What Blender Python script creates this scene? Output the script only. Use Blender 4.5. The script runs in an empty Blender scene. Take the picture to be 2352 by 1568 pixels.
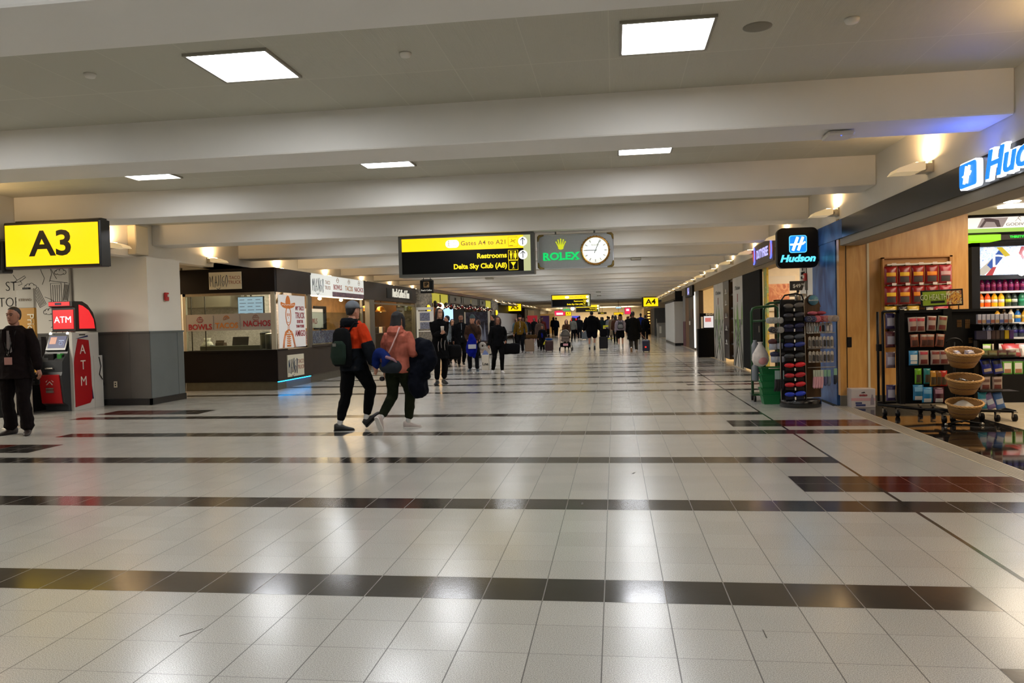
import bpy, bmesh, math, random
from mathutils import Vector, Matrix, Quaternion
random.seed(7)
SC = bpy.context.scene
COL = SC.collection
PI = math.pi
# ------------------------------------------------------------------ camera
CAM_H = 1.385
YAW, PITCH, ROLL, FPX = -0.1324, -0.0254, -0.0242, 1777.65
def cam_axes():
    cy, sy = math.cos(YAW), math.sin(YAW)
    w = Vector((sy*math.cos(PITCH), cy*math.cos(PITCH), math.sin(PITCH)))
    r = Vector((cy, -sy, 0)); u = r.cross(w)
    return r*math.cos(ROLL)+u*math.sin(ROLL), -r*math.sin(ROLL)+u*math.cos(ROLL), w
_r, _u, _w = cam_axes()
cd = bpy.data.cameras.new('camera'); cam = bpy.data.objects.new('camera', cd); COL.objects.link(cam)
M = Matrix((( _r.x, _u.x, -_w.x, 0), (_r.y, _u.y, -_w.y, 0), (_r.z, _u.z, -_w.z, CAM_H), (0, 0, 0, 1)))
cam.matrix_world = M
cd.sensor_fit = 'HORIZONTAL'; cd.sensor_width = 36.0; cd.lens = 36.0*FPX/2352.0
cd.clip_start = .05; cd.clip_end = 400
SC.camera = cam
# ------------------------------------------------------------------ world, exposure
wd = bpy.data.worlds.new('world'); SC.world = wd; wd.use_nodes = True
bg = wd.node_tree.nodes['Background']; bg.inputs[0].default_value = (.9, .85, .75, 1); bg.inputs[1].default_value = .02
SC.view_settings.view_transform = 'Standard'; SC.view_settings.look = 'None'
SC.view_settings.exposure = -0.06; SC.view_settings.gamma = 1.0; SC.view_settings.use_curve_mapping = False
PANEL_STRENGTH = 27.0          # ceiling light panels
SCONCE_W = 17.0                # warm uplight in each wall sconce
SHOP_W = 1.0                   # scale of the added news shop fill lights
# ------------------------------------------------------------------ colour + materials
def lin(h):
    if isinstance(h, str):
        h = h.lstrip('#'); c = [int(h[i:i+2], 16)/255 for i in (0, 2, 4)]
    else: c = h
    return tuple((v/12.92 if v <= .04045 else ((v+.055)/1.055)**2.4) for v in c) + (1,)
MATS = {}
def mat(name, col='#808080', rough=.6, metal=0, spec=.5, emit=None, es=1.0, mottle=0.0, scale=8.0, bump=0.0, bscale=60.0, alpha=1.0, trans=0.0, coat=0.0, stretch=None):
    if name in MATS: return MATS[name]
    m = bpy.data.materials.new(name); m.use_nodes = True
    nt = m.node_tree; b = nt.nodes['Principled BSDF']
    c = lin(col)
    b.inputs['Base Color'].default_value = c
    b.inputs['Roughness'].default_value = rough; b.inputs['Metallic'].default_value = metal
    b.inputs['Specular IOR Level'].default_value = spec
    b.inputs['Coat Weight'].default_value = coat
    tc = nt.nodes.new('ShaderNodeTexCoord')
    vec = tc.outputs['Object']
    if stretch:
        mp = nt.nodes.new('ShaderNodeMapping'); mp.inputs['Scale'].default_value = stretch
        nt.links.new(vec, mp.inputs[0]); vec = mp.outputs[0]
    if mottle > 0:
        n = nt.nodes.new('ShaderNodeTexNoise'); n.inputs['Scale'].default_value = scale; n.inputs['Detail'].default_value = 3
        nt.links.new(vec, n.inputs['Vector'])
        r = nt.nodes.new('ShaderNodeValToRGB')
        r.color_ramp.elements[0].position = .3; r.color_ramp.elements[1].position = .7
        r.color_ramp.elements[0].color = tuple(v*(1-mottle) for v in c[:3])+(1,)
        r.color_ramp.elements[1].color = tuple(min(1, v*(1+mottle)) for v in c[:3])+(1,)
        nt.links.new(n.outputs['Fac'], r.inputs[0]); nt.links.new(r.outputs[0], b.inputs['Base Color'])
    if bump > 0:
        n = nt.nodes.new('ShaderNodeTexNoise'); n.inputs['Scale'].default_value = bscale
        nt.links.new(vec, n.inputs['Vector'])
        bp = nt.nodes.new('ShaderNodeBump'); bp.inputs['Strength'].default_value = bump; bp.inputs['Distance'].default_value = .01
        nt.links.new(n.outputs['Fac'], bp.inputs['Height']); nt.links.new(bp.outputs[0], b.inputs['Normal'])
    if emit:
        b.inputs['Emission Color'].default_value = lin(emit); b.inputs['Emission Strength'].default_value = es
    if alpha < 1: b.inputs['Alpha'].default_value = alpha
    if trans > 0: b.inputs['Transmission Weight'].default_value = trans
    MATS[name] = m; return m
def emat(name, col, es=1.0, base='#202020'):
    return mat(name, base, .4, emit=col, es=es)
def blank_mat(name):
    m = bpy.data.materials.new(name); m.use_nodes = True; MATS[name] = m
    return m, m.node_tree, m.node_tree.nodes['Principled BSDF']
def print_mat(name, cols, scale=6.0, es=0.0, rough=.4, stretch=(1, 1, 1)):
    """printed picture of irregular colour patches"""
    if name in MATS: return MATS[name]
    m = bpy.data.materials.new(name); m.use_nodes = True; MATS[name] = m
    nt = m.node_tree; b = nt.nodes['Principled BSDF']; L = nt.links.new
    tc = nt.nodes.new('ShaderNodeTexCoord'); mp = nt.nodes.new('ShaderNodeMapping'); mp.inputs['Scale'].default_value = stretch; L(tc.outputs['Object'], mp.inputs[0])
    n = nt.nodes.new('ShaderNodeTexNoise'); n.inputs['Scale'].default_value = scale; n.inputs['Detail'].default_value = 3; n.inputs['Distortion'].default_value = 1.5; L(mp.outputs[0], n.inputs['Vector'])
    r = nt.nodes.new('ShaderNodeValToRGB'); r.color_ramp.interpolation = 'EASE'
    k = len(cols)
    while len(r.color_ramp.elements) < k: r.color_ramp.elements.new(.5)
    for i, c in enumerate(cols): e = r.color_ramp.elements[i]; e.position = .28+.44*i/(k-1); e.color = lin(c)
    L(n.outputs['Fac'], r.inputs[0]); L(r.outputs[0], b.inputs['Base Color']); b.inputs['Roughness'].default_value = rough
    if es: L(r.outputs[0], b.inputs['Emission Color']); b.inputs['Emission Strength'].default_value = es
    return m
# ------------------------------------------------------------------ objects
def tag(o, label=None, cat=None, group=None, kind=None):
    if label: o['label'] = label
    if cat: o['category'] = cat
    if group: o['group'] = group
    if kind: o['kind'] = kind
    return o
WM = {}
def base_matrix(loc, rz): return Matrix.Translation(Vector(loc)) @ Matrix.Rotation(rz, 4, 'Z')
def thing(name, label, cat, loc=(0, 0, 0), rz=0, group=None, kind=None):
    o = bpy.data.objects.new(name, None); COL.objects.link(o)
    o.empty_display_size = .1
    o.location = loc; o.rotation_euler = (0, 0, rz)
    WM[o] = base_matrix(loc, rz)
    return tag(o, label, cat, group, kind)
class MB:
    """collects shapes into one mesh"""
    def __init__(s): s.v = []; s.f = []; s.mi = []; s.sm = []; s.uv = None
    def add(s, vs, fs, mi=0, smooth=False):
        b = len(s.v); s.v.extend([tuple(v) for v in vs])
        for f in fs: s.f.append(tuple(b+i for i in f)); s.mi.append(mi); s.sm.append(smooth)
        return s
    def box(s, x0, x1, y0, y1, z0, z1, mi=0, M=None):
        vs = [Vector((x, y, z)) for z in (z0, z1) for y in (y0, y1) for x in (x0, x1)]
        if M: vs = [M @ v for v in vs]
        return s.add(vs, [(0, 2, 3, 1), (4, 5, 7, 6), (0, 1, 5, 4), (2, 6, 7, 3), (0, 4, 6, 2), (1, 3, 7, 5)], mi)
    def bbox(s, x0, x1, y0, y1, z0, z1, r=.01, mi=0, M=None):
        """box with chamfered vertical+horizontal edges"""
        r = min(r, abs(x1-x0)*.45, abs(y1-y0)*.45, abs(z1-z0)*.45)
        def ring(i, z): 
            a0, a1, b0, b1 = x0+i, x1-i, y0+i, y1-i
            q = r
            return [(a0+q, b0, z), (a1-q, b0, z), (a1, b0+q, z), (a1, b1-q, z), (a1-q, b1, z), (a0+q, b1, z), (a0, b1-q, z), (a0, b0+q, z)]
        rg = [ring(r*.99*.5, z0), ring(0, z0+r), ring(0, z1-r), ring(r*.99*.5, z1)]
        vs = [Vector(p) for q in rg for p in q]
        if M: vs = [M @ v for v in vs]
        fs = [tuple(range(7, -1, -1)), tuple(24+i for i in range(8))]
        for k in range(3):
            for i in range(8): fs.append((k*8+i, k*8+(i+1) % 8, (k+1)*8+(i+1) % 8, (k+1)*8+i))
        return s.add(vs, fs, mi)
    def loft(s, rings, mi=0, smooth=True, cap=True, closed=False):
        n = len(rings[0]); vs = [v for r in rings for v in r]; fs = []
        m = len(rings)
        for k in range(m-1 if not closed else m):
            a = k*n; b = ((k+1) % m)*n
            for i in range(n): fs.append((a+i, a+(i+1) % n, b+(i+1) % n, b+i))
        if cap and not closed:
            fs.append(tuple(range(n-1, -1, -1))); fs.append(tuple((m-1)*n+i for i in range(n)))
        return s.add(vs, fs, mi, smooth)
    def tube(s, pts, r, n=8, mi=0, caps=True, smooth=True):
        pts = [Vector(p) for p in pts]; rs = r if isinstance(r, (list, tuple)) else [r]*len(pts)
        rings = []; up = None
        for i, p in enumerate(pts):
            t = (pts[min(i+1, len(pts)-1)]-pts[max(i-1, 0)]).normalized()
            if up is None:
                up = Vector((0, 0, 1)) if abs(t.z) < .9 else Vector((0, 1, 0))
            a = (up - t*up.dot(t)).normalized(); up = a; b = t.cross(a)
            rings.append([p+(a*math.cos(q)+b*math.sin(q))*rs[i] for q in [2*PI*j/n for j in range(n)]])
        return s.loft(rings, mi, smooth, caps)
    def cyl(s, p0, p1, r, n=16, mi=0, r1=None, smooth=True): return s.tube([p0, p1], [r, r if r1 is None else r1], n, mi, True, smooth)
    def lathe(s, prof, c=(0, 0, 0), n=24, mi=0, sx=1, sy=1, smooth=True):
        rings = [[(c[0]+r*sx*math.cos(2*PI*j/n), c[1]+r*sy*math.sin(2*PI*j/n), c[2]+z) for j in range(n)] for r, z in prof]
        return s.loft(rings, mi, smooth, True)
    def ball(s, c, rx, ry=None, rz=None, n=12, m=8, mi=0, M=None):
        ry = rx if ry is None else ry; rz = rx if rz is None else rz
        rings = []
        for k in range(m+1):
            a = -PI/2+PI*(k+.02 if k == 0 else (k-.02 if k == m else k))/m
            ring = [Vector((rx*math.cos(a)*math.cos(2*PI*j/n), ry*math.cos(a)*math.sin(2*PI*j/n), rz*math.sin(a))) for j in range(n)]
            if M: ring = [M @ q for q in ring]
            rings.append([Vector(c)+q for q in ring])
        return s.loft(rings, mi, True, True)
    def prism(s, poly, z0, z1, mi=0, M=None, smooth=False):
        """poly in xy extruded z0..z1, mapped by M"""
        r0 = [Vector((x, y, z0)) for x, y in poly]; r1 = [Vector((x, y, z1)) for x, y in poly]
        if M: r0 = [M @ v for v in r0]; r1 = [M @ v for v in r1]
        return s.loft([r0, r1], mi, smooth, True)
    def quad(s, a, b, c, d, mi=0): return s.add([a, b, c, d], [(0, 1, 2, 3)], mi)
    def build(s, name, m, parent=None, local=True, label=None):
        me = bpy.data.meshes.new(name)
        vs = s.v
        if parent is not None and not local:
            inv = WM[parent].inverted(); vs = [tuple(inv @ Vector(v)) for v in vs]
        me.from_pydata(vs, [], s.f)
        ms = m if isinstance(m, (list, tuple)) else [m]
        for q in ms: me.materials.append(q)
        me.polygons.foreach_set('material_index', s.mi); me.polygons.foreach_set('use_smooth', s.sm)
        me.update()
        o = bpy.data.objects.new(name, me); COL.objects.link(o)
        if parent is not None:
            o.parent = parent
            WM[o] = WM[parent]
        else: WM[o] = Matrix.Identity(4)
        if label: o['label'] = label
        return o
def struct(name, mb, m):
    o = mb.build(name, m); o['kind'] = 'structure'; return o
def copy_tree(root, loc, rz=None, label=None):
    r = root.copy(); COL.objects.link(r); r.location = loc
    if rz is not None: r.rotation_euler = (0, 0, rz)
    if label: r['label'] = label
    for ch in [c for c in ALLCH.get(root, [])]:
        c = ch.copy(); COL.objects.link(c); c.parent = r
    return r
ALLCH = {}
def kids(root): ALLCH[root] = [o for o in bpy.data.objects if o.parent == root]; return ALLCH[root]
# frames for signs: x to the viewer's right, y up, z towards the viewer
def FY(x, y, z, rz=0): return Matrix.Translation((x, y, z)) @ Matrix.Rotation(rz, 4, 'Z') @ Matrix(((1, 0, 0, 0), (0, 0, -1, 0), (0, 1, 0, 0), (0, 0, 0, 1)))     # faces -Y
def FXp(x, y, z): return FY(x, y, z, PI/2)     # faces +X
def FXn(x, y, z): return FY(x, y, z, -PI/2)    # faces -X
def text(s, size, M, m, parent, name='lettering', ext=.002, off=0.0, sx=1.0, shear=0.0, align='CENTER', track=1.0):
    cu = bpy.data.curves.new('t', 'FONT'); cu.body = s; cu.size = size; cu.extrude = ext; cu.offset = off
    cu.align_x = align; cu.align_y = 'CENTER'; cu.shear = shear; cu.space_character = track; cu.resolution_u = 3
    t = bpy.data.objects.new('t', cu); COL.objects.link(t)
    me = bpy.data.meshes.new_from_object(t)
    bpy.data.objects.remove(t); bpy.data.curves.remove(cu)
    me.transform(Matrix.Diagonal((sx, 1, 1, 1))); 
    W = WM[parent].inverted() @ M
    me.transform(W)
    me.materials.clear(); me.materials.append(m)
    o = bpy.data.objects.new(name, me); COL.objects.link(o); o.parent = parent; WM[o] = WM[parent]
    return o
def strokes(mb, lines, r, M, n=4, mi=0):
    for l in lines: mb.tube([M @ Vector((p[0], p[1], 0)) for p in l], r, n, mi)
    return mb
def arc(cx, cy, rx, ry, a0, a1, n=12): return [(cx+rx*math.cos(math.radians(a0+(a1-a0)*i/n)), cy+ry*math.sin(math.radians(a0+(a1-a0)*i/n))) for i in range(n+1)]
def rrect(x0, x1, y0, y1, r, n=5):
    out = []
    for cx, cy, a in ((x1-r, y1-r, 0), (x0+r, y1-r, 90), (x0+r, y0+r, 180), (x1-r, y0+r, 270)):
        out += arc(cx, cy, r, r, a, a+90, n)
    return out
def area(name, loc, size, power, col, rot=(0, 0, 0), parent=None, size_y=None):
    l = bpy.data.lights.new(name, 'AREA'); l.energy = power; l.color = col[:3]; l.size = size
    if size_y: l.shape = 'RECTANGLE'; l.size_y = size_y
    o = bpy.data.objects.new(name, l); COL.objects.link(o); o.location = loc; o.rotation_euler = rot
    if parent is not None:
        o.parent = parent; o.location = WM[parent].inverted() @ Vector(loc)
    return o
WARM = lin('#ffd29a'); NEUT = lin('#fff6e6')
# ================================================================== THE BUILDING
XR, XL, ZC, ZB = 3.35, -8.80, 3.40, 3.02
T = .305
BEAMS = [7.006 + 3.452*k for k in range(-5, 32)]
YEND = 112.0; YBACK = -11.0
# ---- floor: one mesh of individual tiles with per-tile variation
def floor_material(name, c1, c2, grout, rough, gw=.018, sc=260, bump=.10, spec=.5, tilt=.006, coat=0):
    m, nt, b = blank_mat(name)
    L = nt.links.new; N = nt.nodes.new
    uv = N('ShaderNodeUVMap'); uv.uv_map = 'tile'
    sep = N('ShaderNodeSeparateXYZ'); L(uv.outputs[0], sep.inputs[0])
    def edge(out, w):
        a = N('ShaderNodeMath'); a.operation = 'SUBTRACT'; L(out, a.inputs[0]); a.inputs[1].default_value = .5
        c = N('ShaderNodeMath'); c.operation = 'ABSOLUTE'; L(a.outputs[0], c.inputs[0])
        d = N('ShaderNodeMath'); d.operation = 'GREATER_THAN'; L(c.outputs[0], d.inputs[0]); d.inputs[1].default_value = .5-w
        return d.outputs[0]
    ex = edge(sep.outputs[0], gw); ey = edge(sep.outputs[1], gw*.9)
    ey2 = N('ShaderNodeMath'); ey2.operation = 'MULTIPLY'; L(ey, ey2.inputs[0]); ey2.inputs[1].default_value = .75
    mx = N('ShaderNodeMath'); mx.operation = 'MAXIMUM'; L(ex, mx.inputs[0]); L(ey2.outputs[0], mx.inputs[1])
    tc = N('ShaderNodeTexCoord')
    n1 = N('ShaderNodeTexNoise'); n1.inputs['Scale'].default_value = sc; n1.inputs['Detail'].default_value = 2; L(tc.outputs['Object'], n1.inputs['Vector'])
    n2 = N('ShaderNodeTexNoise'); n2.inputs['Scale'].default_value = 1.3; n2.inputs['Detail'].default_value = 4; L(tc.outputs['Object'], n2.inputs['Vector'])
    at = N('ShaderNodeAttribute'); at.attribute_name = 'rnd'
    r1 = N('ShaderNodeValToRGB'); r1.color_ramp.elements[0].position = .36; r1.color_ramp.elements[1].position = .62
    r1.color_ramp.elements[0].color = lin(c1); r1.color_ramp.elements[1].color = lin(c2); L(n1.outputs['Fac'], r1.inputs[0])
    hs = N('ShaderNodeHueSaturation')
    va = N('ShaderNodeMath'); va.operation = 'MULTIPLY_ADD'; L(at.outputs['Fac'], va.inputs[0]); va.inputs[1].default_value = .10; va.inputs[2].default_value = .90
    vb = N('ShaderNodeMath'); vb.operation = 'MULTIPLY_ADD'; L(n2.outputs['Fac'], vb.inputs[0]); vb.inputs[1].default_value = .16; L(va.outputs[0], vb.inputs[2])
    L(vb.outputs[0], hs.inputs['Value']); L(r1.outputs[0], hs.inputs['Color'])
    mixc = N('ShaderNodeMix'); mixc.data_type = 'RGBA'; L(mx.outputs[0], mixc.inputs[0]); L(hs.outputs[0], mixc.inputs[6]); mixc.inputs[7].default_value = lin(grout)
    L(mixc.outputs[2], b.inputs['Base Color'])
    # slightly uneven polish
    n3 = N('ShaderNodeTexNoise'); n3.inputs['Scale'].default_value = 3.0; n3.inputs['Detail'].default_value = 3; L(tc.outputs['Object'], n3.inputs['Vector'])
    rr = N('ShaderNodeMath'); rr.operation = 'MULTIPLY_ADD'; L(n3.outputs['Fac'], rr.inputs[0]); rr.inputs[1].default_value = .10; rr.inputs[2].default_value = rough-.05
    rg = N('ShaderNodeMath'); rg.operation = 'MULTIPLY_ADD'; L(mx.outputs[0], rg.inputs[0]); rg.inputs[1].default_value = .3; L(rr.outputs[0], rg.inputs[2])
    L(rg.outputs[0], b.inputs['Roughness'])
    b.inputs['Specular IOR Level'].default_value = spec; b.inputs['Coat Weight'].default_value = coat; b.inputs['Coat Roughness'].default_value = .19; b.inputs['Coat IOR'].default_value = 1.6
    # per-tile tilt
    s1 = N('ShaderNodeMath'); s1.operation = 'SUBTRACT'; L(at.outputs['Fac'], s1.inputs[0]); s1.inputs[1].default_value = .5
    s2 = N('ShaderNodeMath'); s2.operation = 'MULTIPLY'; L(s1.outputs[0], s2.inputs[0]); s2.inputs[1].default_value = tilt*2
    cb = N('ShaderNodeCombineXYZ'); L(s2.outputs[0], cb.inputs[1]); cb.inputs[2].default_value = 1
    nv = N('ShaderNodeVectorMath'); nv.operation = 'NORMALIZE'; L(cb.outputs[0], nv.inputs[0])
    bp = N('ShaderNodeBump'); bp.inputs['Strength'].default_value = bump; bp.inputs['Distance'].default_value = .0015
    n4 = N('ShaderNodeTexNoise'); n4.inputs['Scale'].default_value = 22; n4.inputs['Detail'].default_value = 2; L(tc.outputs['Object'], n4.inputs['Vector'])
    L(n4.outputs['Fac'], bp.inputs['Height']); L(nv.outputs[0], bp.inputs['Normal']); L(bp.outputs[0], b.inputs['Normal']); L(bp.outputs[0], b.inputs['Coat Normal'])
    return m
F_LIGHT = floor_material('pale_speckled_tile', '#93918a', '#bfbcb4', '#4c4842', .24, gw=.009, sc=230, spec=.6, bump=.07, coat=.45)
F_DARK = floor_material('charcoal_tile', '#201e1c', '#363330', '#6f6a62', .15, spec=.75, gw=.009)
F_RED = floor_material('oxblood_tile', '#3c120c', '#5a1e14', '#6b5048', .14, gw=.009, spec=.7)
F_GRAN = floor_material('black_granite', '#0b0a0a', '#1c1a19', '#3a3733', .05, sc=500, bump=.02, spec=.6, tilt=.002, gw=.006)
F_SHOP = floor_material('cream_shop_tile', '#b5a68a', '#cdbfa3', '#8a7c66', .22)
P = 5*T + .3294
def strip_rows(y0, y1):
    """rows of tiles: list of (y0,y1,is_strip)"""
    rows = []; k = -9
    y = 3.786 + (k-1)*P
    groups_missing = {5, 12, 13, 20, 27, 28, 35, 42, 43, 50}
    while y < y1:
        rows.append((y, y+.3294, k-1 not in groups_missing)); yy = y+.3294
        for i in range(5): rows.append((yy+i*T, yy+(i+1)*T, False))
        y += P; k += 1
    return [r for r in rows if r[1] > y0]
fm_v, fm_f, fm_mi, fm_uv, fm_r = [], [], [], [], []
def cell(x0, x1, y0, y1, mi, z=0, u0=0, u1=1):
    b = len(fm_v); fm_v.extend([(x0, y0, z), (x1, y0, z), (x1, y1, z), (x0, y1, z)]); fm_f.append((b, b+1, b+2, b+3)); fm_mi.append(mi)
    fm_uv.extend([(u0, 0), (u1, 0), (u1, 1), (u0, 1)]); fm_r.append(random.random())
XA, XB = -20.0, 3.24
SEG = [(2.54, 3.18), (6.26, 6.86), (9.95, 10.54), (16.14, 16.56), (19.78, 20.1), (23.4, 23.7)]
LSEG = [(8.0, 8.6), (11.77, 12.33)]
for (ya, yb, st) in strip_rows(YBACK, YEND):
    ym = (ya+yb)/2
    i0 = int((XA+.0795)/T)-1; x = i0*T-.0795
    sr = any(a-.02 < ym < b+.02 for a, b in SEG); sl = any(a-.02 < ym < b+.02 for a, b in LSEG)
    while x < XB-1e-4:
        x1 = min(x+T, XB); xm = (x+x1)/2; mi = 0
        if st:
            mi = 1
            if xm > 2.05 and not (5.5 < ym < 6.0 or 9.2 < ym < 9.7 or ym < 2.5 or 13 < ym): mi = 0
            if ym < 5 and xm > 1.75: mi = 0
            if ym < 2.5 and xm < 2.3: mi = 0
            if 11 < ym < 12 and xm < -7.95: mi = 2 if xm > -8.6 else 0
            if 9 < ym < 10 and xm < -6.85: mi = 2 if xm > -7.33 else 0
            if xm < -9.6: mi = 0
        if sr and xm > 1.45: mi = 1 if xm < 2.05 else 2
        if sl and -8.55 < xm < -6.75: mi = 2 if xm < -7.35 else 1
        cell(x, x1, ya, yb, mi)
        x = x1
# thick expansion joint
cell(2.035, 2.062, YBACK, 60, 1, .0008, .3, .7)
# shop: granite border then cream tile
y = 0
g = .61
yy = YBACK
while yy < 13.2:
    for xx in (3.44, 4.04): cell(xx, xx+.61 if xx > 4 else 4.04, yy, yy+g, 3)
    for xx in [4.65+.46*i for i in range(10)]: cell(xx, xx+.46, yy, yy+g, 4)
    yy += g
yy = 13.2
while yy < 60:
    for xx in [3.24+.5*i for i in range(14)]: cell(xx, xx+.5, yy, yy+.5, 4)
    yy += .5
me = bpy.data.meshes.new('floor'); me.from_pydata(fm_v, [], fm_f)
for q in (F_LIGHT, F_DARK, F_RED, F_GRAN, F_SHOP): me.materials.append(q)
me.polygons.foreach_set('material_index', fm_mi)
uvl = me.uv_layers.new(name='tile'); uvl.data.foreach_set('uv', [c for p in fm_uv for c in p])
at = me.attributes.new('rnd', 'FLOAT', 'FACE'); at.data.foreach_set('value', fm_r)
fo = bpy.data.objects.new('floor', me); COL.objects.link(fo); fo['kind'] = 'structure'; WM[fo] = Matrix.Identity(4)
# threshold strip with grooves
M_STEEL = mat('brushed_steel', '#a7a196', .38, metal=.9, mottle=.08, scale=40, stretch=(1, 1, .1))
M_SAT = mat('satin_stone', '#b3a995', .35, mottle=.05)
b = MB(); b.box(3.24, 3.45, YBACK, 12.15, -.01, .004)
for i in range(6): b.box(3.262+i*.03, 3.274+i*.03, YBACK, 12.15, 0, .0065, 1)
struct('trim_1', b, [M_SAT, mat('groove_metal', '#8d867a', .4, metal=.5)])
# ---- ceiling with fine ribs and seams
def ceil_material():
    m, nt, b = blank_mat('ceiling_panel')
    L = nt.links.new; N = nt.nodes.new
    tc = N('ShaderNodeTexCoord')
    mp = N('ShaderNodeMapping'); mp.inputs['Scale'].default_value = (1/.61, 1/1.22, 1); L(tc.outputs['Object'], mp.inputs[0])
    br = N('ShaderNodeTexBrick'); br.offset = 0; br.inputs['Scale'].default_value = 1; br.inputs['Mortar Size'].default_value = .006
    br.inputs['Brick Width'].default_value = 1; br.inputs['Row Height'].default_value = 1
    br.inputs['Color1'].default_value = lin('#bcb9a8'); br.inputs['Color2'].default_value = lin('#b7b4a3'); br.inputs['Mortar'].default_value = lin('#c6c3b2')
    L(mp.outputs[0], br.inputs['Vector'])
    wv = N('ShaderNodeTexWave'); wv.inputs['Scale'].default_value = 26; wv.bands_direction = 'X'; L(tc.outputs['Object'], wv.inputs['Vector'])
    bp = N('ShaderNodeBump'); bp.inputs['Strength'].default_value = .25; bp.inputs['Distance'].default_value = .003
    L(wv.outputs['Fac'], bp.inputs['Height']); L(bp.outputs[0], b.inputs['Normal'])
    L(br.outputs['Color'], b.inputs['Base Color']); b.inputs['Roughness'].default_value = .55
    return m
M_CEIL = ceil_material()
M_BEAM = mat('beam_paint', '#e4e1d9', .5, mottle=.03, scale=1.2, spec=.4)
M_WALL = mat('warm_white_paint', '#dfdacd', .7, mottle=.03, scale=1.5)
b = MB(); b.box(-20, XR+.02, YBACK, YEND, ZC, ZC+.1); struct('ceiling', b, M_CEIL)
for i, y in enumerate(BEAMS):
    b = MB(); b.bbox(XL if y < 15 else XL-.0, XR, y, y+.63, ZB-.05*(abs(y-7) < 1)*0, ZC+.02, .012)
    struct('trim_%d' % (10+i), b, M_BEAM)
# ---- walls
M_GREY = mat('grey_wainscot', '#4d4a46', .6, mottle=.05, scale=3)
M_GREYL = mat('blue_grey_wainscot', '#5f6563', .6, mottle=.05, scale=3)
M_BASE = mat('black_rubber_base', '#121211', .4)
M_BLK = mat('black_laminate', '#080606', .5, spec=.25)
b = MB()
b.box(XL-.25, XL, YBACK, YEND, 2.76, ZC)          # bulkhead on the left
struct('wall_left', b, M_WALL)
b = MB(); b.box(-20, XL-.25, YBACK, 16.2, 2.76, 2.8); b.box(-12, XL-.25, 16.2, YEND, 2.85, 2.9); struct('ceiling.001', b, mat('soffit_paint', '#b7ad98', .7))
# recess wall behind the cash machine, and the projecting column
b = MB(); b.box(-20, -8.6, 13.4, 13.55, 0, 2.76); struct('wall_recess', b, M_WALL)
b = MB(); b.box(-8.72, -8.6, 13.55, 14.38, 0, 2.76); b.box(-12, -8.6, 14.38, 14.5, 0, 2.76); struct('wall_column', b, M_WALL)
b = MB()
b.box(-20, -8.585, 13.375, 13.4, .12, 1.36); b.box(-9.0, -8.985, 13.37, 13.376, .12, 1.36, 0)
b.box(-20, -8.57, 13.36, 13.39, 1.345, 1.375, 0)
struct('trim_2', b, M_GREY)
b = MB(); b.box(-8.605, -8.58, 13.4, 14.52, .12, 1.36); b.box(-8.6, -8.565, 13.38, 14.53, 1.345, 1.375); b.box(-8.58, -8.573, 14.3, 14.31, .12, 1.34); struct('trim_3', b, M_GREYL)
b = MB(); b.box(-20, -8.565, 13.35, 13.4, 0, .12); b.box(-8.6, -8.565, 13.35, 14.54, 0, .12); struct('baseboard_left', b, M_BASE)
# wall behind the kiosk
b = MB(); b.box(-12.2, -12.1, 13.5, 48, 0, 2.85); b.box(-9.62, -9.56, 16.5, 16.56, 0, .9); b.box(-12.2, -9.66, 16.32, 16.4, 0, 2.85); struct('wall_back', b, mat('cream_tile_wall', '#cfc4ae', .5, mottle=.05))
b = MB(); b.box(-20, -19.9, YBACK, 13.4, 0, 2.76); b.box(-20, 7.8, YBACK-.1, YBACK, 0, ZC); struct('wall_rear', b, M_WALL)
area('corridor_fill', (-10.4, 15.4, 2.7), .6, 22, WARM)  # added fill light, no fitting; lifts the gap between column and kiosk
area('gate_area_fill', (-11.5, 9.5, 2.7), 1.2, 260, NEUT, (0, 0, 0), None, 3)  # fill added over the left recess, not a modelled fitting
# right: fascia above the shops
M_FWOOD = mat('taupe_fascia', '#8a7a60', .6, spec=.2, mottle=.12, scale=6, stretch=(1, 1, 8))
b = MB(); b.box(XR, XR+.25, YBACK, 60, 2.775, ZC); struct('wall_right', b, M_WALL)
b = MB(); b.box(XR-.015, XR+.25, 16.6, 56, 2.46, 2.8); struct('trim_4', b, M_FWOOD)
M_BAND = mat('black_fascia_band', '#0c0d10', .22)
b = MB(); b.box(XR-.03, XR+.24, YBACK, 13.4, 2.50, 2.775); struct('trim_5', b, M_BAND)
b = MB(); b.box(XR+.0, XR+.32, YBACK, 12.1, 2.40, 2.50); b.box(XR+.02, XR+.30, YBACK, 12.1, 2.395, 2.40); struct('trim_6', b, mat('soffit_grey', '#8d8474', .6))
# far end
b = MB(); b.box(-20, 12, YEND, YEND+.2, 0, ZC); struct('wall_far', b, mat('far_cream_wall', '#e9dcc2', .6, mottle=.04))
# upper left area above kiosks
b = MB(); b.box(-9.2, XL, 16.2, 60, 2.76, 2.86); struct('trim_7', b, M_WALL)
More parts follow.
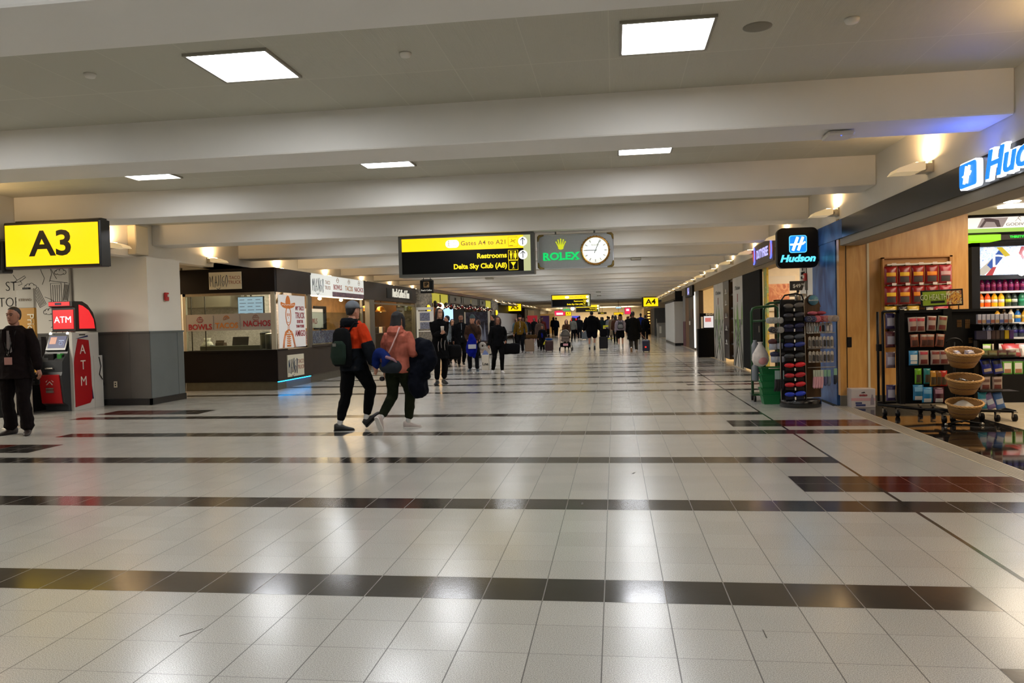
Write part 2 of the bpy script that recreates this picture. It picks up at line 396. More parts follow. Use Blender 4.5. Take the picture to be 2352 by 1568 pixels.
# ---- ceiling light panels
M_PANEL = emat('light_panel_diffuser', '#f8faff', PANEL_STRENGTH, '#ffffff')
M_PFRAME = mat('panel_frame', '#8f8a7c', .5)
def light_panel(x, y, label, s=.61, e=M_PANEL):
    t = thing('ceiling_light_panel', label, 'ceiling light', (x, y, ZC), 0, 'square ceiling light panels')
    h = s/2
    f = MB()
    for (a, b_, c, d) in ((-h-.02, h+.02, -h-.02, -h), (-h-.02, h+.02, h, h+.02), (-h-.02, -h, -h, h), (h, h+.02, -h, h)): f.box(a, b_, c, d, -.02, .001)
    f.build('frame', M_PFRAME, t)
    p = MB(); p.box(-h, h, -h, h, -.012, .002); p.build('diffuser', e, t)
    return t
LX = [-5.93, -2.77, .40]
for i, y in enumerate(BEAMS):
    yc = {4: 5.67, 5: 9.29}.get(i, y+2.04)
    if yc > 62: continue
    for j, x in enumerate(LX):
        side = ['left', 'middle', 'right'][j]
        if i == 4: lb = 'large white ceiling light in the nearest visible bay, %s of its row' % side
        elif i == 5: lb = 'white ceiling light panel in the second visible bay, %s of its row' % side
        else: lb = 'white ceiling light panel in a bay hidden from view by the beams'
        light_panel(x, yc, lb)
# smoke detectors, speaker, access points
M_WHT = mat('white_plastic', '#d9d5ca', .45)
def disc(x, y, r, label, name='smoke_detector', z=ZC, h=.03, m=M_WHT, cat='smoke detector'):
    t = MB().lathe([(r*.2, -h-.004), (r*.8, -h), (r, -h*.4), (r, 0), (r*.3, .001)], (x, y, z), 20).build(name, m); tag(t, label, cat)
    return t
disc(-1.5, 5.655, .045, 'small round ceiling disc between the two near light panels')
disc(-4.02, 5.615, .045, 'small round ceiling disc at the far left of the near bay')
disc(1.65, 5.61, .05, 'small round ceiling disc near the top right corner')
disc(1.03, 5.64, .10, 'round grey ceiling speaker grille beside the near right light panel', 'ceiling_speaker', ZC, .004, mat('speaker_grey', '#7d7868', .6), 'speaker')
disc(-3.34, 8.79, .035, 'small round detector in the second ceiling bay')
t = thing('wireless_access_point', 'white box with small blue light under the second beam on the right', 'access point', (2.03, 7.35, ZB))
a = MB(); a.bbox(-.12, .12, -.12, .12, -.05, -.012, .02); a.box(-.07, .07, -.07, .07, -.012, 0); a.build('housing', M_WHT, t)
MB().ball((0, -.1, -.05), .006).build('status_light', emat('blue_led', '#3050ff', 4), t)
for k, (x, y, z) in enumerate([(.6, 20.9, ZB), (-.9, 45.1, ZB), (-1.0, 51.95, ZB), (-4.5, 27.8, ZB)]):
    t = MB().bbox(x-.14, x+.14, y, y+.3, z-.06, z, .02).build('wireless_access_point', mat('ap_grey', '#a9a492', .5))
    tag(t, ['small grey box under a beam right of the big clock sign', 'small dark box under the beam ahead of the second overhead sign', 'small dark box just behind the first, above the second overhead sign', 'small oval box on the beam right of the hanging cafe sign'][k], 'access point')
# ---- sconces
M_SC = mat('sconce_metal', '#b9b2a2', .4, metal=.3)
M_SCE = emat('sconce_glow', '#ffe2b0', 14, '#ffffff')
M_SCG = mat('frosted_sconce_glass', '#e6dcc6', .3, emit='#ffdca0', es=.35)
def sconce(x, y, z, side, label, lamp=True):
    """side=+1 projects to +X (left wall), -1 to -X"""
    t = thing('wall_sconce', label, 'wall light', (x, y, z), 0 if side > 0 else PI, 'up-facing sconces along the %s bulkhead' % ('left' if side > 0 else 'right'))
    b = MB(); b.box(0, .02, -.09, .09, -.05, .07); b.box(.02, .13, -.075, .075, -.045, .045); b.cyl((.1, -.078, 0), (.1, .078, 0), .04)
    b.build('wall_bracket', M_SC, t)
    g = MB(); 
    pr = [(.10, .055), (.22, .045), (.36, .0), (.40, -.05), (.33, -.045), (.16, -.045), (.10, -.03)]
    g.prism([(a, c) for a, c in pr], -.13, .13, 0, Matrix(((1, 0, 0, 0), (0, 0, 1, 0), (0, 1, 0, 0), (0, 0, 0, 1))))
    g.build('curved_shade', M_SCG, t)
    e = MB(); e.box(.05, .17, -.06, .06, .05, .062); e.build('lamp_glow', M_SCE, t)
    if lamp:
        l = area('uplight', (0, 0, 0), .1, SCONCE_W, WARM, (PI, 0, 0)); l.parent = t; l.location = (.12, 0, .08); l.rotation_euler = (PI, 0, 0)
    return t
for k in range(0, 26):
    y = 1.9+3.452*k - (3.452*2 if k < 0 else 0)
    y = 8.75+3.452*(k-2)
    if y > 88: break
    ordn = {2: 'largest sconce, above the black fascia at upper right', 3: 'second sconce on the right, above the hanging black and blue sign'}.get(k, 'warm wall sconce high above the shop fronts on the right')
    sconce(XR, y, 2.90, -1, ordn, y < 60)
for k in range(0, 26):
    y = 12.55+3.452*(k-2)
    if y < 0 or y > 88: continue
    lb = {2: 'sconce beside the yellow gate sign at upper left', 3: 'sconce glowing above the dark taco kiosk'}.get(k, 'warm wall sconce high above the cafes on the left')
    sconce(XL, y, 2.88, 1, lb, y < 60)
# speaker box on the left bulkhead
t = thing('wall_speaker', 'tall cream box fixed to the bulkhead right of the yellow gate sign', 'speaker', (XL, 13.35, 3.05))
b = MB(); b.bbox(0, .16, -.2, .2, -.26, .27, .01); b.build('box', mat('cream_box', '#c9bda2', .5), t)
b = MB(); b.box(.16, .165, -.18, .18, -.24, .25); b.build('grille', mat('cream_grille', '#d4c9ae', .6), t)
# fire alarms
for x, y, z, f, lb in ((-8.58, 13.95, 2.03, 1, 'red fire alarm on the white column left of the kiosk'), (XR-.01, 14.14, 2.03, -1, 'red fire alarm on the white pier behind the sock stand')):
    t = thing('fire_alarm', lb, 'fire alarm', (x, y, z), 0 if f > 0 else PI)
    b = MB(); b.bbox(0, .04, -.06, .06, -.08, .08, .01); b.build('body', mat('alarm_red', '#b01818', .4), t)
    b = MB(); b.bbox(.04, .06, -.01, .045, -.005, .045, .005); b.build('strobe', mat('strobe', '#e8e4d8', .2), t)
# light for the far concourse zone (downlights added to brighten the far wall)
for k in range(5):
    x = -8+2.4*k
    t = MB().lathe([(.12, -.01), (.14, 0)], (x, 101, ZC), 16).build('recessed_downlight', emat('downlight', '#ffe9c4', 60)); tag(t, 'added disc light in the ceiling, brightening the far wall', 'ceiling light', 'added disc lights at the far end')
# ================================================================== OVERHEAD SIGNS
M_SIGNBLK = mat('sign_black_metal', '#191815', .4)
M_SIGNGRY = mat('sign_grey_metal', '#5a5a56', .4, metal=.3)
YEL = emat('yellow_backlit', '#ffd20a', 1.4, '#302800')
YELT = emat('yellow_letters', '#ffdf18', 1.3, '#302800')
INK = mat('black_ink', '#0a0905', .5)
OLIVE = emat('olive_ink', '#96801a', .55, '#201800')
WHT_E = emat('white_backlit', '#ffffff', .95, '#ffffff')
M_FACEBLK = mat('black_sign_face', '#040404', .4, spec=.2)
def gate_sign(txt, x0, x1, y, z0, z1, label, cap=.035, side=1, depth=.21):
    t = thing('gate_sign', label, 'sign', ((x0+x1)/2, y, z0))
    b = MB(); b.bbox(x0-.03, x1+.03, y, y+depth, z0-.035, z1+.04, .015)
    if side > 0: b.bbox(x1+.03, x1+cap, y+.01, y+depth, z0-.03, z1+.035, .01)
    else: b.bbox(x0-cap, x0-.03, y+.01, y+depth, z0-.03, z1+.035, .01)
    b.build('housing', M_SIGNBLK, t, False)
    b = MB(); b.box(x0+.05, x1-.05, y+.14, y+depth+.06, z1+.03, ZB+.002); b.build('mounting_bar', M_SIGNBLK, t, False)
    b = MB(); b.box(x0, x1, y-.006, y+.01, z0, z1); FACE_ = b.build('yellow_face', YEL, t, False)
    h = (z1-z0)
    text(txt, h*.84, FY((x0+x1)/2, y-.009, (z0+z1)/2), INK, FACE_, off=.02*h, sx=1.16, name='gate_letters')
    return t
gate_sign('A3', -8.69, -7.235, 10.15, 2.355, 2.945, 'large yellow A3 gate sign hanging at the upper left')
gate_sign('A5', -9.5, -8.36, 69.5, 2.36, 2.98, 'small distant yellow A5 gate sign on the left')
gate_sign('A4', 2.18, 3.26, 59.0, 2.30, 2.95, 'small distant yellow A4 gate sign on the right', cap=.12, side=-1)
t = thing('hanging_display', 'black end of a dark hanging display left of the A3 gate sign', 'display', (-9.5, 10.2, 2.3)); 
b = MB(); b.bbox(-10.2, -8.74, 10.15, 10.35, 2.27, 2.735, .02); b.build('case', M_SIGNBLK, t, False)
b = MB(); b.box(-10.15, -8.78, 10.145, 10.15, 2.31, 2.70); b.build('screen', M_FACEBLK, t, False)
b = MB(); b.cyl((-9.6, 10.25, 2.73), (-9.6, 10.25, 2.77), .02); b.build('drop_rod', M_SIGNBLK, t, False)

def pict_frame(mb, cx, cz, s, M, r=.006):
    h = s/2
    strokes(mb, [[(cx-h, cz-h), (cx+h, cz-h), (cx+h, cz+h), (cx-h, cz+h), (cx-h, cz-h)]], r, M)
def way_sign(x0, x1, y, z0, z1, label, full=True, extra=False):
    t = thing('wayfinding_sign', label, 'sign', ((x0+x1)/2, y, z0))
    W = x1-x0; Hh = z1-z0
    b = MB()
    b.bbox(x0-.06, x1+.06, y+.02, y+.30, z0-.055, z1+.05, .012)
    for a in ((x0-.06, x1+.06, z0-.055, z0), (x0-.06, x1+.06, z1, z1+.05), (x0-.06, x0, z0, z1), (x1, x1+.06, z0, z1)): b.box(a[0], a[1], y-.02, y+.02, a[2], a[3])
    b.build('frame', M_SIGNGRY, t, False)
    b = MB(); b.box(x0+.1, x1-.05, y+.05, y+.25, z1+.04, ZB+.002); b.build('mounting_bar', M_SIGNBLK, t, False)
    zs = z0+Hh*.64; xp = x1-W*.055
    b = MB(); b.box(x0, xp, y+.005, y+.02, z0, zs); b.build('black_panel', M_FACEBLK, t, False)
    b = MB(); b.box(x0, xp, y+.003, y+.02, zs, z1); b.build('yellow_panel', YEL, t, False)
    b = MB(); b.box(xp, x1, y+.004, y+.02, z0, z1); b.build('pale_edge_panel', emat('pale_green_backlit', '#d8dca0', .8), t, False)
    F = lambda x, z, e=0: FY(x, y-.001-e, z)
    zr = (zs+z1)/2; z2 = z0+Hh*.45; z3 = z0+Hh*.17
    # arrow discs
    xa = xp-.01
    for zz, n in ((zr, 'a'), (z2, 'b')):
        c = MB(); c.cyl((xa, y+.004, zz), (xa, y-.004, zz), .083, 24); dk = c.build('arrow_disc', WHT_E, t, False)
        a = MB(); Mx = F(xa, zz, .006); strokes(a, [[(0, -.06), (0, .06)], [(-.04, .02), (0, .065), (.04, .02)]], .007, Mx); a.build('arrow', INK, dk, False)
    if full:
        tx = x1-W*.182
        text('Gates A4 to A21', .112, F(tx, zr), OLIVE, t, align='RIGHT', sx=1.02, off=.0005, track=1.08, name='gates_lettering')
        text('Restrooms', .125, F(tx, z2), YELT, t, align='RIGHT', off=.004, name='restrooms_lettering')
        text('Delta Sky Club (A8)', .125, F(tx, z3), YELT, t, align='RIGHT', off=.004, sx=.98, name='lounge_lettering')
        px = x1-W*.134
        a = MB(); pict_frame(a, 0, 0, .17, F(px, zr, .002), .0025)
        Mx = F(px, zr, .003); strokes(a, [[(-.045, -.005), (.05, .035)], [(-.01, .01), (-.025, .05)], [(.01, .015), (.035, -.02)], [(-.07, -.07), (0, -.07)]], .005, Mx); a.build('aircraft_symbol', OLIVE, t, False)
        a = MB(); pict_frame(a, 0, 0, .175, F(px, z2, .002), .005)
        for s in (-1, 1):
            cx = px+s*.04
            a.cyl((cx, y-.004, z2+.055), (cx, y+.004, z2+.055), .017, 12)
            a.prism([(cx-.024, z2+.032), (cx+.024, z2+.032), (cx+(.024 if s > 0 else .012), z2-.03), (cx+.009, z2-.07), (cx-.009, z2-.07), (cx-(.024 if s > 0 else .012), z2-.03)], -.004+y, .004+y, 0, Matrix(((1, 0, 0, 0), (0, 0, 1, 0), (0, 1, 0, 0), (0, 0, 0, 1))))
        a.box(px-.003, px+.003, y-.003, y+.003, z2-.07, z2+.07); a.build('restroom_symbol', YELT, t, False)
        a = MB(); pict_frame(a, 0, 0, .17, F(px, z3, .002), .005)
        a.prism([(px-.05, z3+.055), (px+.05, z3+.055), (px+.005, z3-.01), (px+.005, z3-.05), (px+.03, z3-.06), (px-.03, z3-.06), (px-.005, z3-.05), (px-.005, z3-.01)], y-.004, y+.004, 0, Matrix(((1, 0, 0, 0), (0, 0, 1, 0), (0, 1, 0, 0), (0, 0, 0, 1)))); a.build('lounge_symbol', YELT, t, False)
        wx = x0+W*.398
        a = MB(); a.prism([(wx+u, zr+v) for u, v in rrect(-.128, .128, -.072, .072, .071, 6)], y-.003, y+.004, 0, Matrix(((1, 0, 0, 0), (0, 0, 1, 0), (0, 1, 0, 0), (0, 0, 0, 1)))); a.build('walking_time_pill', WHT_E, t, False)
        text('1-5\nmin', .058, F(wx+.055, zr, .004), emat('pale_tan_ink', '#cfc08a', .8), t, name='walking_time_lettering')
        a = MB(); Mx = F(wx-.07, zr, .004); a.ball(Mx @ Vector((0, .05, 0)), .011)
        strokes(a, [[(0, .035), (0, -.005)], [(0, -.005), (.018, -.055)], [(0, -.005), (-.02, -.055)], [(-.02, 0), (0, .03), (.022, .0)]], .0045, Mx); a.build('walking_symbol', emat('pale_tan_ink', '#cfc08a', .8), t, False)
    return t
way_sign(-3.90, -1.49, 14.06, 2.31, 2.965, 'nearest hanging yellow and black sign to gates, restrooms and lounge')
way_sign(-3.86, -1.52, 48.6, 2.27, 2.96, 'second, smaller yellow and black overhead sign further down the hall')
way_sign(-4.05, -1.6, 83.0, 2.27, 2.98, 'farthest yellow and black overhead sign, low behind the second one')
# clock sign
def clock_sign(x0, x1, y, z0, z1, label):
    t = thing('clock_sign', label, 'clock', ((x0+x1)/2, y, z0))
    W = x1-x0; H = z1-z0
    A = mat('brushed_silver_sign', '#a2a5a4', .45, metal=.15, mottle=.04, scale=30)
    b = MB(); b.prism([(x0+u, z0+v) for u, v in rrect(0, W, 0, H, .05)], y, y+.16, 0, Matrix(((1, 0, 0, 0), (0, 0, 1, 0), (0, 1, 0, 0), (0, 0, 0, 1)))); b.build('case', A, t, False)
    b = MB(); strokes(b, [[(u, v) for u, v in rrect(0, W, 0, H, .05)]+[(W, H-.05)]], .012, FY(x0, y+.002, z0)); b.build('edge_rail', mat('silver_rail', '#c9ccd0', .3, metal=.6), t, False)
    for i, (cx, cz) in enumerate(((x0, z0), (x1, z0), (x0, z1), (x1, z1))):
        sx = 1 if cx == x0 else -1; sz = 1 if cz == z0 else -1
        b = MB(); b.tube([(cx+sx*.11, y-.008, cz-.0*sz), (cx+sx*.03, y-.008, cz+sz*.012), (cx+sx*.012, y-.008, cz+sz*.03), (cx, y-.008, cz+sz*.11)], [.012, .024, .024, .012], 8); b.build('brass_corner', mat('dull_brass', '#8f7a45', .35, metal=.8), t, False)
    for fx in (.235, .755):
        b = MB(); b.cyl((x0+W*fx, y+.08, z1), (x0+W*fx, y+.08, ZC if y < 20 else ZB), .016); b.build('suspension_rod', A, t, False)
    cx, cz = x0+W*.765, (z0+z1)/2
    b = MB()
    Mc = FY(cx, y, cz)
    for j in range(60):
        a = 2*PI*j/60; r = .252 if j % 2 else .262
        p = Mc @ Vector((math.cos(a)*(r), math.sin(a)*r, .012)); b.box(-.008, .008, -.012, .012, -.012, .012, 0, Matrix.Translation(p) @ Matrix.Rotation(a, 4, 'Y'))
    b.loft([[Mc @ Vector((math.cos(2*PI*j/40)*r, math.sin(2*PI*j/40)*r, z)) for j in range(40)] for r, z in ((.262, 0), (.262, .025), (.235, .035), (.232, .02))], 0, True, False)
    b.build('fluted_gold_bezel', mat('gold_bezel', '#c8964a', .25, metal=1), t, False)
    b = MB(); b.loft([[Mc @ Vector((math.cos(2*PI*j/40)*.235, math.sin(2*PI*j/40)*.235, z)) for j in range(40)] for z in (0, .018)]); DL = b.build('dial', emat('dial_white', '#eef6f0', .82, '#ffffff'), t, False)
    b = MB(); Mh = FY(cx, y-.02, cz)
    for j in range(12):
        a = PI/2-2*PI*j/12
        if j == 0: continue
        strokes(b, [[(math.cos(a)*.165, math.sin(a)*.165), (math.cos(a)*.21, math.sin(a)*.21)]], .006, Mh)
    b.build('hour_marks', mat('mark_gold', '#a59a78', .3), DL, False)
    b = MB(); strokes(b, [[(-.17, .002), (.03, 0)]], .006, Mh); b.build('hour_hand', mat('hand_dark', '#4c4a42', .3), DL, False)
    b = MB(); strokes(b, [[(-.02, -.05), (.085, .19)]], .006, Mh); b.build('minute_hand', mat('hand_dark', '#4c4a42', .3), DL, False)
    b = MB()
    text('ROLEX', .045, FY(cx+.0, y-.022, cz+.095), mat('mark_gold', '#a59a78', .3), DL, name='dial_lettering')
    GR = emat('green_letters', '#08e070', 1.0, '#003010')
    text('ROLEX', .185, FY(x0+W*.305, y-.008, z0+H*.35), GR, t, off=.006, sx=1.16, ext=.01, name='brand_lettering')
    # slab serifs
    b = MB(); lx = x0+W*.305
    for u in (-.30, -.20, .0-.0, .02, .12, .20, .29):
        pass
    for u0, u1 in ((-.315, -.25), (-.235, -.19), (-.045, .015), (.185, .235), (.265, .318)):
        b.box(lx+u0, lx+u1, y-.016, y, z0+H*.35-.068, z0+H*.35-.053)
    for u0, u1 in ((-.315, -.27), (-.045, .0), (.185, .235), (.265, .318)):
        b.box(lx+u0, lx+u1, y-.016, y, z0+H*.35+.051, z0+H*.35+.066)
    b.build('letter_serifs', GR, t, False)
    # crown
    b = MB(); cx0, cz0 = x0+W*.307, z0+H*.62
    My = Matrix(((1, 0, 0, 0), (0, 0, 1, 0), (0, 1, 0, 0), (0, 0, 0, 1)))
    for k, (ax, ah) in enumerate(((-.085, .10), (-.048, .135), (0, .15), (.048, .135), (.085, .10))):
        b.prism([(cx0+ax*.35-.016, cz0), (cx0+ax*.35+.016, cz0), (cx0+ax+.006, cz0+ah), (cx0+ax-.006, cz0+ah)], y-.012, y, 0, My)
        b.cyl((cx0+ax, y-.014, cz0+ah), (cx0+ax, y, cz0+ah), .012, 12)
    b.prism([(cx0+math.cos(a)*.05, cz0-.012+math.sin(a)*.026) for a in [2*PI*j/20 for j in range(20)]], y-.013, y, 0, My)
    b.build('crown_emblem', emat('crown_yellow', '#d8e020', 1.0), t, False)
    return t
clock_sign(-1.37, 0.0, 14.22, 2.345, 2.955, 'grey hanging clock sign with crown and green letters, nearest one')
clock_sign(-5.3, -3.95, 80, 2.3, 2.88, 'tiny distant grey clock sign with green letters, under the second overhead sign')
# distant signs
def flat_sign(name, x0, x1, y, z0, z1, m, label, txt=None, tm=None, ts=.3, d=.15):
    t = thing(name, label, 'sign', ((x0+x1)/2, y, z0))
    b = MB(); b.bbox(x0, x1, y+.01, y+d, z0, z1, .02); b.build('housing', M_SIGNBLK, t, False)
    b = MB(); b.box(x0+.03, x1-.03, y, y+.02, z0+.03, z1-.03); b.build('face', m, t, False)
    b = MB(); b.cyl(((x0+x1)/2, y+.08, z1), ((x0+x1)/2, y+.08, ZC), .02, 6); b.build('suspension_rod', M_SIGNBLK, t, False)
    if txt: text(txt, ts, FY((x0+x1)/2, y-.003, (z0+z1)/2), tm, t)
    return t
PINK = emat('pink_backlit', '#f0305c', 1.1)
t = flat_sign('hanging_sign', -7.25, -5.9, 94, 1.98, 2.62, PINK, 'far pink and red hanging sign left of the crowd')
b = MB(); b.box(-7.0, -6.2, 93.97, 94, 2.1, 2.35); b.build('white_badge', WHT_E, t, False)
flat_sign('gate_sign', -5.9, -5.2, 94, 1.95, 2.45, YEL, 'tiny far yellow A7 gate sign beside the pink sign', 'A7', INK, .42)
t = flat_sign('hanging_sign', 1.2, 1.95, 94, 1.95, 2.75, PINK, 'far pink sign with white badge right of the crowd')
b = MB(); b.box(1.4, 1.75, 93.97, 94, 2.35, 2.6); b.build('white_badge', WHT_E, t, False)
flat_sign('wayfinding_sign', -.1, 1.05, 93, 1.88, 2.22, emat('yellow_far', '#f6c81c', 1.0), 'far glowing yellow sign above the crowd')
flat_sign('wayfinding_sign', -1.9, -.9, 90, 2.02, 2.25, mat('far_dark_face', '#2a2210', .4), 'far low dark sign with small yellow letters left of centre', 'Gates', YELT, .15)
flat_sign('hanging_sign', .1, .62, 70, 2.34, 2.52, emat('pale_blue_glow', '#bfe4ff', 1.3), 'small pale blue lit sign under the far ceiling')

# ================================================================== TACO KIOSK
M_KBRN = mat('dark_brown_laminate', '#0d0605', .55, spec=.2, mottle=.08, scale=3)
M_KSIDE = mat('umber_laminate', '#352b22', .55, spec=.25, mottle=.08, scale=3)
M_KICK = mat('olive_kick_metal', '#5d5747', .35, metal=.4, mottle=.1, scale=12)
M_SSTL = mat('satin_steel', '#8a8478', .32, metal=.8, mottle=.06, scale=20, stretch=(1, 1, .1))
M_SIGNW = mat('cream_sign_board', '#d6cfb6', .5)
M_SIGNL = emat('white_lit_board', '#dfe2dc', .62, '#c8c8c0')
NAVY = mat('navy_ink', '#1a3350', .5); RUST = mat('rust_ink', '#9c6a58', .5); CRIM = mat('crimson_ink', '#a01c28', .5); ORNG = mat('orange_ink', '#c47828', .5)
def glass(name='clear_glass', rough=.02, tint='#dfe6e2', a=.12):
    if name in MATS: return MATS[name]
    m, nt, b = blank_mat(name)
    out = nt.nodes['Material Output']; nt.nodes.remove(b)
    g = nt.nodes.new('ShaderNodeBsdfGlossy'); g.inputs['Roughness'].default_value = rough; g.inputs['Color'].default_value = (1, 1, 1, 1)
    tr = nt.nodes.new('ShaderNodeBsdfTransparent'); tr.inputs['Color'].default_value = lin(tint)
    lw = nt.nodes.new('ShaderNodeLayerWeight'); pw_ = nt.nodes.new('ShaderNodeMath'); pw_.operation = 'POWER'; nt.links.new(lw.outputs['Facing'], pw_.inputs[0]); pw_.inputs[1].default_value = 5
    fr = nt.nodes.new('ShaderNodeMath'); fr.operation = 'MULTIPLY_ADD'; nt.links.new(pw_.outputs[0], fr.inputs[0]); fr.inputs[1].default_value = .5; fr.inputs[2].default_value = .03
    mx = nt.nodes.new('ShaderNodeMixShader'); nt.links.new(fr.outputs[0], mx.inputs[0]); nt.links.new(tr.outputs[0], mx.inputs[1]); nt.links.new(g.outputs[0], mx.inputs[2])
    nt.links.new(mx.outputs[0], out.inputs[0]); return m
GLASS = glass()
kx0, kx1, ky0, ky1 = -9.62, -7.40, 16.25, 18.25
k = thing('taco_kiosk_counter', 'dark brown food kiosk corner with glass, skeleton poster and cream logo boards', 'kiosk', ((kx0+kx1)/2, ky0, 0))
b = MB(); b.box(kx0, kx1, ky0, ky0+.5, .19, .88); b.box(kx0-.02, kx1+.01, ky0-.03, ky0+.55, .86, .90); b.build('front_counter', M_KBRN, k, False)
b = MB(); b.box(kx0+.03, kx1-.03, ky0+.04, ky0+.5, 0, .19); b.build('kick_plate', M_KICK, k, False)
b = MB(); b.box(kx1-.5, kx1, ky0+.5, ky1, .19, .88); b.box(kx1-.005, kx1+.004, ky0+.02, ky1-.02, .2, .86); b.build('side_counter', M_KSIDE, k, False)
b = MB(); b.box(kx1-.5, kx1-.06, ky0+.5, ky1, 0, .19); b.build('side_kick_plate', mat('blue_lit_kick', '#6c7480', .3, metal=.6), k, False)
b = MB(); b.box(kx1-.03, kx1-.012, ky0+.05, ky1-.1, .172, .188); b.build('blue_light_strip', emat('blue_strip', '#18a8ff', 9), k, False)
b = MB(); b.box(kx0-.03, kx1, ky0-.03, ky0+.08, 2.18, 2.71); b.box(kx0-.03, kx1, ky0+.08, ky1+.1, 2.66, 2.71); b.build('front_header', M_KBRN, k, False)
b = MB(); b.box(kx1-.1, kx1+.005, ky0+.08, ky1+.0, 2.18, 2.71); b.build('side_header', M_KSIDE, k, False)
M_POST = mat('cream_post', '#b8b19c', .4, metal=.2)
for (x0, x1, y0, y1, n) in ((kx0+.02, kx0+.09, ky0+.01, ky0+.08, 0), (kx1-.12, kx1-.02, ky0+.0, ky0+.06, 0), (kx1-.05, kx1-.005, ky1-.18, ky1, 0)):
    b = MB(); b.box(x0, x1, y0, y1, .88, 2.2); b.build('post', M_POST if x1 < kx1-.01 else M_SSTL, k, False)
for x in (kx0+.17, kx0+.50):
    b = MB(); b.cyl((x, ky0+.1, .9), (x, ky0+.1, 2.2), .012, 8); b.build('black_rod', M_BLK, k, False)
b = MB(); b.box(kx0+.09, kx1-.17, ky0+.03, ky0+.038, .9, 2.13); b.build('glass_screen', GLASS, k, False)
b = MB(); b.box(kx0+.02, kx1-.02, ky0+.01, ky0+.07, 2.12, 2.18); b.build('top_rail', M_SSTL, k, False)
My = Matrix(((1, 0, 0, 0), (0, 0, 1, 0), (0, 1, 0, 0), (0, 0, 0, 1)))
# band with the three dishes
b = MB(); b.box(kx0+.05, kx1-.13, ky0+.018, ky0+.029, 1.345, 1.715); b.build('menu_band', mat('grey_vinyl', '#a9a29a', .5), k, False)
yb = ky0+.012
text('BOWLS', .17, FY(-9.20, yb, 1.43), CRIM, k, off=.004, sx=.98, name='bowls_lettering')
text('TACOS', .17, FY(-8.57, yb, 1.45), ORNG, k, off=.004, sx=.98, name='tacos_lettering')
text('NACHOS', .18, FY(-7.86, yb, 1.48), CRIM, k, off=.004, sx=.86, name='nachos_lettering')
b = MB(); Mw = FY(0, yb, 0)
for x in (-8.88, -8.25):
    strokes(b, [[(x+.008*math.sin(i*1.57), 1.37+i*.013) for i in range(25)]], .004, Mw)
b.build('wavy_dividers', mat('slate_ink', '#5e5f6a', .5), k, False)
def bowl_icon(cx, cz, s, m, kind):
    b = MB(); Mx = FY(cx, yb, cz)
    if kind == 'taco': strokes(b, [arc(0, 0, s, s*.8, 20, 200, 12)+[(s*.94, s*.27)], arc(.02, .0, s*.7, s*.5, 30, 190, 8), arc(0, s*.1, s*.9, s*.9, 40, 170, 8)], .005, Mx)
    else:
        strokes(b, [arc(0, 0, s, s*.9, 180, 360, 12), [(-s*1.05, 0), (s*1.05, 0)], [(-s*.6, -s*.55), (s*.6, -s*.55)]], .005, Mx)
        strokes(b, [arc(-s*.45, s*.2, s*.4, s*.4, 0, 180, 6), arc(s*.35, s*.2, s*.45, s*.5, 0, 180, 6), arc(0, s*.5, s*.35, s*.35, 0, 180, 6)], .0045, Mx)
    b.build('%s_icon' % kind, m, k, False)
bowl_icon(-9.20, 1.60, .075, CRIM, 'bowl'); bowl_icon(-8.57, 1.60, .075, ORNG, 'taco'); bowl_icon(-7.88, 1.62, .075, RUST, 'nacho_bowl')
def mango_sign(F, w, h, board, parent, dark=NAVY, red=RUST, d=.02):
    """cream board with scratchy lettering; F maps x right, y up, z out, origin at board centre"""
    b = MB(); b.box(-w/2, w/2, -h/2, h/2, 0, d, 0, F); b.build('logo_board', board, parent, False)
    G = F @ Matrix.Translation((-w*.20, 0, d+.002)); b = MB(); u = w*.056; v = h*.29
    L = []
    def gl(x, pts): L.append([(x+p[0]*u, p[1]*v) for p in pts])
    gl(-w*.22, [(-.7, -1.1), (-.8, .9), (-.1, -.2), (.7, 1.0), (.8, -1.2)])
    gl(-w*.085, [(-.6, -1.3), (.1, 1.0), (.7, -1.1)]); gl(-w*.085, [(-.5, -.4), (.6, -.3)])
    gl(.03*w, [(-.6, -1.0), (-.5, 1.1), (.6, -1.2), (.7, 1.2)])
    gl(.14*w, [(.6, .9), (-.3, .6), (-.6, -.4), (0, -1.2), (.5, -.7), (.5, -.1), (0, -.1)])
    gl(.245*w, [(0, 1.1), (-.6, 0), (-.1, -1.3), (.7, -.2), (.5, .9), (0, 1.1)])
    gl(0, [(-1.2, -1.5), (-.2, -1.75), (.9, -1.4)])
    strokes(b, L, max(.005, h*.016), G); b.build('brush_lettering', dark, parent, False)
    text('TACO\nTRUCK', h*.27, F @ Matrix.Translation((w*.30, h*.02, d+.001)), red, parent, off=.001, sx=.92, name='plain_lettering')
mango_sign(FY(-8.54, ky0-.03, 2.45), .76, .38, M_SIGNW, k)
mango_sign(FXp(kx1+.004, 17.2, .50), .92, .50, M_SIGNW, k)
# skeleton poster on the side glass (a plain hatted skeleton)
po = FXp(kx1-.02, 17.17, 1.52)
b = MB(); b.box(-.76, .72, -.6, .6, 0, .012, 0, po); b.build('poster', mat('poster_white', '#dcdad6', .4, emit='#dcdad6', es=.22), k, False)
q = po @ Matrix.Translation((-.26, 0, .014))
OR = mat('poster_orange', '#c8702a', .5, emit='#c8702a', es=.15); PW = mat('poster_white', '#dcdad6', .4)
b = MB()
b.prism([(p[0], p[1]) for p in arc(0, .40, .40, .11, 160, 380, 20)+arc(0, .40, .13, .19, 0, 180, 12)], 0, .003, 0, q)
strokes(b, [arc(0, .13, .135, .22, 0, 360, 24)], .012, q)
b.prism([(p[0]-.045, p[1]) for p in arc(0, .15, .02, .04, 0, 360, 10)], 0, .004, 0, q); b.prism([(p[0]+.045, p[1]) for p in arc(0, .15, .02, .04, 0, 360, 10)], 0, .004, 0, q)
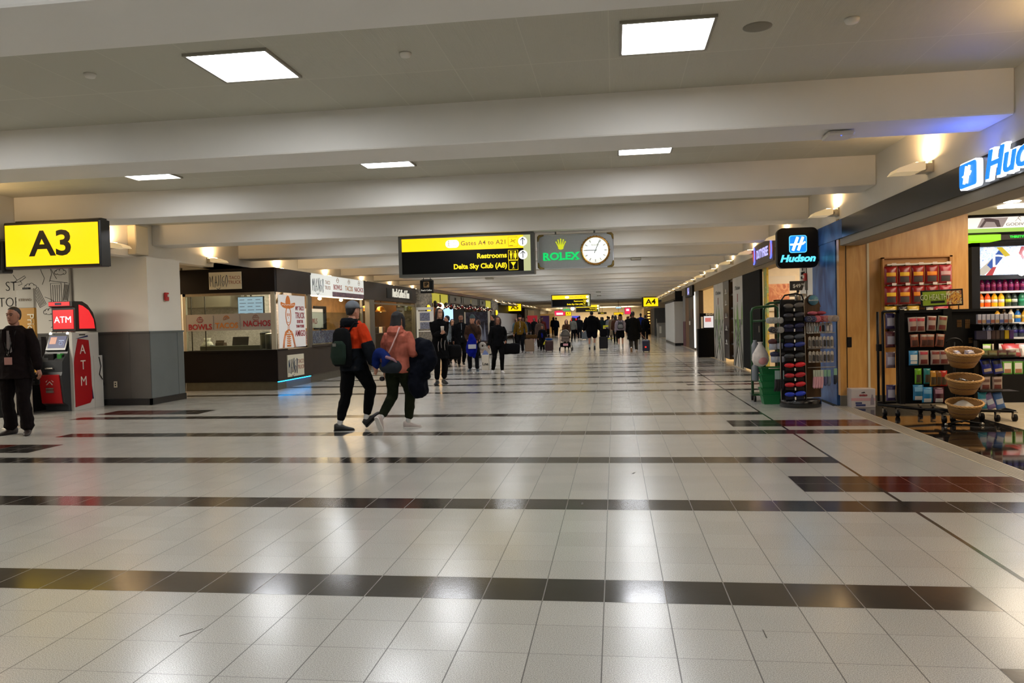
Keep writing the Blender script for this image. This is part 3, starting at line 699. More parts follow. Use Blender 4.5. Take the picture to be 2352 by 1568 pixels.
strokes(b, [[(0, .09), (.012, .07)], arc(0, .0, .06, .03, 200, 340, 8), [(-.03, -.1), (-.035, -.2)], [(.03, -.1), (.035, -.2)]], .007, q)
b.prism([(-.04, -.18), (.04, -.18), (.20, -.24), (.21, -.33), (.11, -.31), (.11, -.58), (-.11, -.58), (-.11, -.31), (-.21, -.33), (-.20, -.24)], 0, .002, 0, q)
strokes(b, [[(-.21, -.28), (-.29, -.44), (-.33, -.6)], [(-.17, -.30), (-.24, -.44), (-.28, -.6)], [(.21, -.28), (.29, -.44), (.36, -.6)], [(.17, -.30), (.24, -.44), (.30, -.6)]], .012, q)
b.build('hatted_skeleton_print', OR, k, False)
b = MB()
for i in range(6):
    z = -.28-.05*i
    for s in (-1, 1): strokes(b, [[(s*.02, z), (s*.12, z+.01)]], .011, q @ Matrix.Translation((0, 0, .004)), 4)
strokes(b, [[(0, -.22), (0, -.26)]], .018, q @ Matrix.Translation((0, 0, .004)))
strokes(b, [[(x*.07-.35, .36+.025*abs(math.sin(x*1.5))) for x in range(11)]], .006, q @ Matrix.Translation((0, 0, .004)))
b.build('rib_print', PW, k, False)
for s_, z, sz in (('MY TACO', .30, .135), ('TRUCK', .13, .20), ('IS BETTER', -.01, .10), ('THAN YOURS', -.12, .09), ('AMIGO', -.29, .20)):
    text(s_, sz, po @ Matrix.Translation((.40, z, .014)), CRIM, k, sx=.82 if s_ != 'AMIGO' else .9, off=.003, name='poster_lettering')
area('kiosk_fill', (-8.5, 17.0, 2.62), 1.2, 75, lin('#ffe9c8'), (0, 0, 0), k)  # added fill to brighten the kiosk inside, has no fitting
area('kiosk_fill', (-9.6, 17.2, 2.55), .8, 30, lin('#ffe9c8'), (0, 0, 0), k)  # second added kiosk fill, towards the left end
# inside: back wall panels, menu screen, pots, crates
b = MB(); b.box(-11.9, -7.9, 18.25, 18.29, .0, 2.66); struct('wall_kiosk_back', b, print_mat('kiosk_back_wallpaper', ['#8c8482', '#c4bcb8', '#a49c98', '#cfc8c4'], 16))
b = MB(); b.bbox(-10.6, -9.2, 17.7, 18.24, 1.9, 2.5, .02); b.build('extractor_hood', M_SSTL, k, False)
for p in ([(-9.1, 18.23, 2.2), (-8.6, 18.23, 1.6)], [(-8.3, 18.23, 2.0), (-8.1, 18.23, 2.3), (-7.6, 18.23, 2.4)]):
    b = MB(); b.tube(p, .03, 6); b.build('wall_stripe', mat('stripe_brown', '#6b5a3a', .6), k, False)
t = thing('menu_screen', 'pale blue menu screen hanging inside the taco kiosk', 'screen', (-8.55, 17.4, 1.92))
b = MB(); b.bbox(-.33, .33, 0, .05, -.22, .22, .01); b.build('case', M_BLK, t)
b = MB(); b.box(-.31, .31, -.005, 0, -.20, .20); b.build('display', emat('menu_blue', '#b9d4ea', 1.0), t)
b = MB()
for i in range(5):
    for j in range(3): b.box(-.27+j*.2, -.15+j*.2+.04*(i % 2), -.009, -.004, .13-.08*i, .145-.08*i)
b.build('menu_lines', emat('menu_text', '#7f7f96', .6), t)
b = MB(); b.cyl((0, .03, .22), (0, .03, .85), .015); b.build('drop_rod', M_BLK, t)
def pot(x, y, z, r, h, label, lid=M_SSTL):
    t = thing('soup_kettle', label, 'pot', (x, y, z))
    MB().lathe([(r*.9, 0), (r, .02), (r, h-.02), (r*1.04, h)], (0, 0, 0), 24).build('body', M_SSTL, t)
    MB().lathe([(r*1.05, h), (r*1.0, h+.03), (r*.5, h+.05), (.02, h+.055)], (0, 0, 0), 24).build('lid', lid, t)
pot(-7.75, 16.75, .90, .14, .32, 'shiny steel kettle on the kiosk counter, the right of two')
pot(-7.98, 16.95, .90, .13, .34, 'steel kettle with dark lid on the kiosk counter, the left of two', M_BLK)
t = thing('laptop_stand', 'black folding board standing open on the kiosk counter', 'stand', (-8.5, 16.7, .90))
b = MB(); b.box(-.19, .19, -.01, .01, 0, .30, 0, Matrix.Rotation(-.25, 4, 'X')); b.build('board', M_BLK, t)
b = MB(); b.box(-.24, .24, -.16, -.02, 0, .015); b.build('base', M_SSTL, t)
t = thing('cardboard_box', 'brown cardboard carton on the kiosk counter by the laptop board', 'box', (-8.95, 16.7, .90))
b = MB(); b.bbox(-.1, .1, -.08, .08, 0, .17, .005); b.build('carton', mat('cardboard', '#4d3520', .7), t)
b = MB(); b.box(-.1, .1, -.085, -.08, .14, .21, 0, Matrix.Rotation(-.2, 4, 'X')); b.build('flap', mat('cardboard', '#4d3520', .7), t)
t = thing('plastic_bag', 'crumpled clear bag on the left end of the kiosk counter', 'bag', (-9.28, 16.7, .90))
MB().lathe([(.05, 0), (.12, .03), (.13, .10), (.10, .18), (.06, .22), (.075, .28)], (0, 0, 0), 14, 0, 1.1, .8).build('bag', mat('clear_poly', '#cfcabb', .3, mottle=.3, scale=20), t)
t = thing('plastic_tub', 'small white tub beside the clear bag in the kiosk', 'tub', (-9.12, 16.62, .90))
MB().lathe([(.05, 0), (.055, .1), (.06, .12)], (0, 0, 0), 16).build('tub', mat('pale_tub', '#9aa2a6', .3), t)
t = thing('counter_tray', 'long grey steel tray along the back of the kiosk counter', 'tray', (-8.6, 16.5, .90))
b = MB(); b.bbox(-.72, .72, -.07, .07, 0, .10, .01); b.build('tray', mat('olive_tray', '#4c4a3a', .4, metal=.3), t)
for i, (x, z) in enumerate(((-9.4, 1.55), (-9.0, 1.4))):
    pass
# ---- second stall, along the hall
k2 = thing('taco_stall_front', 'long brown counter with white lit menu board beside the kiosk corner', 'kiosk', (-7.5, 20.3, 0))
b = MB(); b.box(-8.0, -7.46, 18.3, 22.3, .2, .90); b.box(-8.0, -7.42, 18.3, 22.3, .88, .93); b.build('counter', M_KSIDE, k2, False)
b = MB(); b.box(-8.0, -7.5, 18.3, 22.3, 0, .2); b.build('kick_plate', M_KICK, k2, False)
b = MB(); b.box(-7.55, -7.40, 18.3, 22.34, 2.30, 2.71); b.build('menu_board', M_SIGNL, k2, False)
b = MB(); b.box(-7.55, -7.402, 19.75, 22.34, 2.17, 2.30); b.build('patterned_strip', print_mat('purple_pattern', ['#2c2028', '#8c6c78', '#402840', '#a08890'], 14), k2, False)
b = MB(); b.box(-7.55, -7.402, 18.3, 19.75, 2.17, 2.30); b.build('menu_board_lower', M_SIGNL, k2, False)
b = MB(); b.box(-7.54, -7.42, 18.3, 22.3, 2.145, 2.17); b.build('light_bar', emat('warm_bar', '#ffe8c0', 2.5), k2, False)
Fm = FXp(-7.40, 19.0, 2.44); 
mango_sign(Fm, 1.35, .5, M_SIGNL, k2, d=.004)
for s_, y, m_ in (('BOWLS', 20.15, CRIM), ('TACOS', 21.05, ORNG), ('NACHOS', 21.9, CRIM)):
    text(s_, .19, FXp(-7.398, y, 2.42), m_, k2, sx=1.0, off=.002, name='dish_lettering')
    b = MB(); strokes(b, [arc(0, 0, .08, .07, 180, 360, 8), [(-.08, 0), (.08, 0)], arc(0, .0, .06, .06, 0, 180, 6)], .006, FXp(-7.396, y, 2.62)); b.build('dish_icon', RUST, k2, False)
for y in (18.32, 22.24):
    b = MB(); b.box(-7.5, -7.43, y, y+.06, .9, 2.17); b.build('post', M_SSTL, k2, False)
b = MB(); b.box(-7.47, -7.462, 18.4, 22.3, .93, 1.75); b.build('glass_screen', GLASS, k2, False)
b = MB(); b.box(-7.60, -7.58, 18.4, 22.3, .95, 1.28); b.build('mosaic_panel', print_mat('violet_mosaic', ['#1c1c48', '#8c8cb8', '#5a1c30', '#d0d0e0', '#3c3c88'], 22, .15), k2, False)
b = MB(); b.box(-9.9, -9.8, 18.3, 22.3, 0, 2.8); struct('wall_stall_back', b, print_mat('arch_wallpaper', ['#9c8c94', '#cfc4ac', '#b0a49c', '#d8ccb4'], 14))
for y0 in (19.2, 20.9):
    b = MB(); b.tube([FXp(-9.735, y0, 1.5) @ Vector((p[0], p[1], 0)) for p in arc(0, 0, .75, .8, 10, 170, 14)], .04, 6); b.build('painted_arch', mat('arch_ochre', '#b8893a', .6), k2, False)
b = MB(); strokes(b, [[(-7.62, 0)]], .01, Matrix.Identity(4)) if False else None
area('stall_fill', (-8.4, 20.3, 2.6), 1.2, 120, lin('#ffe2b8'), (0, 0, 0), k2, 3.5)  # bare area light added to fill the stall interior
t = thing('menu_tablet', 'dark upright screen standing behind the stall counter', 'screen', (-8.1, 20.6, 1.2)); b = MB(); b.bbox(-.02, .02, -.45, .45, .1, .75, .01); b.build('panel', M_BLK, t); b = MB(); b.cyl((0, 0, -.3), (0, 0, .1), .03); b.build('stalk', M_BLK, t)
t = thing('window_poster', 'white poster with red letters hanging in the stall window', 'poster', (-7.75, 19.2, 1.55)); b = MB(); b.box(0, .01, -.7, .7, -.2, .3); b.build('sheet', mat('poster_cream', '#d8cdb8', .5, emit='#d8cdb8', es=.3), t)
text('BOWLS', .2, FXp(-7.738, 19.15, 1.52), CRIM, t)
for y in (18.9, 19.6, 21.2):
    t = thing('spot_lamp', 'small spotlight under the menu board of the stall', 'spotlight', (-7.7, y, 2.12), 0, 'spotlights in the stall'); MB().ball((0, 0, 0), .05, .05, .04).build('bulb', emat('spot_bulb', '#ffe0a0', 25), t); b = MB(); b.cyl((0, 0, .03), (0, 0, .1), .02); b.build('stem', M_BLK, t)
# header bulkhead beyond, cafe fascia
c1 = thing('coffee_bar_front', 'brown coffee bar front with white script letters and metal folding doors', 'shop front', (-7.4, 25.4, 0))
b = MB(); b.box(-7.6, -7.41, 22.35, 28.5, 2.17, 2.72); b.build('header', M_KSIDE, c1, False)
b = MB(); b.box(-7.415, -7.395, 24.7, 27.9, 2.27, 2.60); b.build('black_plaque', M_BLK, c1, False)
text("Peet's Coffee & Tea", .42, FXp(-7.385, 26.35, 2.44), emat('cream_script', '#e8e2d0', .9), c1, sx=.62, shear=.15, off=-.004, ext=.02, name='script_lettering')
for y in (22.85, 28.3):
    b = MB(); b.box(-7.55, -7.40, y, y+.5 if y < 23 else y+.2, 0, 2.17); b.build('steel_jamb', M_SSTL, c1, False)
b = MB(); b.box(-7.5, -7.42, 23.4, 28.3, 2.05, 2.10); b.build('door_rail', M_SSTL, c1, False)
b = MB(); b.box(-10, -9.9, 22.35, 31, 0, 2.75); struct('wall_coffee_back', b, mat('coffee_back', '#8a6a44', .6, mottle=.3, scale=3))
b = MB(); b.bbox(-9.2, -8.2, 23.5, 27.8, 0, 1.1, .02); b.build('bar_counter', mat('dark_wood', '#2c1d14', .4, mottle=.2), c1, False)
b = MB(); b.box(-7.47, -7.462, 26.0, 28.3, .05, 2.05); b.build('glass_door', GLASS, c1, False)
area('coffee_fill', (-8.6, 25.5, 2.6), 1.2, 110, lin('#ffd9a0'), (0, 0, 0), c1, 4)  # added warm fill for the coffee bar interior, apart from the pendants
for i in range(9):
    y = 23.7+i*.45; t = thing('coffee_bag', 'dark coffee bag on the shelf inside the coffee bar', 'coffee bag', (-8.3, y, 1.1), 0, 'coffee bags inside the coffee bar')
    b = MB(); b.bbox(-.06, .06, -.05, .05, 0, .22, .01); b.build('bag', mat(['bag_black', 'bag_white', 'bag_brown'][i % 3], ['#151210', '#c8c0b0', '#4a2a1a'][i % 3], .5), t)
for y in (24.0, 25.6):
    t = thing('pendant_lamp', 'copper pendant lamp inside the coffee bar', 'pendant lamp', (-7.9, y, 1.9), 0, 'copper pendants in the coffee bar')
    MB().lathe([(.02, .12), (.1, .10), (.19, -.05), (.18, -.07)], (0, 0, 0), 20).build('shade', mat('copper', '#c8893a', .3, metal=.8), t)
    MB().ball((0, 0, -.03), .05).build('bulb', emat('amber_bulb', '#ffc060', 12), t); b = MB(); b.cyl((0, 0, .12), (0, 0, .7), .008, 6); b.build('cord', M_BLK, t)
# hanging cafe sign
t = thing('hanging_cafe_sign', 'small black hanging square sign with gold emblem and cafe name', 'sign', (-4.27, 17.4, 2.09))
b = MB(); b.bbox(-.15, .15, 0, .12, 0, .30, .012); b.build('box', M_BLK, t)
b = MB(); b.cyl((-.08, .06, .3), (-.08, .06, .93), .008, 6); b.cyl((.08, .06, .3), (.08, .06, .93), .008, 6); b.box(-.12, .12, .04, .08, .31, .325); b.build('drop_rods', M_BLK, t)
b = MB(); b.box(-.065, .065, -.006, 0, .13, .26); b.build('gold_square', emat('gold_sq', '#7a5c34', .7), t)
text('IP', .12, FY(-4.27, 17.39, 2.285), M_BLK, t, off=.006, name='emblem_letters')
text("Peet's Coffee", .055, FY(-4.27, 17.395, 2.155), emat('cream_script', '#e8e2d0', .9), t, sx=.85, name='cafe_lettering')
# ================================================================== CASH MACHINE + LEFT RECESS
M_RED = mat('atm_red', '#a80f16', .35, coat=.3); M_REDE = emat('atm_red_lit', '#ff2a30', .95); M_GRAPH = mat('graphite_plastic', '#2b2d30', .4); M_WP = mat('white_panel', '#c9c6be', .35)
a = thing('cash_machine', 'red and white cash machine with lit red topper beside the grey wainscot', 'cash machine', (-9.75, 12.5, 0))
b = MB(); b.box(-10.02, -9.56, 12.72, 13.22, 0, 1.36); b.box(-9.56, -9.50, 12.52, 13.22, 0, 1.38); b.box(-9.52, -9.49, 13.06, 13.3, 0, .95); b.build('surround', M_WP, a, False)
# side art
b = MB(); S = Matrix(((0, 0, 1, -9.498), (1, 0, 0, 0), (0, 1, 0, 0), (0, 0, 0, 1)))
b.prism([(12.54, .06), (12.93, .10), (12.99, .18), (12.98, .9), (12.94, 1.24), (12.66, 1.27), (12.56, .95), (12.54, .85)], 0, .006, 0, S); b.build('red_side_art', M_RED, a, False)
b = MB(); b.prism([(12.60, 1.27), (12.92, 1.33), (12.93, 1.30), (12.68, 1.275)], 0, .005, 0, S); b.prism([(12.99, .4), (13.03, .17), (13.0, .16), (12.985, .3)], 0, .005, 0, S); b.build('navy_swoosh', mat('navy', '#1a2350', .4), a, False)
for ch, z in (('A', 1.07), ('T', .79), ('M', .50)): text(ch, .24, FXp(-9.490, 12.77, z), M_WHT, a, off=.0, sx=.95, name='side_letter')
b = MB(); b.tube([(-9.485, 13.2, .92), (-9.48, 13.24, .75), (-9.48, 13.19, .6), (-9.47, 13.26, .5)], .008, 6); b.build('power_cable', M_BLK, a, False)
b = MB(); b.box(-9.497, -9.494, 12.7, 12.86, 1.33, 1.35); b.build('vent_slot', M_BLK, a, False)
# machine
b = MB(); SX = Matrix(((0, 0, 1, 0), (1, 0, 0, 0), (0, 1, 0, 0), (0, 0, 0, 1)))
b.prism([(12.45, 0), (12.78, 0), (12.78, 1.36), (12.62, 1.38), (12.47, 1.02), (12.33, .88), (12.32, .70), (12.30, .64), (12.36, .16), (12.45, .10)], -10.0, -9.56, 0, SX); b.build('machine_body', M_GRAPH, a, False)
b = MB(); b.prism([(12.31, .66), (12.285, .64), (12.34, .16), (12.37, .14)], -9.985, -9.60, 0, SX); vd = b.build('red_vault_door', M_RED, a, False)
b = MB(); Mf = Matrix.Translation((-9.79, 12.297, .52)) @ Matrix.Rotation(-.10, 4, 'X') @ Matrix(((1, 0, 0, 0), (0, 0, -1, 0), (0, 1, 0, 0), (0, 0, 0, 1)))
strokes(b, [[(-.07, -.02), (0, .05), (.07, -.02)], [(-.055, -.07), (0, -.015), (.055, -.07)]], .009, Mf @ Matrix.Translation((0, .03, .0))); b.build('chevron_mark', M_WHT, vd, False)
b = MB(); b.box(-9.86, -9.73, 12.29, 12.315, .40, .425); b.box(-9.86, -9.73, 12.29, 12.32, .34, .385); b.build('card_plate', M_STEEL, a, False)
Ms = Matrix.Translation((-9.78, 12.535, 1.20)) @ Matrix.Rotation(-.40, 4, 'X')
b = MB(); b.bbox(-.20, .20, -.03, .03, -.15, .16, .01, 0, Ms); b.build('screen_bezel', mat('gloss_black', '#101012', .2), a, False)
b = MB(); b.box(-.16, .16, -.036, -.03, -.10, .12, 0, Ms); dsp = b.build('display', emat('atm_blue', '#1c2a68', .8), a, False)
b = MB(); b.box(-.14, -.02, -.040, -.036, -.03, .10, 0, Ms); b.build('picture_tile', emat('peach_tile', '#e8a080', .8), dsp, False)
b = MB(); b.tube([Ms @ Vector((.08+math.cos(t)*.03, -.04, -.02+math.sin(t)*.03)) for t in [2*PI*i/12 for i in range(13)]], .004, 5); b.box(.03, .13, -.04, -.036, .03, .04, 0, Ms); b.build('screen_graphics', emat('screen_white', '#c0d0f0', .8), dsp, False)
for x in (-9.95, -9.62):
    t_ = MB(); t_.cyl((x, 12.58, 1.385), (x, 12.56, 1.36), .022, 12); t_.build('corner_lamp', emat('chrome_lamp', '#fff8e8', 3), a, False)
b = MB(); b.box(-9.96, -9.60, 12.40, 12.42, .93, 1.0, 0); b.bbox(-9.86, -9.74, 12.36, 12.45, .90, 1.02, .01); b.build('cash_slot', M_BLK, a, False)
b = MB(); b.bbox(-9.70, -9.62, 12.38, 12.46, .92, 1.02, .01); b.build('green_reader', emat('reader_green', '#10801c', .5), a, False)
b = MB(); b.bbox(-9.87, -9.72, 12.29, 12.36, .75, .775, .005); b.build('shelf_light', M_STEEL, a, False)
# lit topper with curved back
b = MB(); b.prism([(12.58, 1.40), (13.18, 1.40), (13.17, 1.55), (13.10, 1.74), (12.96, 1.88), (12.82, 1.94), (12.55, 1.94), (12.55, 1.85), (12.62, 1.83), (12.62, 1.42)], -9.95, -9.50, 0, SX); b.build('topper', M_SIGNBLK, a, False)
b = MB(); b.box(-9.92, -9.53, 12.606, 12.62, 1.45, 1.79); b.box(-9.945, -9.545, 12.54, 12.55, 1.86, 1.93); lf = b.build('lit_front_panel', M_REDE, a, False)
b = MB(); b.prism([(12.72, 1.45), (13.13, 1.45), (13.10, 1.62), (12.98, 1.78), (12.82, 1.86), (12.72, 1.88)], 0, .008, 0, Matrix(((0, 0, 1, -9.50), (1, 0, 0, 0), (0, 1, 0, 0), (0, 0, 0, 1)))); b.build('lit_side_panel', M_REDE, a, False)
b = MB(); b.box(-9.82, -9.70, 12.535, 12.54, 1.875, 1.915); b.build('flag_badge', mat('badge_navy', '#101a50', .4), a, False)
text('ATM', .165, FY(-9.725, 12.60, 1.61), WHT_E, lf, off=.0, name='front_lettering')
# outlet + plug on the wall
for x, w, lb in ((-9.29, .035, 'cream wall outlet low on the grey wainscot'),):
    t = thing('wall_outlet', lb, 'outlet', (x, 13.375, .39)); b = MB(); b.bbox(-w, w, -.012, 0, -.055, .06, .004); b.build('plate', mat('ivory_plastic', '#cfc6ae', .4), t); b = MB(); b.box(-.012, .012, -.014, -.01, -.03, -.005); b.box(-.012, .012, -.014, -.01, .012, .035); b.build('sockets', M_BLK, t)
t = thing('plug_box', 'grey plug box with loose cable low on the wainscot by the cash machine', 'outlet', (-9.6, 13.375, .39)); b = MB(); b.bbox(-.05, .05, -.06, 0, -.08, .08, .01); b.build('box', mat('plug_grey', '#4c4c48', .4), t)
b = MB(); b.tube([(0, -.05, .1), (.05, -.06, .16), (.10, -.04, .02), (.06, -.05, -.1), (-.05, -.05, -.09)], .008, 6); b.build('cable', M_BLK, t)
# mural with line drawings on the recess wall
mu = thing('wall_mural', 'white wall mural with black outline drawings of towers, a plane and clouds', 'mural', (-11, 13.37, 1.3))
b = MB(); b.box(-13.5, -10.15, 13.355, 13.37, 1.38, 2.74); b.build('white_panel', mat('mural_white', '#cfcac0', .6), mu, False)
b = MB(); b.box(-10.15, -10.11, 13.35, 13.37, 1.38, 2.74); b.build('edge_strip', mat('mural_strip', '#8c857a', .5), mu, False)
F = FY(-10.7, 13.35, 1.9); b = MB(); LN = []
def cloud(x, y, s): return [arc(x-s*.6, y, s*.4, s*.35, 90, 270, 6)+arc(x, y-s*.05, s*.6, s*.35, 200, 340, 8)+arc(x+s*.6, y, s*.4, s*.35, -90, 90, 6)+arc(x+.2*s, y+s*.25, s*.4, s*.35, 0, 180, 6)+arc(x-s*.35, y+s*.2, s*.35, s*.3, 40, 190, 6)]
LN += cloud(.38, .62, .12)+cloud(-.25, .36, .13)+cloud(.12, -.12, .12)
LN += [[(-.62, .45), (-.48, .52), (-.36, .58), (-.34, .55), (-.46, .47), (-.62, .45)], [(-.52, .5), (-.6, .60)], [(-.46, .5), (-.42, .42), (-.5, .4)]]
def tower(x, y, w, h, a, n=5):
    R2 = Matrix.Rotation(a, 2); o = []
    def q(p): v = R2 @ Vector(p); return (x+v.x, y+v.y)
    o.append([q(p) for p in [(-w/2, 0), (-w/2, h), (w/2, h), (w/2, 0), (-w/2, 0)]])
    for i in range(1, n): o.append([q((-w/2+w*i/n, h*.05)), q((-w/2+w*i/n, h*.92))])
    return o
LN += tower(.28, .02, .22, .40, .0)+tower(.0, .0, .14, .36, .45)+tower(-.22, -.28, .16, .42, 1.05)+tower(.46, .08, .1, .34, -.15)+tower(-.24, -.42, .14, .34, 1.3)
LN += [[(.0, .40), (.05, .52), (.0, .62), (-.03, .7)], [(.15, .45), (.2, .6), (.18, .7), (.3, .5)], [(.52, .42), (.16, .47)]]
for i in range(12):
    an = 2*PI*i/12; LN.append([(.38+.10*math.cos(an), -.28+.10*math.sin(an)), (.38+.27*math.cos(an), -.28+.27*math.sin(an))])
LN += [arc(.38, -.28, .055, .055, 0, 360, 12), arc(-.1, -.32, .55, .5, 20, 75, 8), arc(-.5, -.5, .3, .2, 0, 90, 6)]
strokes(b, LN, .0042, F, 4); b.build('outline_drawing', mat('mural_ink', '#1c1a18', .6), mu, False)
for s_, z_ in (('ST', 2.28), ('TOPS', 1.98), ('R', 1.68)): text(s_, .26, FY(-11.35, 13.35, z_), mat('mural_ink', '#1c1a18', .6), mu, sx=.9, off=-.004, name='mural_lettering')
# priority banner stand, stanchion
t = thing('priority_banner', 'tall grey and mustard airline banner behind the man in the dark suit', 'banner', (-9.45, 11.4, 0))
b = MB(); b.bbox(-.16, .16, 0, .05, .75, 1.8, .01); b.build('mustard_panel', mat('mustard_board', '#a8781c', .5), t)
b = MB(); b.bbox(-.16, .16, -.004, .054, 1.8, 2.10, .01); b.build('grey_header', mat('header_grey', '#a39e92', .5), t)
b = MB(); b.bbox(-.05, .07, 0, .05, 2.10, 2.13, .005); b.build('clip', M_BLK, t)
text('Priority', .17, FY(-9.37, 11.395, 1.45) @ Matrix.Rotation(-PI/2, 4, 'Z'), M_SIGNW, t, name='banner_lettering')
text('ETIHAD', .055, FY(-9.45, 11.39, 1.93), mat('bronze_ink', '#7c6a54', .5), t, sx=1.2, name='airline_lettering')
b = MB(); b.cyl((0, .03, 0), (0, .03, .75), .03); b.build('post', M_STEEL, t)
t = thing('stanchion_post', 'pale metal stanchion post standing between the suit man\'s legs', 'stanchion', (-8.75, 10.25, 0))
b = MB(); b.cyl((0, 0, .02), (0, 0, .9), .035); b.build('post', mat('pale_post', '#b5aea0', .35, metal=.3), t)
b = MB(); b.lathe([(.16, 0), (.16, .015), (.05, .035)], (0, 0, 0), 24); b.build('base', mat('pale_post', '#b5aea0', .35, metal=.3), t)
t = thing('gate_podium', 'dark gate podium mostly hidden behind the suit man and banner', 'podium', (-9.75, 11.55, 0))
b = MB(); b.bbox(-1.4, -.35, 0, .6, 0, 1.05, .02); b.bbox(-1.45, -.3, -.05, .65, 1.05, 1.1, .01); b.build('cabinet', M_BLK, t)
# black cabinet right of suit man
t = thing('waiting_chair', 'black and dark red padded chair back seen behind the suit man', 'chair', (-10.35, 12.75, 0))
b = MB(); b.bbox(-.35, .12, 0, .12, .5, 1.32, .1); b.build('backrest', mat('dark_chair', '#140c0d', .6), t)
b = MB(); b.bbox(-.38, .15, -.45, .1, .0, .52, .05); b.build('seat_base', mat('dark_chair', '#140c0d', .6), t)

# ================================================================== LEFT: STONE PILLARS + BAR
def stone_mat():
    m, nt, b = blank_mat('stacked_stone'); L = nt.links.new; N = nt.nodes.new
    tc = N('ShaderNodeTexCoord'); mp = N('ShaderNodeMapping'); mp.inputs['Scale'].default_value = (6, 6, 14); L(tc.outputs['Object'], mp.inputs[0])
    v = N('ShaderNodeTexVoronoi'); v.inputs['Scale'].default_value = 1; L(mp.outputs[0], v.inputs['Vector'])
    r = N('ShaderNodeValToRGB'); r.color_ramp.elements[0].color = lin('#4a4338'); r.color_ramp.elements[1].color = lin('#8c8270'); L(v.outputs['Color'], r.inputs[0]); L(r.outputs[0], b.inputs['Base Color'])
    bp = N('ShaderNodeBump'); bp.inputs['Strength'].default_value = .8; L(v.outputs['Distance'], bp.inputs['Height']); L(bp.outputs[0], b.inputs['Normal']); b.inputs['Roughness'].default_value = .8
    return m
M_STONE = stone_mat()
for y0, y1, x, lb in ((28.6, 31.0, -7.35, 'rough stacked stone pillar between the coffee bar and the wooden bar'), (46.2, 48.8, -7.35, 'second stacked stone pillar at the far end of the wooden bar')):
    t = thing('stone_pillar', lb, 'pillar', (x-.4, (y0+y1)/2, 0)); b = MB(); b.bbox(x-.9, x, y0, y1, 0, 2.72, .15); b.build('stone_face', M_STONE, t, False)
    b = MB(); g = FXp(x+.01, (y0+y1)/2, 1.75); b.loft([[g @ Vector((math.cos(2*PI*j/20)*r*.5, math.sin(2*PI*j/20)*r, z)) for j in range(20)] for r, z in ((.36, 0), (.36, .06), (.30, .06), (.28, .0))], 0); b.build('oval_mirror_frame', mat('dark_bronze', '#2a2218', .3, metal=.6), t, False)
    b = MB(); b.ball((x+.1, (y0+y1)/2, 1.98), .09, .13, .16); b.build('amber_lamp', emat('amber_lamp', '#f0c820', 1.6), t, False)
bar = thing('wooden_bar_front', 'wooden bar with carved sign boards, yellow panels and open serving counter', 'bar', (-7.4, 38.5, 0))
M_WOODD = mat('bar_wood', '#4a2412', .4, mottle=.2, scale=4); M_OLV = mat('taupe_signboard', '#5f594c', .5)
b = MB(); b.box(-7.6, -7.40, 31.0, 46.0, 2.26, 2.68); b.prism([(31.0, 2.68), (34.0, 2.68), (46.0, 2.68), (46.3, 2.80), (31, 2.80)], -7.75, -7.30, 0, SX); b.build('cornice', M_WOODD, bar, False)
for a_, c_ in ((31.0, 33.95), (44.2, 46.0)): b = MB(); b.box(-7.41, -7.37, a_, c_, 2.24, 2.65); b.build('yellow_panel', emat('dull_yellow_panel', '#c8bc30', .75), bar, False)
for y0, y1, s_ in ((34.1, 37.0, 'BAR'), (37.2, 41.8, 'Y|S'), (42.0, 44.1, 'BAR')):
    b = MB(); b.box(-7.41, -7.36, y0, y1, 2.30, 2.66); b.build('sign_board', M_OLV, bar, False)
    b = MB()
    for s in (-1, 1): yc = (y0+y1)/2+s*(y1-y0)*.42; strokes(b, [arc(0, 0, .12, .15, 90 if s < 0 else -90, 270 if s < 0 else 90, 8)], .015, FXp(-7.355, yc, 2.48))
    b.build('scroll_trim', M_BLK, bar, False)
    text(s_, .22, FXp(-7.355, (y0+y1)/2, 2.48), M_BLK if s_ == 'BAR' else emat('gold_dim', '#b8a040', .5), bar, off=.004, name='sign_lettering')
b = MB(); b.box(-8.0, -7.45, 34, 46, .15, .98); b.build('bar_counter', M_WOODD, bar, False)
b = MB(); b.box(-8.05, -7.38, 34, 46, .98, 1.03); b.build('bar_top', mat('pale_bar_top', '#6d675a', .3), bar, False)
for i in range(12): b = MB(); b.box(-7.45, -7.42, 34.3+i, 34.9+i, .25, .9); b.build('counter_panel', mat('bar_wood_light', '#6a3a20', .4, mottle=.2), bar, False)
b = MB(); b.box(-9.9, -9.8, 31, 46, 0, 2.75); struct('wall_bar_back', b, mat('amber_back', '#7a4a1c', .5, mottle=.3, scale=2))
area('bar_fill', (-8.7, 38, 2.6), 1.0, 110, lin('#ffb860'), (0, 0, 0), bar, 8)  # amber fill added behind the bar, without a fitting
for y in (31.1, 45.8): b = MB(); b.box(-7.5, -7.38, y, y+.15, 0, 2.3); b.build('bar_post', M_WOODD, bar, False)
t = thing('globe_lamp', 'round glowing globe lamp under the garland of the bar', 'lamp', (-7.25, 31.9, 2.10)); MB().ball((0, 0, 0), .16).build('globe', emat('globe_glow', '#ffe0a0', 6), t); b = MB(); b.cyl((0, 0, .14), (0, 0, .5), .02); b.build('stem', M_BLK, t)
t = thing('menu_screen', 'bright blue white screen behind the bar counter', 'screen', (-8.4, 38.5, 1.5)); b = MB(); b.bbox(0, .05, -1.2, 1.2, -.1, .75, .02); b.box(.01, .04, -.1, .1, -1.5, 0); b.build('case', M_BLK, t); b = MB(); b.box(.05, .056, -1.15, 1.15, -.05, .7); b.build('display', emat('bar_screen', '#a8d0f8', 1.6), t)
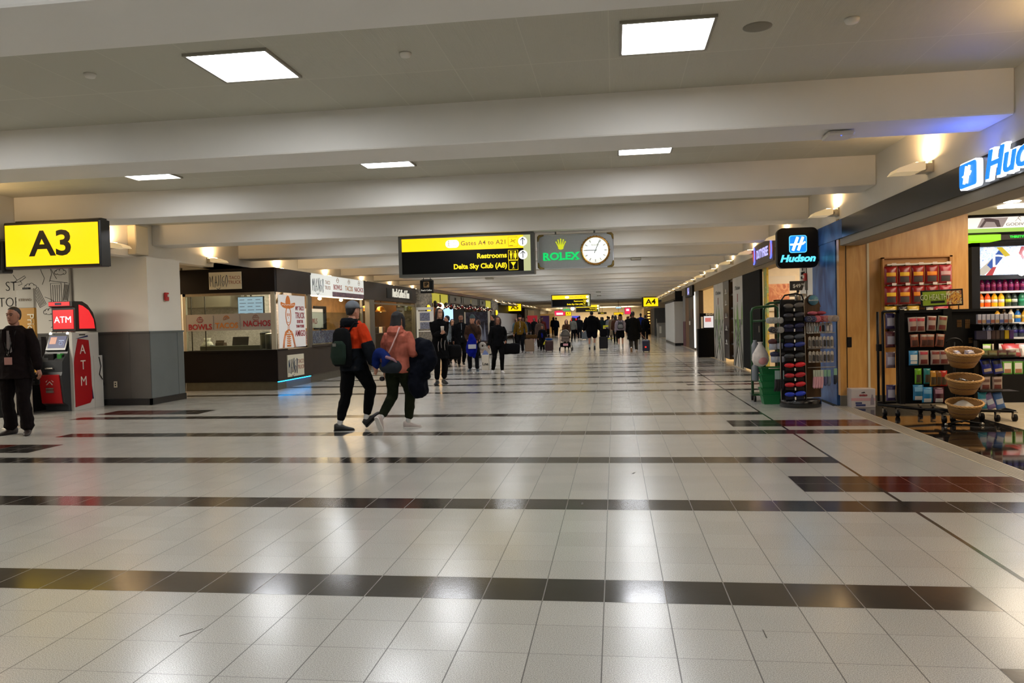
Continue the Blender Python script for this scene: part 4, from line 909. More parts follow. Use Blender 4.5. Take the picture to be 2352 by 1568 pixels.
# garland with baubles and lights along the bar header
t = thing('christmas_garland', 'red and dark garland with bows and small lights along the bar header', 'garland', (-7.25, 38, 2.2))
random.seed(3); b = MB()
pts = [(-7.27, 31.2+i*.43, 2.20-.10*abs(math.sin(i*.55))) for i in range(34)]
for p in pts:
    for j in range(3): b.ball((p[0]+random.uniform(-.05, .08), p[1]+random.uniform(-.2, .2), p[2]+random.uniform(-.08, .06)), random.uniform(.05, .1), mi=0, n=7, m=5)
b.build('foliage', mat('garland_dark', '#1c1210', .6), t, False)
for p in pts: b = MB(); b.ball((p[0]+.08, p[1], p[2]-.03), .06, n=8, m=6); b.build('red_bauble', mat('bauble_red', '#7c1410', .2, metal=.4), t, False)
b = MB()
for i in range(46):
    p = pts[random.randrange(34)]; b.ball((p[0]+.14, p[1]+random.uniform(-.22, .22), p[2]+random.uniform(-.1, .08)), .014, n=6, m=4)
b.build('string_lights', emat('fairy_light', '#ffe8c0', 3), t, False)
# a-frame, white barrier post, display rack
t = thing('poster_stand', 'dark poster board in a white frame standing before the bar', 'poster stand', (-5.7, 33.0, 0))
b = MB(); b.box(-.75, .30, 0, .04, .55, 1.85); b.build('dark_poster', print_mat('poster_dark', ['#0c0c14', '#1c1c30', '#3c3c50', '#14141c'], 4), t)
b = MB(); b.box(.28, .36, -.02, .06, 0, 1.88); b.box(-.75, -.70, -.01, .05, 0, 1.86); b.box(-.3, .36, -.2, .25, 0, .03); b.build('white_frame', M_WHT, t)
b = MB(); b.prism([(-.1, .6), (.0, 1.2), (.08, .6)], -.01, 0, 0, My); b.prism([(.05, .6), (.12, 1.4), (.2, .6)], -.01, 0, 0, My); b.build('pale_artwork', mat('art_pale', '#8a90a8', .4), t)
t = thing('white_display_rack', 'white rack with small framed pictures by the stone pillar', 'rack', (-6.95, 27.8, 0))
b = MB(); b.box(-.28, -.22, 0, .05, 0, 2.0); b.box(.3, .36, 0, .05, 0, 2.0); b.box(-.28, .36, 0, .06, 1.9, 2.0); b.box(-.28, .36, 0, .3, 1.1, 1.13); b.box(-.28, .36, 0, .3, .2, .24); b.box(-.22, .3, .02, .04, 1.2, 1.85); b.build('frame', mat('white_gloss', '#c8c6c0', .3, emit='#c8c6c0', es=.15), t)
b = MB(); b.box(-.15, .22, 0, .02, 1.5, 1.8); b.box(-.15, .22, 0, .02, 1.2, 1.45); b.build('pictures', mat('picture_blue', '#6a7088', .4, mottle=.6, scale=20), t)
# far-left offices after the bar
for i, (x, y0, y1, z1, m, lb) in enumerate([(-7.9, 49.2, 52.5, 2.7, mat('far_dark_panel', '#3a3a36', .6), 'tall dark panel wall past the second stone pillar'), (-8.3, 55, 66, 2.05, mat('far_white_panel', '#b9b8b4', .5), 'white wall panel under the distant yellow sign'), (-8.2, 71, 86, 2.6, mat('far_charcoal', '#4a4844', .6), 'charcoal wall block beyond the A5 sign')]):
    t = thing('partition_panel', lb, 'partition', (x, y0, 0)); b = MB(); b.bbox(x-.5, x, y0, y1, .3 if i == 1 else 0, z1, .02); b.build('panel', m, t, False)
b = MB(); b.box(-9.6, -9.5, 49, YEND, 0, 2.8); struct('wall_left.001', b, mat('far_grey_wall', '#6d695f', .6))
t = thing('wall_sign', 'dim yellow wall sign on the charcoal block', 'sign', (-8.19, 76, 2.2)); b = MB(); b.box(0, .03, -3, 3, -.25, .25); b.build('face', mat('dim_yellow', '#6a5412', .5), t)
for x, y, c, w, z, lb in ((-7.2, 68, '#b83038', .9, 1.9, 'red banner board in the far left crowd'), (-6.1, 68, '#3a2040', .8, 1.85, 'purple banner board in the far left crowd'), (-4.3, 84, '#a01818', .8, 1.6, 'small red board behind the stroller')):
    t = thing('banner_board', lb, 'banner', (x, y, 0)); b = MB(); b.bbox(-w/2, w/2, 0, .05, .7, z, .01); b.build('board', emat('banner_'+c[1:], c, .5, c), t); b = MB(); b.box(-w/2, w/2, .01, .04, 0, .7); b.build('support', M_BLK, t)
t = thing('wall_screen', 'small blue screen on the far wall among the crowd', 'screen', (-5.5, YEND-.1, 1.73)); b = MB(); b.box(-.6, .6, 0, .05, -.28, .28); b.build('display', emat('far_blue', '#2038d8', 1.0), t)
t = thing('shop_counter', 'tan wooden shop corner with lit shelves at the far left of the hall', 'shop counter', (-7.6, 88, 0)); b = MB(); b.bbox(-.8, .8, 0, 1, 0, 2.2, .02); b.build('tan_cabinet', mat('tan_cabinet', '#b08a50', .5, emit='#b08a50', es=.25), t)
area('far_hall_fill', (-2.5, 104, 3.2), 10, 2600, lin('#ffe2b8'), (0, 0, 0), None, 8)  # large fill light added before the end wall, no fitting there
area('far_hall_fill', (-2.5, 82, 3.0), 8, 500, lin('#ffe2b8'), (0, 0, 0), None, 6)  # weaker added fill for the distant hall
# ================================================================== RIGHT SIDE: NEWS SHOP
M_BLUEW = None
def blue_mat():
    m, nt, b = blank_mat('blue_wave_wall'); L = nt.links.new; N = nt.nodes.new
    tc = N('ShaderNodeTexCoord'); mp = N('ShaderNodeMapping'); mp.inputs['Scale'].default_value = (1, .5, .35); L(tc.outputs['Object'], mp.inputs[0])
    w = N('ShaderNodeTexNoise'); w.inputs['Scale'].default_value = 2.2; w.inputs['Distortion'].default_value = 2.5; L(mp.outputs[0], w.inputs['Vector'])
    r = N('ShaderNodeValToRGB'); r.color_ramp.elements[0].color = lin('#17366e'); r.color_ramp.elements[0].position = .35; r.color_ramp.elements[1].color = lin('#4a78b4'); r.color_ramp.elements[1].position = .75
    L(w.outputs['Fac'], r.inputs[0]); L(r.outputs[0], b.inputs['Base Color']); b.inputs['Roughness'].default_value = .4; return m
M_BLUEW = blue_mat()
def wood_mat(name, c1, c2, sc=(1, 1, .15)):
    m, nt, b = blank_mat(name); L = nt.links.new; N = nt.nodes.new
    tc = N('ShaderNodeTexCoord'); mp = N('ShaderNodeMapping'); mp.inputs['Scale'].default_value = sc; L(tc.outputs['Object'], mp.inputs[0])
    w = N('ShaderNodeTexNoise'); w.inputs['Scale'].default_value = 14; w.inputs['Detail'].default_value = 5; w.inputs['Distortion'].default_value = .6; L(mp.outputs[0], w.inputs['Vector'])
    r = N('ShaderNodeValToRGB'); r.color_ramp.elements[0].color = lin(c1); r.color_ramp.elements[0].position = .3; r.color_ramp.elements[1].color = lin(c2); r.color_ramp.elements[1].position = .7
    L(w.outputs['Fac'], r.inputs[0]); L(r.outputs[0], b.inputs['Base Color']); b.inputs['Roughness'].default_value = .3; return m
M_MAPLE = wood_mat('honey_maple', '#b88444', '#cfa060')
# piers along the fascia line
b = MB(); b.box(XR-.02, XR+.25, 12.30, 13.66, 0, 2.50); b.box(XR-.031, XR+.24, 11.9, 13.42, 2.50, 2.775); struct('wall_blue_pier', b, M_BLUEW)
b = MB(); b.box(XR, XR+.25, 13.66, 14.66, 0, 2.78); struct('wall_white_pier', b, M_WALL)
b = MB(); b.box(XR-.01, XR+.0, 14.13, 14.15, 0, 2.5); struct('trim_8', b, M_BLK)
# wood wall facing the hall inside the shop
b = MB(); b.box(XR-.01, 5.15, 12.14, 12.26, .16, 2.80); b.box(5.07, 5.15, 12.26, 13.6, 0, 2.8); struct('wall_shop_maple', b, M_MAPLE)
b = MB(); b.box(XR-.015, 5.155, 12.13, 12.15, 0, .16); struct('baseboard_shop', b, M_SSTL)
b = MB(); b.box(3.435, 3.443, 12.132, 12.15, .16, 2.46); b.box(3.93, 3.936, 12.132, 12.15, .02, 2.18); struct('trim_9', b, M_BLK)
b = MB(); b.box(3.735, 3.765, 12.125, 12.15, .16, 2.5); struct('trim_90', b, mat('pale_trim', '#cfc2a4', .4))
t = thing('door_pull', 'small black recessed pull in the wooden panel', 'door handle', (3.475, 12.135, .96)); b = MB(); b.bbox(-.03, .03, -.008, .005, -.075, .075, .003); b.build('pull', M_BLK, t)
# shop ceiling
b = MB(); b.box(XR+.25, 9.5, YBACK, 15.0, 2.86, 2.95); struct('ceiling.002', b, mat('shop_ceiling', '#c9bfa8', .6, mottle=.03))
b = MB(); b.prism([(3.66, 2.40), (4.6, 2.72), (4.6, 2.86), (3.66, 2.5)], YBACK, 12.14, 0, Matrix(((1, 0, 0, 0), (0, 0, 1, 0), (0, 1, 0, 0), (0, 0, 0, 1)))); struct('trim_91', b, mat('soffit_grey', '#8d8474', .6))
b = MB(); b.box(7.9, 8.0, YBACK, 15, 0, 2.86); b.box(XR+.25, 7.9, 13.6, 13.7, 0, 2.86); struct('wall_shop_back', b, M_WALL)
for (x, y, lb) in ((5.0, 9.2, 'round shop downlight nearest the blue sign'), (5.2, 10.2, 'bright round shop downlight above the snack rack'), (5.4, 11.4, 'round shop downlight nearest the green lit sign')):
    t = thing('recessed_downlight', lb, 'ceiling light', (x, y, 2.86)); MB().lathe([(.09, -.012), (.11, 0)], (0, 0, 0), 20).build('lens', emat('shop_downlight', '#fff0d4', 22), t)
t = thing('shop_light_trough', 'long white light strip on the shop ceiling above the coolers', 'ceiling light', (6.3, 11.8, 2.86)); b = MB(); b.box(-.85, 1.5, -.12, .12, -.03, 0); b.build('tube', emat('trough_white', '#fff6e8', 9), t)
area('shop_fill', (5.6, 10.0, 2.8), 1.6, 85*SHOP_W, lin('#ffe9cc'), (0, 0, 0), None, 3.0)  # added area fill for the shop, separate from its downlights
area('shop_fill', (5.2, 5.5, 2.8), 1.6, 60*SHOP_W, lin('#ffe9cc'), (0, 0, 0), None, 4.0)  # added fill for the near part of the shop, no fitting
# ---- blue lit sign on the black band (starts at y~8.3 and reads towards the camera)
HB = emat('hud_blue', '#0f8cf0', 1.15, '#0030a0'); HW = emat('hud_white', '#eef4ff', 1.6, '#ffffff')
fs = thing('fascia_sign', 'big lit blue and white Hudson letters on the black fascia at right edge', 'sign', (XR-.03, 7.5, 2.63))
F0 = FXn(XR-.035, 0, 0)
b = MB(); b.prism([(p[0], p[1]) for p in rrect(-7.86, -7.50, 2.515, 2.765, .035)], 0, .05, 0, F0); b.build('white_logo_edge', HW, fs, False)
b = MB(); b.prism([(p[0], p[1]) for p in rrect(-7.845, -7.515, 2.53, 2.75, .03)], .05, .06, 0, F0); b.build('blue_logo_face', HB, fs, False)
def h_mark(b, F, s):
    strokes(b, [[(-.30*s, -.42*s), (0, .42*s)], [(.02*s, -.42*s), (.32*s, .42*s)]], .085*s, F); strokes(b, [[(-.46*s, -.04*s), (.30*s, -.02*s), (.45*s, .12*s)]], .055*s, F)
b = MB(); h_mark(b, F0 @ Matrix.Translation((-7.68, 2.64, .062)), .185); b.build('h_emblem', HW, fs, False)
text('Hudson', .34, F0 @ Matrix.Translation((-6.72, 2.645, .01)), HW, fs, off=.02, ext=.02, shear=.25, sx=1.25, name='white_lettering')
text('Hudson', .34, F0 @ Matrix.Translation((-6.72, 2.645, .04)), HB, fs, off=.004, ext=.006, shear=.25, sx=1.25, name='blue_lettering')
area('sign_glow_fill', (XR-.10, 7.35, 2.70), .5, 5, lin('#3060ff'), (0, math.radians(150), 0), fs, .25)  # added lamp that strengthens the sign's blue glow on the beam
# ---- projecting black sign
hs = thing('projecting_sign', 'black rounded square sign with lit blue logo and Hudson lettering', 'sign', (3.0, 13.2, 2.15))
b = MB(); b.prism([(p[0], p[1]) for p in rrect(2.67, 3.31, 2.155, 2.81, .09)], 13.2, 13.34, 0, My); b.build('case', mat('satin_black', '#050507', .5, spec=.2), hs, False)
b = MB()
for z in (2.70, 2.27): b.box(3.31, 3.40, 13.24, 13.30, z-.012, z+.012)
b.box(3.40, 3.42, 13.22, 13.32, 2.22, 2.75); b.build('wall_bracket', M_BLK, hs, False)
b = MB(); b.prism([(p[0], p[1]) for p in rrect(2.855, 3.135, 2.40, 2.685, .04)], 13.190, 13.2, 0, My); b.build('logo_border', emat('cyan_edge', '#60d0ff', 1.2), hs, False)
b = MB(); b.prism([(p[0], p[1]) for p in rrect(2.868, 3.122, 2.413, 2.672, .035)], 13.186, 13.191, 0, My); b.build('logo_tile', HB, hs, False)
b = MB(); h_mark(b, FY(2.99, 13.183, 2.545), .26); b.build('h_emblem', HW, hs, False)
text('Hudson', .155, FY(2.985, 13.19, 2.305), emat('cyan_letters', '#5fd8ff', 1.4), hs, off=.007, shear=.25, sx=1.12, name='lettering')
# ---- duty free fascia sign etc.
ds = thing('fascia_sign', 'lit blue and red duty free sign on the taupe fascia behind the black sign', 'sign', (XR-.02, 17.8, 2.75))
b = MB(); b.box(XR-.05, XR-.016, 16.75, 19.1, 2.54, 3.02); b.build('backing_board', mat('taupe_board', '#5f5240', .5), ds, False)
text('DUTYFREE', .27, FXn(XR-.055, 17.95, 2.78), emat('sign_blue_white', '#b8b4ff', 1.3), ds, off=.008, sx=1.05, name='lettering')
for y, c in ((18.9, '#e04040'), (16.95, '#c86050')):
    b = MB(); b.cyl((XR-.055, y, 2.79), (XR-.06, y, 2.79), .17, 20); b.build('red_disc', emat('disc'+c[1:], c, .8), ds, False)
    b = MB(); strokes(b, [arc(0, 0, .14, .20, -80, 80, 10)], .018, FXn(XR-.07, y, 2.79)); b.build('white_arc', emat('arc_blue', '#6878ff', 1.6), ds, False)
t = thing('fascia_sign', 'small lit blue sign low on the far right fascia', 'sign', (XR-.02, 35.5, 2.6)); b = MB(); b.box(XR-.1, XR-.016, 33.2, 36.5, 2.30, 2.74); b.build('black_board', M_BLK, t, False)
text('U-1', .4, FXn(XR-.105, 34.9, 2.52), emat('sign_blue_white', '#b8b4ff', 1.3), t, sx=1.3, off=.02)
# ---- duty free shop: bright interior
M_INT = mat('cream_interior', '#e2d2b4', .5, mottle=.04)
b = MB(); b.box(7.4, 7.5, 13.7, 34, 0, 3.0); b.box(XR+.25, 7.4, 20.9, 21.0, 0, 3.0); b.box(XR+.25, 7.4, 33.5, 33.6, 0, 3.0); struct('wall_dutyfree', b, M_INT)
b = MB(); b.box(XR+.25, 7.5, 13.7, 46, 2.95, 3.05); struct('ceiling.003', b, M_INT)
for i, y in enumerate((15.5, 17.2, 18.6, 20.0)):
    t = thing('shop_light_trough', 'thin bright light strip on the duty free shop ceiling', 'ceiling light', (5.2, y, 2.95), 0, 'light strips inside the duty free shop'); b = MB(); b.box(-1.2, 1.2, -.05, .05, -.02, 0); b.build('tube', emat('trough_white', '#fff6e8', 9), t)
area('dutyfree_fill', (5.3, 17.5, 2.85), 2.0, 150, lin('#ffe8cc'), (0, 0, 0), None, 4)  # fill added to the duty free interior, apart from its light strips
area('dutyfree_fill', (5.3, 27.5, 2.85), 2.0, 230, lin('#ffe0b0'), (0, 0, 0), None, 8)  # added fill for the shop interior farther along, no fitting
t = thing('framed_picture', 'orange toned framed portrait print on the duty free shop wall', 'picture', (4.2, 20.88, 1.95)); b = MB(); b.box(-.45, .45, -.04, 0, -.45, .45); b.build('frame', mat('pale_frame', '#d8cdb8', .4), t)
b = MB(); b.box(-.30, .30, -.045, -.04, -.25, .25); b.build('print', print_mat('print_peach', ['#b8603c', '#e0a070', '#c87850', '#f0c8a0'], 3), t)
t = thing('security_dome', 'small black dome camera hanging in the duty free shop', 'camera', (4.3, 18.5, 2.45)); MB().ball((0, 0, 0), .06).build('dome', M_BLK, t); b = MB(); b.lathe([(.09, .03), (.09, .06), (.015, .07), (.015, .5)], (0, 0, 0), 12); b.build('mount', M_WHT, t)
t = thing('display_plinth', 'dark brown display wall inside the duty free entrance', 'plinth', (4.2, 18.2, 0)); b = MB(); b.bbox(-.55, .6, 0, .3, 0, 1.72, .01); b.build('body', mat('dark_umber', '#241a12', .5), t); b = MB(); b.box(-.56, .61, -.01, .31, 1.70, 1.74); b.build('top_cap', M_BLK, t)
t = thing('door_panel', 'wide black sliding door panel beside the duty free entrance', 'door', (XR, 19.7, 0)); b = MB(); b.box(XR-.01, XR+.05, 18.5, 20.95, .05, 2.46); b.build('leaf', mat('deep_black', '#030303', .7, spec=.1), t, False); b = MB(); b.box(XR-.02, XR-.01, 18.62, 18.68, 1.0, 1.15); b.build('pull', M_STEEL, t, False)
t = thing('upright_banner', 'narrow green and yellow printed banner at the duty free entrance edge', 'banner', (XR+.1, 18.2, 0)); b = MB(); b.box(XR+.05, XR+.09, 18.0, 18.4, 0, 2.46); b.build('panel', print_mat('banner_print', ['#3c5c2c', '#c8a838', '#8ca868', '#d8d4bc'], 3), t, False)
t = thing('wall_notice', 'grey notice with black letters on the white pier', 'notice', (XR-.005, 14.35, 2.2)); b = MB(); b.box(-.004, 0, -.12, .16, -.32, .14); b.build('sheet', mat('notice_grey', '#aaa59a', .5), t); text('AL\nTRAVELER\nWELCOME', .075, FXn(XR-.012, 14.38, 2.12), M_BLK, t, sx=.8)
# bamboo printed panels
def bamboo_panel(y0, y1, x, label, seed):
    random.seed(seed); t = thing('printed_wall_panel', label, 'panel', (x, (y0+y1)/2, 0)); b = MB(); b.box(x, x+.06, y0, y1, 0, 2.46); b.build('board', mat('bamboo_grey', '#b9b5aa', .5, mottle=.12, scale=1.2, stretch=(1, 1.5, .15)), t, False)
    F = FXn(x-.003, (y0+y1)/2, 0); b = MB(); W = (y1-y0)/2
    for i in range(9):
        u = random.uniform(-W*.85, W*.85); z = random.uniform(.3, 1.3); b.loft([[F @ Vector(p) for p in ((u-.06, z, 0), (u+.02, z+random.uniform(.3, .7), .002), (u+.09, z+.2, 0), (u, z-.1, 0))], [F @ Vector((p[0], p[1], p[2]+.003)) for p in ((u-.06, z, 0), (u+.02, z+.5, .002), (u+.09, z+.2, 0), (u, z-.1, 0))]], 0, False)
    b.prism([(0, .9), (.12, 1.2), (.04, 1.75), (-.12, 1.15)], 0, .004, 0, F); b.build('green_leaves', mat('leaf_green', '#6f9440', .5, mottle=.2), t, False)
    b = MB(); strokes(b, [[(random.uniform(-W, W), 0), (random.uniform(-W, W), 1.3)] for _ in range(10)], .012, F); b.build('ink_stalks', mat('ink_grey', '#6b6a62', .6), t, False)
    b = MB(); b.box(x-.006, x, (y0+y1)/2-.04, (y0+y1)/2+.04, 1.78, 2.0); b.build('red_seal', mat('seal_red', '#8a1c14', .5), t, False)
    text('L’Occitane', .16, FXn(x-.005, (y0+y1)/2, 2.16), mat('ink_grey', '#6b6a62', .6), t, sx=(y1-y0)*.75, name='lettering')
bamboo_panel(21.0, 22.7, XR+.0, 'tall grey panel with green bamboo print nearest the black door panel', 2)
bamboo_panel(24.7, 27.0, XR+.0, 'tall grey bamboo print panel farther along, behind the black cabinet', 5)
t = thing('logo_column', 'dark brown column with five small white logos', 'column', (XR, 24, 0)); b = MB(); b.box(XR, XR+.3, 23.5, 24.6, .12, 2.46); b.build('shaft', mat('espresso', '#1c0f0a', .3), t, False)
b = MB()
for z in (.62, 1.04, 1.42, 1.80, 2.14):
    strokes(b, [[(-.2, -.06), (.2, -.06)], [(-.06, -.04), (.0, .06), (.03, .0), (.06, -.04)]], .016, FXn(XR-.005, 24.05, z))
b.build('white_logos', mat('logo_white', '#c8c4bc', .4), t, False)
t = thing('liquor_shelves', 'narrow lit amber shelves between the bamboo panel and brown column', 'shelf', (XR+.3, 23.1, 0)); b = MB(); b.box(XR+.3, XR+.36, 22.7, 23.6, .1, 2.5)
b.build('back', emat('amber_shelf', '#e8a83c', .8), t, False); b = MB()
for z in (.2, .55, .9, 1.3, 1.6, 2.0, 2.4): b.box(XR+.05, XR+.33, 22.7, 23.55, z, z+.05)
b.build('shelf_boards', mat('espresso', '#1c0f0a', .3), t, False)
random.seed(5)
for z in (.25, .6, .95, 1.35, 1.65, 2.05):
    for i in range(3):
        y = 22.85+i*.27; tt = thing('liquor_bottle', 'amber bottle on the narrow lit shelves by the brown column', 'bottle', (XR+.18, y, z), 0, 'bottles on the narrow lit shelves')
        MB().lathe([(.035, 0), (.04, .02), (.04, .16), (.014, .2), (.014, .25)], (0, 0, 0), 10).build('bottle', mat(['btl_amber', 'btl_gold', 'btl_dark'][i], ['#8a4a14', '#c88a2c', '#2a1810'][i], .2), tt)
# bright cosmetics shop y 27..32
b = MB(); b.box(5.9, 6.0, 26.8, 33.5, 0, 2.95); struct('wall_cosmetics', b, M_INT)
cs = thing('cosmetics_shelving', 'bright cream shelving wall with yellow lit poster in the shop', 'shelf', (5.8, 30, 0))
b = MB()
for z in (1.0, 1.3, 1.58, 1.86): b.box(5.55, 5.88, 27.2, 33, z, z+.03)
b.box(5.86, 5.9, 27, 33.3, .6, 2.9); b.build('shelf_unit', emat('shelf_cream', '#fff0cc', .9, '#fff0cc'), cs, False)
b = MB(); b.box(5.80, 5.85, 28.6, 31.6, 2.0, 2.55); b.build('lit_poster', emat('poster_yellow', '#f8d070', 1.2), cs, False)
b = MB(); b.prism([(-.5, -.2), (-.1, .2), (.1, .2), (.5, -.2)], 0, .01, 0, FXn(5.79, 30.1, 2.25)); b.build('poster_figure', emat('poster_orange', '#e89838', .9), cs, False)
random.seed(9)
for z in (1.03, 1.33, 1.61):
    for i in range(16):
        y = 27.4+i*.34; tt = thing('cosmetic_bottle', 'little bottle on the bright cream shop shelves', 'bottle', (5.68, y, z), 0, 'bottles on the cream shop shelves')
        MB().lathe([(.04, 0), (.045, .02), (.045, .13), (.02, .15), (.02, .19)], (0, 0, 0), 8).build('bottle', mat('cos%d' % (i % 4), ['#c8a060', '#7a3020', '#d8c8a8', '#503018'][i % 4], .3), tt)
t = thing('promo_cabinet', 'tall black cabinet with white posters standing in front of the shop', 'cabinet', (3.2, 27.3, 0)); b = MB(); b.bbox(-.35, .45, 0, .5, 0, .98, .01); b.build('base', mat('deep_black', '#030303', .7, spec=.1), t)
b = MB(); b.bbox(-.25, .38, .3, .5, .98, 1.52, .01); b.build('upper_frame', mat('deep_black', '#030303', .7, spec=.1), t)
b = MB(); b.box(-.12, .20, .28, .3, 1.02, 1.42); b.build('white_posters', emat('promo_white', '#f4ece8', .9), t); b = MB(); b.box(-.08, .12, .275, .28, 1.22, 1.36); b.build('red_picture', emat('promo_red', '#e88078', .8), t)
text('EVENT', .09, FY(3.28, 27.57, 1.475), M_WHT, t, off=.002)
b = MB(); b.box(-.22, -.15, .28, .3, 1.0, 1.4); b.box(.28, .34, .28, .3, 1.2, 1.26); b.build('side_slots', M_WHT, t)
# rest of the right side
for (y0, y1, z1, m, nm, lb, cat) in ((31.9, 33.3, 2.46, mat('espresso', '#1c0f0a', .3), 'dark_pilaster', 'dark brown pilaster beyond the bright shop window', 'pilaster'),
    (33.5, 36.2, 2.46, mat('dark_olive_door', '#1e150c', .4), 'dark_door', 'dark brown door with a small notice', 'door'),
    (36.2, 37.9, 2.46, mat('ochre_wood', '#6a4210', .4), 'ochre_panel', 'ochre wooden panel past the dark door', 'panel'),
    (37.9, 39.2, 2.46, mat('grey_poster', '#8e8a84', .4, mottle=.3, scale=3), 'wall_poster', 'grey and maroon wall poster past the ochre panel', 'poster'),
    (46.3, 56, 2.8, mat('far_white_panel', '#b9b8b4', .5), 'partition_panel', 'pale partition beyond the white room box', 'partition')):
    t = thing(nm, lb, cat, (XR, (y0+y1)/2, 0)); b = MB(); b.box(XR+(.02 if y0 < 46 else .9), XR+(.2 if y0 < 46 else 1.0), y0, y1, 0, z1); b.build('panel', m, t, False)
    if nm == 'dark_door': b = MB(); b.box(XR, XR+.02, 34.3, 35.3, 1.35, 1.75); b.build('notice', mat('notice_brown', '#5a3c2a', .5), t, False); b = MB(); b.box(XR, XR+.02, 35.5, 35.9, 1.05, 1.22); b.build('door_lock', M_WHT, t, False)
    if nm == 'wall_poster': b = MB(); b.box(XR+.01, XR+.02, y0, y1, 0, 1.2); b.build('maroon_half', mat('maroon_print', '#5a2430', .5, mottle=.3), t, False)
t = thing('light_strip', 'thin vertical white light strip between the dark door and pilaster', 'light', (XR, 33.4, 0)); b = MB(); b.box(XR-.02, XR+.02, 33.33, 33.5, .1, 2.46); b.build('tube', emat('strip_white', '#fff4e4', 2.2), t, False)
t = thing('white_room_box', 'white boxy partition room with black base on the far right', 'partition', (3.1, 41, 0)); b = MB(); b.bbox(2.95, 3.4, 39.3, 46.2, .12, 2.2, .02); b.build('white_walls', mat('box_white', '#c4c2ba', .5), t, False); b = MB(); b.box(2.97, 3.4, 39.35, 46.2, 0, .12); b.build('black_base', M_BASE, t, False)
b = MB(); b.box(3.0, 3.38, 39.28, 39.3, 2.25, 2.72); b.build('dark_header', M_BLK, t, False)
b = MB(); b.box(2.93, 3.4, 39.3, 46.2, 2.2, 2.26); b.build('top_edge', M_BLK, t, False)
t = thing('gate_podium', 'grey podium desk with frame at the far right gate', 'podium', (3.3, 57.0, 0)); b = MB(); b.bbox(-.2, 1.0, 0, .8, 0, 1.0, .02); b.build('desk', mat('podium_grey', '#8f8d86', .5), t); b = MB(); b.box(-.3, .9, -.1, 0, 1.0, 1.05); b.cyl((-.28, -.05, 0), (-.28, -.05, 1.35), .02); b.cyl((.9, -.05, 0), (.9, -.05, 1.35), .02); b.build('front_frame', M_STEEL, t); b = MB(); b.box(-.1, .05, -.01, 0, .3, .8); b.build('white_notice', M_WHT, t)
b = MB(); b.box(4.2, 4.3, 56, YEND, 0, 2.9); b.box(4.2, 12, 56, 56.1, 0, 2.9); struct('wall_right.001', b, mat('far_grey_wall', '#6d695f', .6))
for x, y, z1, m, lb in ((3.6, 62, 2.2, mat('far_charcoal', '#4a4844', .6), 'dark gate wall block behind the A4 sign'), (3.3, 75, 2.4, mat('tan_cabinet', '#b08a50', .5), 'orange brown shop corner at the far right')):
    t = thing('partition_panel', lb, 'partition', (x, y, 0)); b = MB(); b.bbox(-.5, .5, 0, 6, 0, z1, .02); b.build('block', m, t)
t = thing('lit_bottle_shelf', 'tiny unit of glowing shelves in the far right shop', 'shelf', (3.0, 70.5, 0)); b = MB(); b.box(-.1, .2, .3, .35, 0, 2.1); b.build('back', M_BLK, t)
for i in range(5): b = MB(); b.box(-.05, .15, 0, .3, .9+.25*i, 1.02+.25*i); b.build('lit_shelf', emat('shelf_glow', '#ffb860', 2), t)
# ================================================================== COOLERS
M_COOL = mat('cooler_black', '#060607', .5, spec=.25)
co = thing('drink_cooler', 'tall black open drinks cooler with lit Drink header', 'cooler', (6.6, 12.9, 0))
b = MB(); b.box(5.50, 5.62, 12.85, 13.5, 0, 2.43); b.box(5.50, 7.6, 13.45, 13.5, .2, 2.43); b.box(5.5, 7.6, 12.85, 13.5, 2.37, 2.43); b.box(5.62, 7.6, 12.9, 13.0, 1.86, 1.93); b.bbox(5.50, 7.6, 12.55, 13.5, 0, .62, .03); b.build('cabinet', M_COOL, co, False)
for z in (1.68, 1.44, 1.19, .96, .72):
    b = MB(); b.box(5.62, 7.55, 12.93, 13.42, z-.03, z); b.build('shelf', M_WP, co, False)
b = MB(); b.box(5.62, 7.6, 12.9, 12.96, 1.925, 2.365); b.build('lit_header', print_mat('ice_print', ['#5c8cd0', '#e8f0f8', '#a8c4ec', '#ffffff', '#88acdc'], 7, .72), co, False)
Fz = FY(5.62, 12.897, 1.925)
b = MB(); b.prism([(.12, .10), (.30, .33), (.38, .25), (.20, .02)], 0, .004, 0, Fz @ Matrix.Translation((.0, .06, 0))); b.build('blue_can_print', emat('can_blue', '#2060c0', .8), co, False)
b = MB(); b.prism([(.0, .02), (.07, 0), (.30, .20), (.22, .28), (.0, .08)], 0, .003, 0, Fz); b.build('cream_bottle_print', emat('bottle_cream', '#e8dcc8', .8), co, False)
b = MB(); b.prism([(.62, .43), (.98, .43), (1.0, .04), (.80, .10), (.66, .20), (.58, .33)], 0, .005, 0, Fz); b.prism([(.10, 0), (.2, 0), (.26, .14), (.22, .15)], 0, .005, 0, Fz); b.build('red_print', emat('print_red', '#d02028', .85), co, False)
b = MB(); b.prism([(.26, .43), (.34, .43), (.46, .30), (.38, .28)], 0, .006, 0, Fz); b.build('yellow_print', emat('print_yellow', '#f0d020', .85), co, False)
text('Coca-Cola', .15, Fz @ Matrix.Translation((.66, .22, .008)) @ Matrix.Rotation(1.3, 4, 'Z'), HW, co, shear=.3, sx=.8, off=.003, name='script_lettering')
text('Drinks', .27, Fz @ Matrix.Translation((.62, .21, .012)), emat('drink_letters', '#fff8ec', 1.3), co, off=.002, sx=1.2, name='drink_lettering')
t = thing('lit_header_sign', 'white and lime lit sign with chocolate brand letters above the cooler', 'sign', (6.6, 12.88, 2.6)); 
b = MB(); b.box(5.47, 7.6, 12.9, 13.4, 2.585, 2.82); b.build('white_face', emat('chalk_lit', '#f0e8e0', .95, '#ffffff'), t, False)
b = MB(); b.box(5.47, 7.6, 12.89, 12.9, 2.585, 2.65); b.build('lime_fade', emat('lime_fade', '#b4e060', .95), t, False)
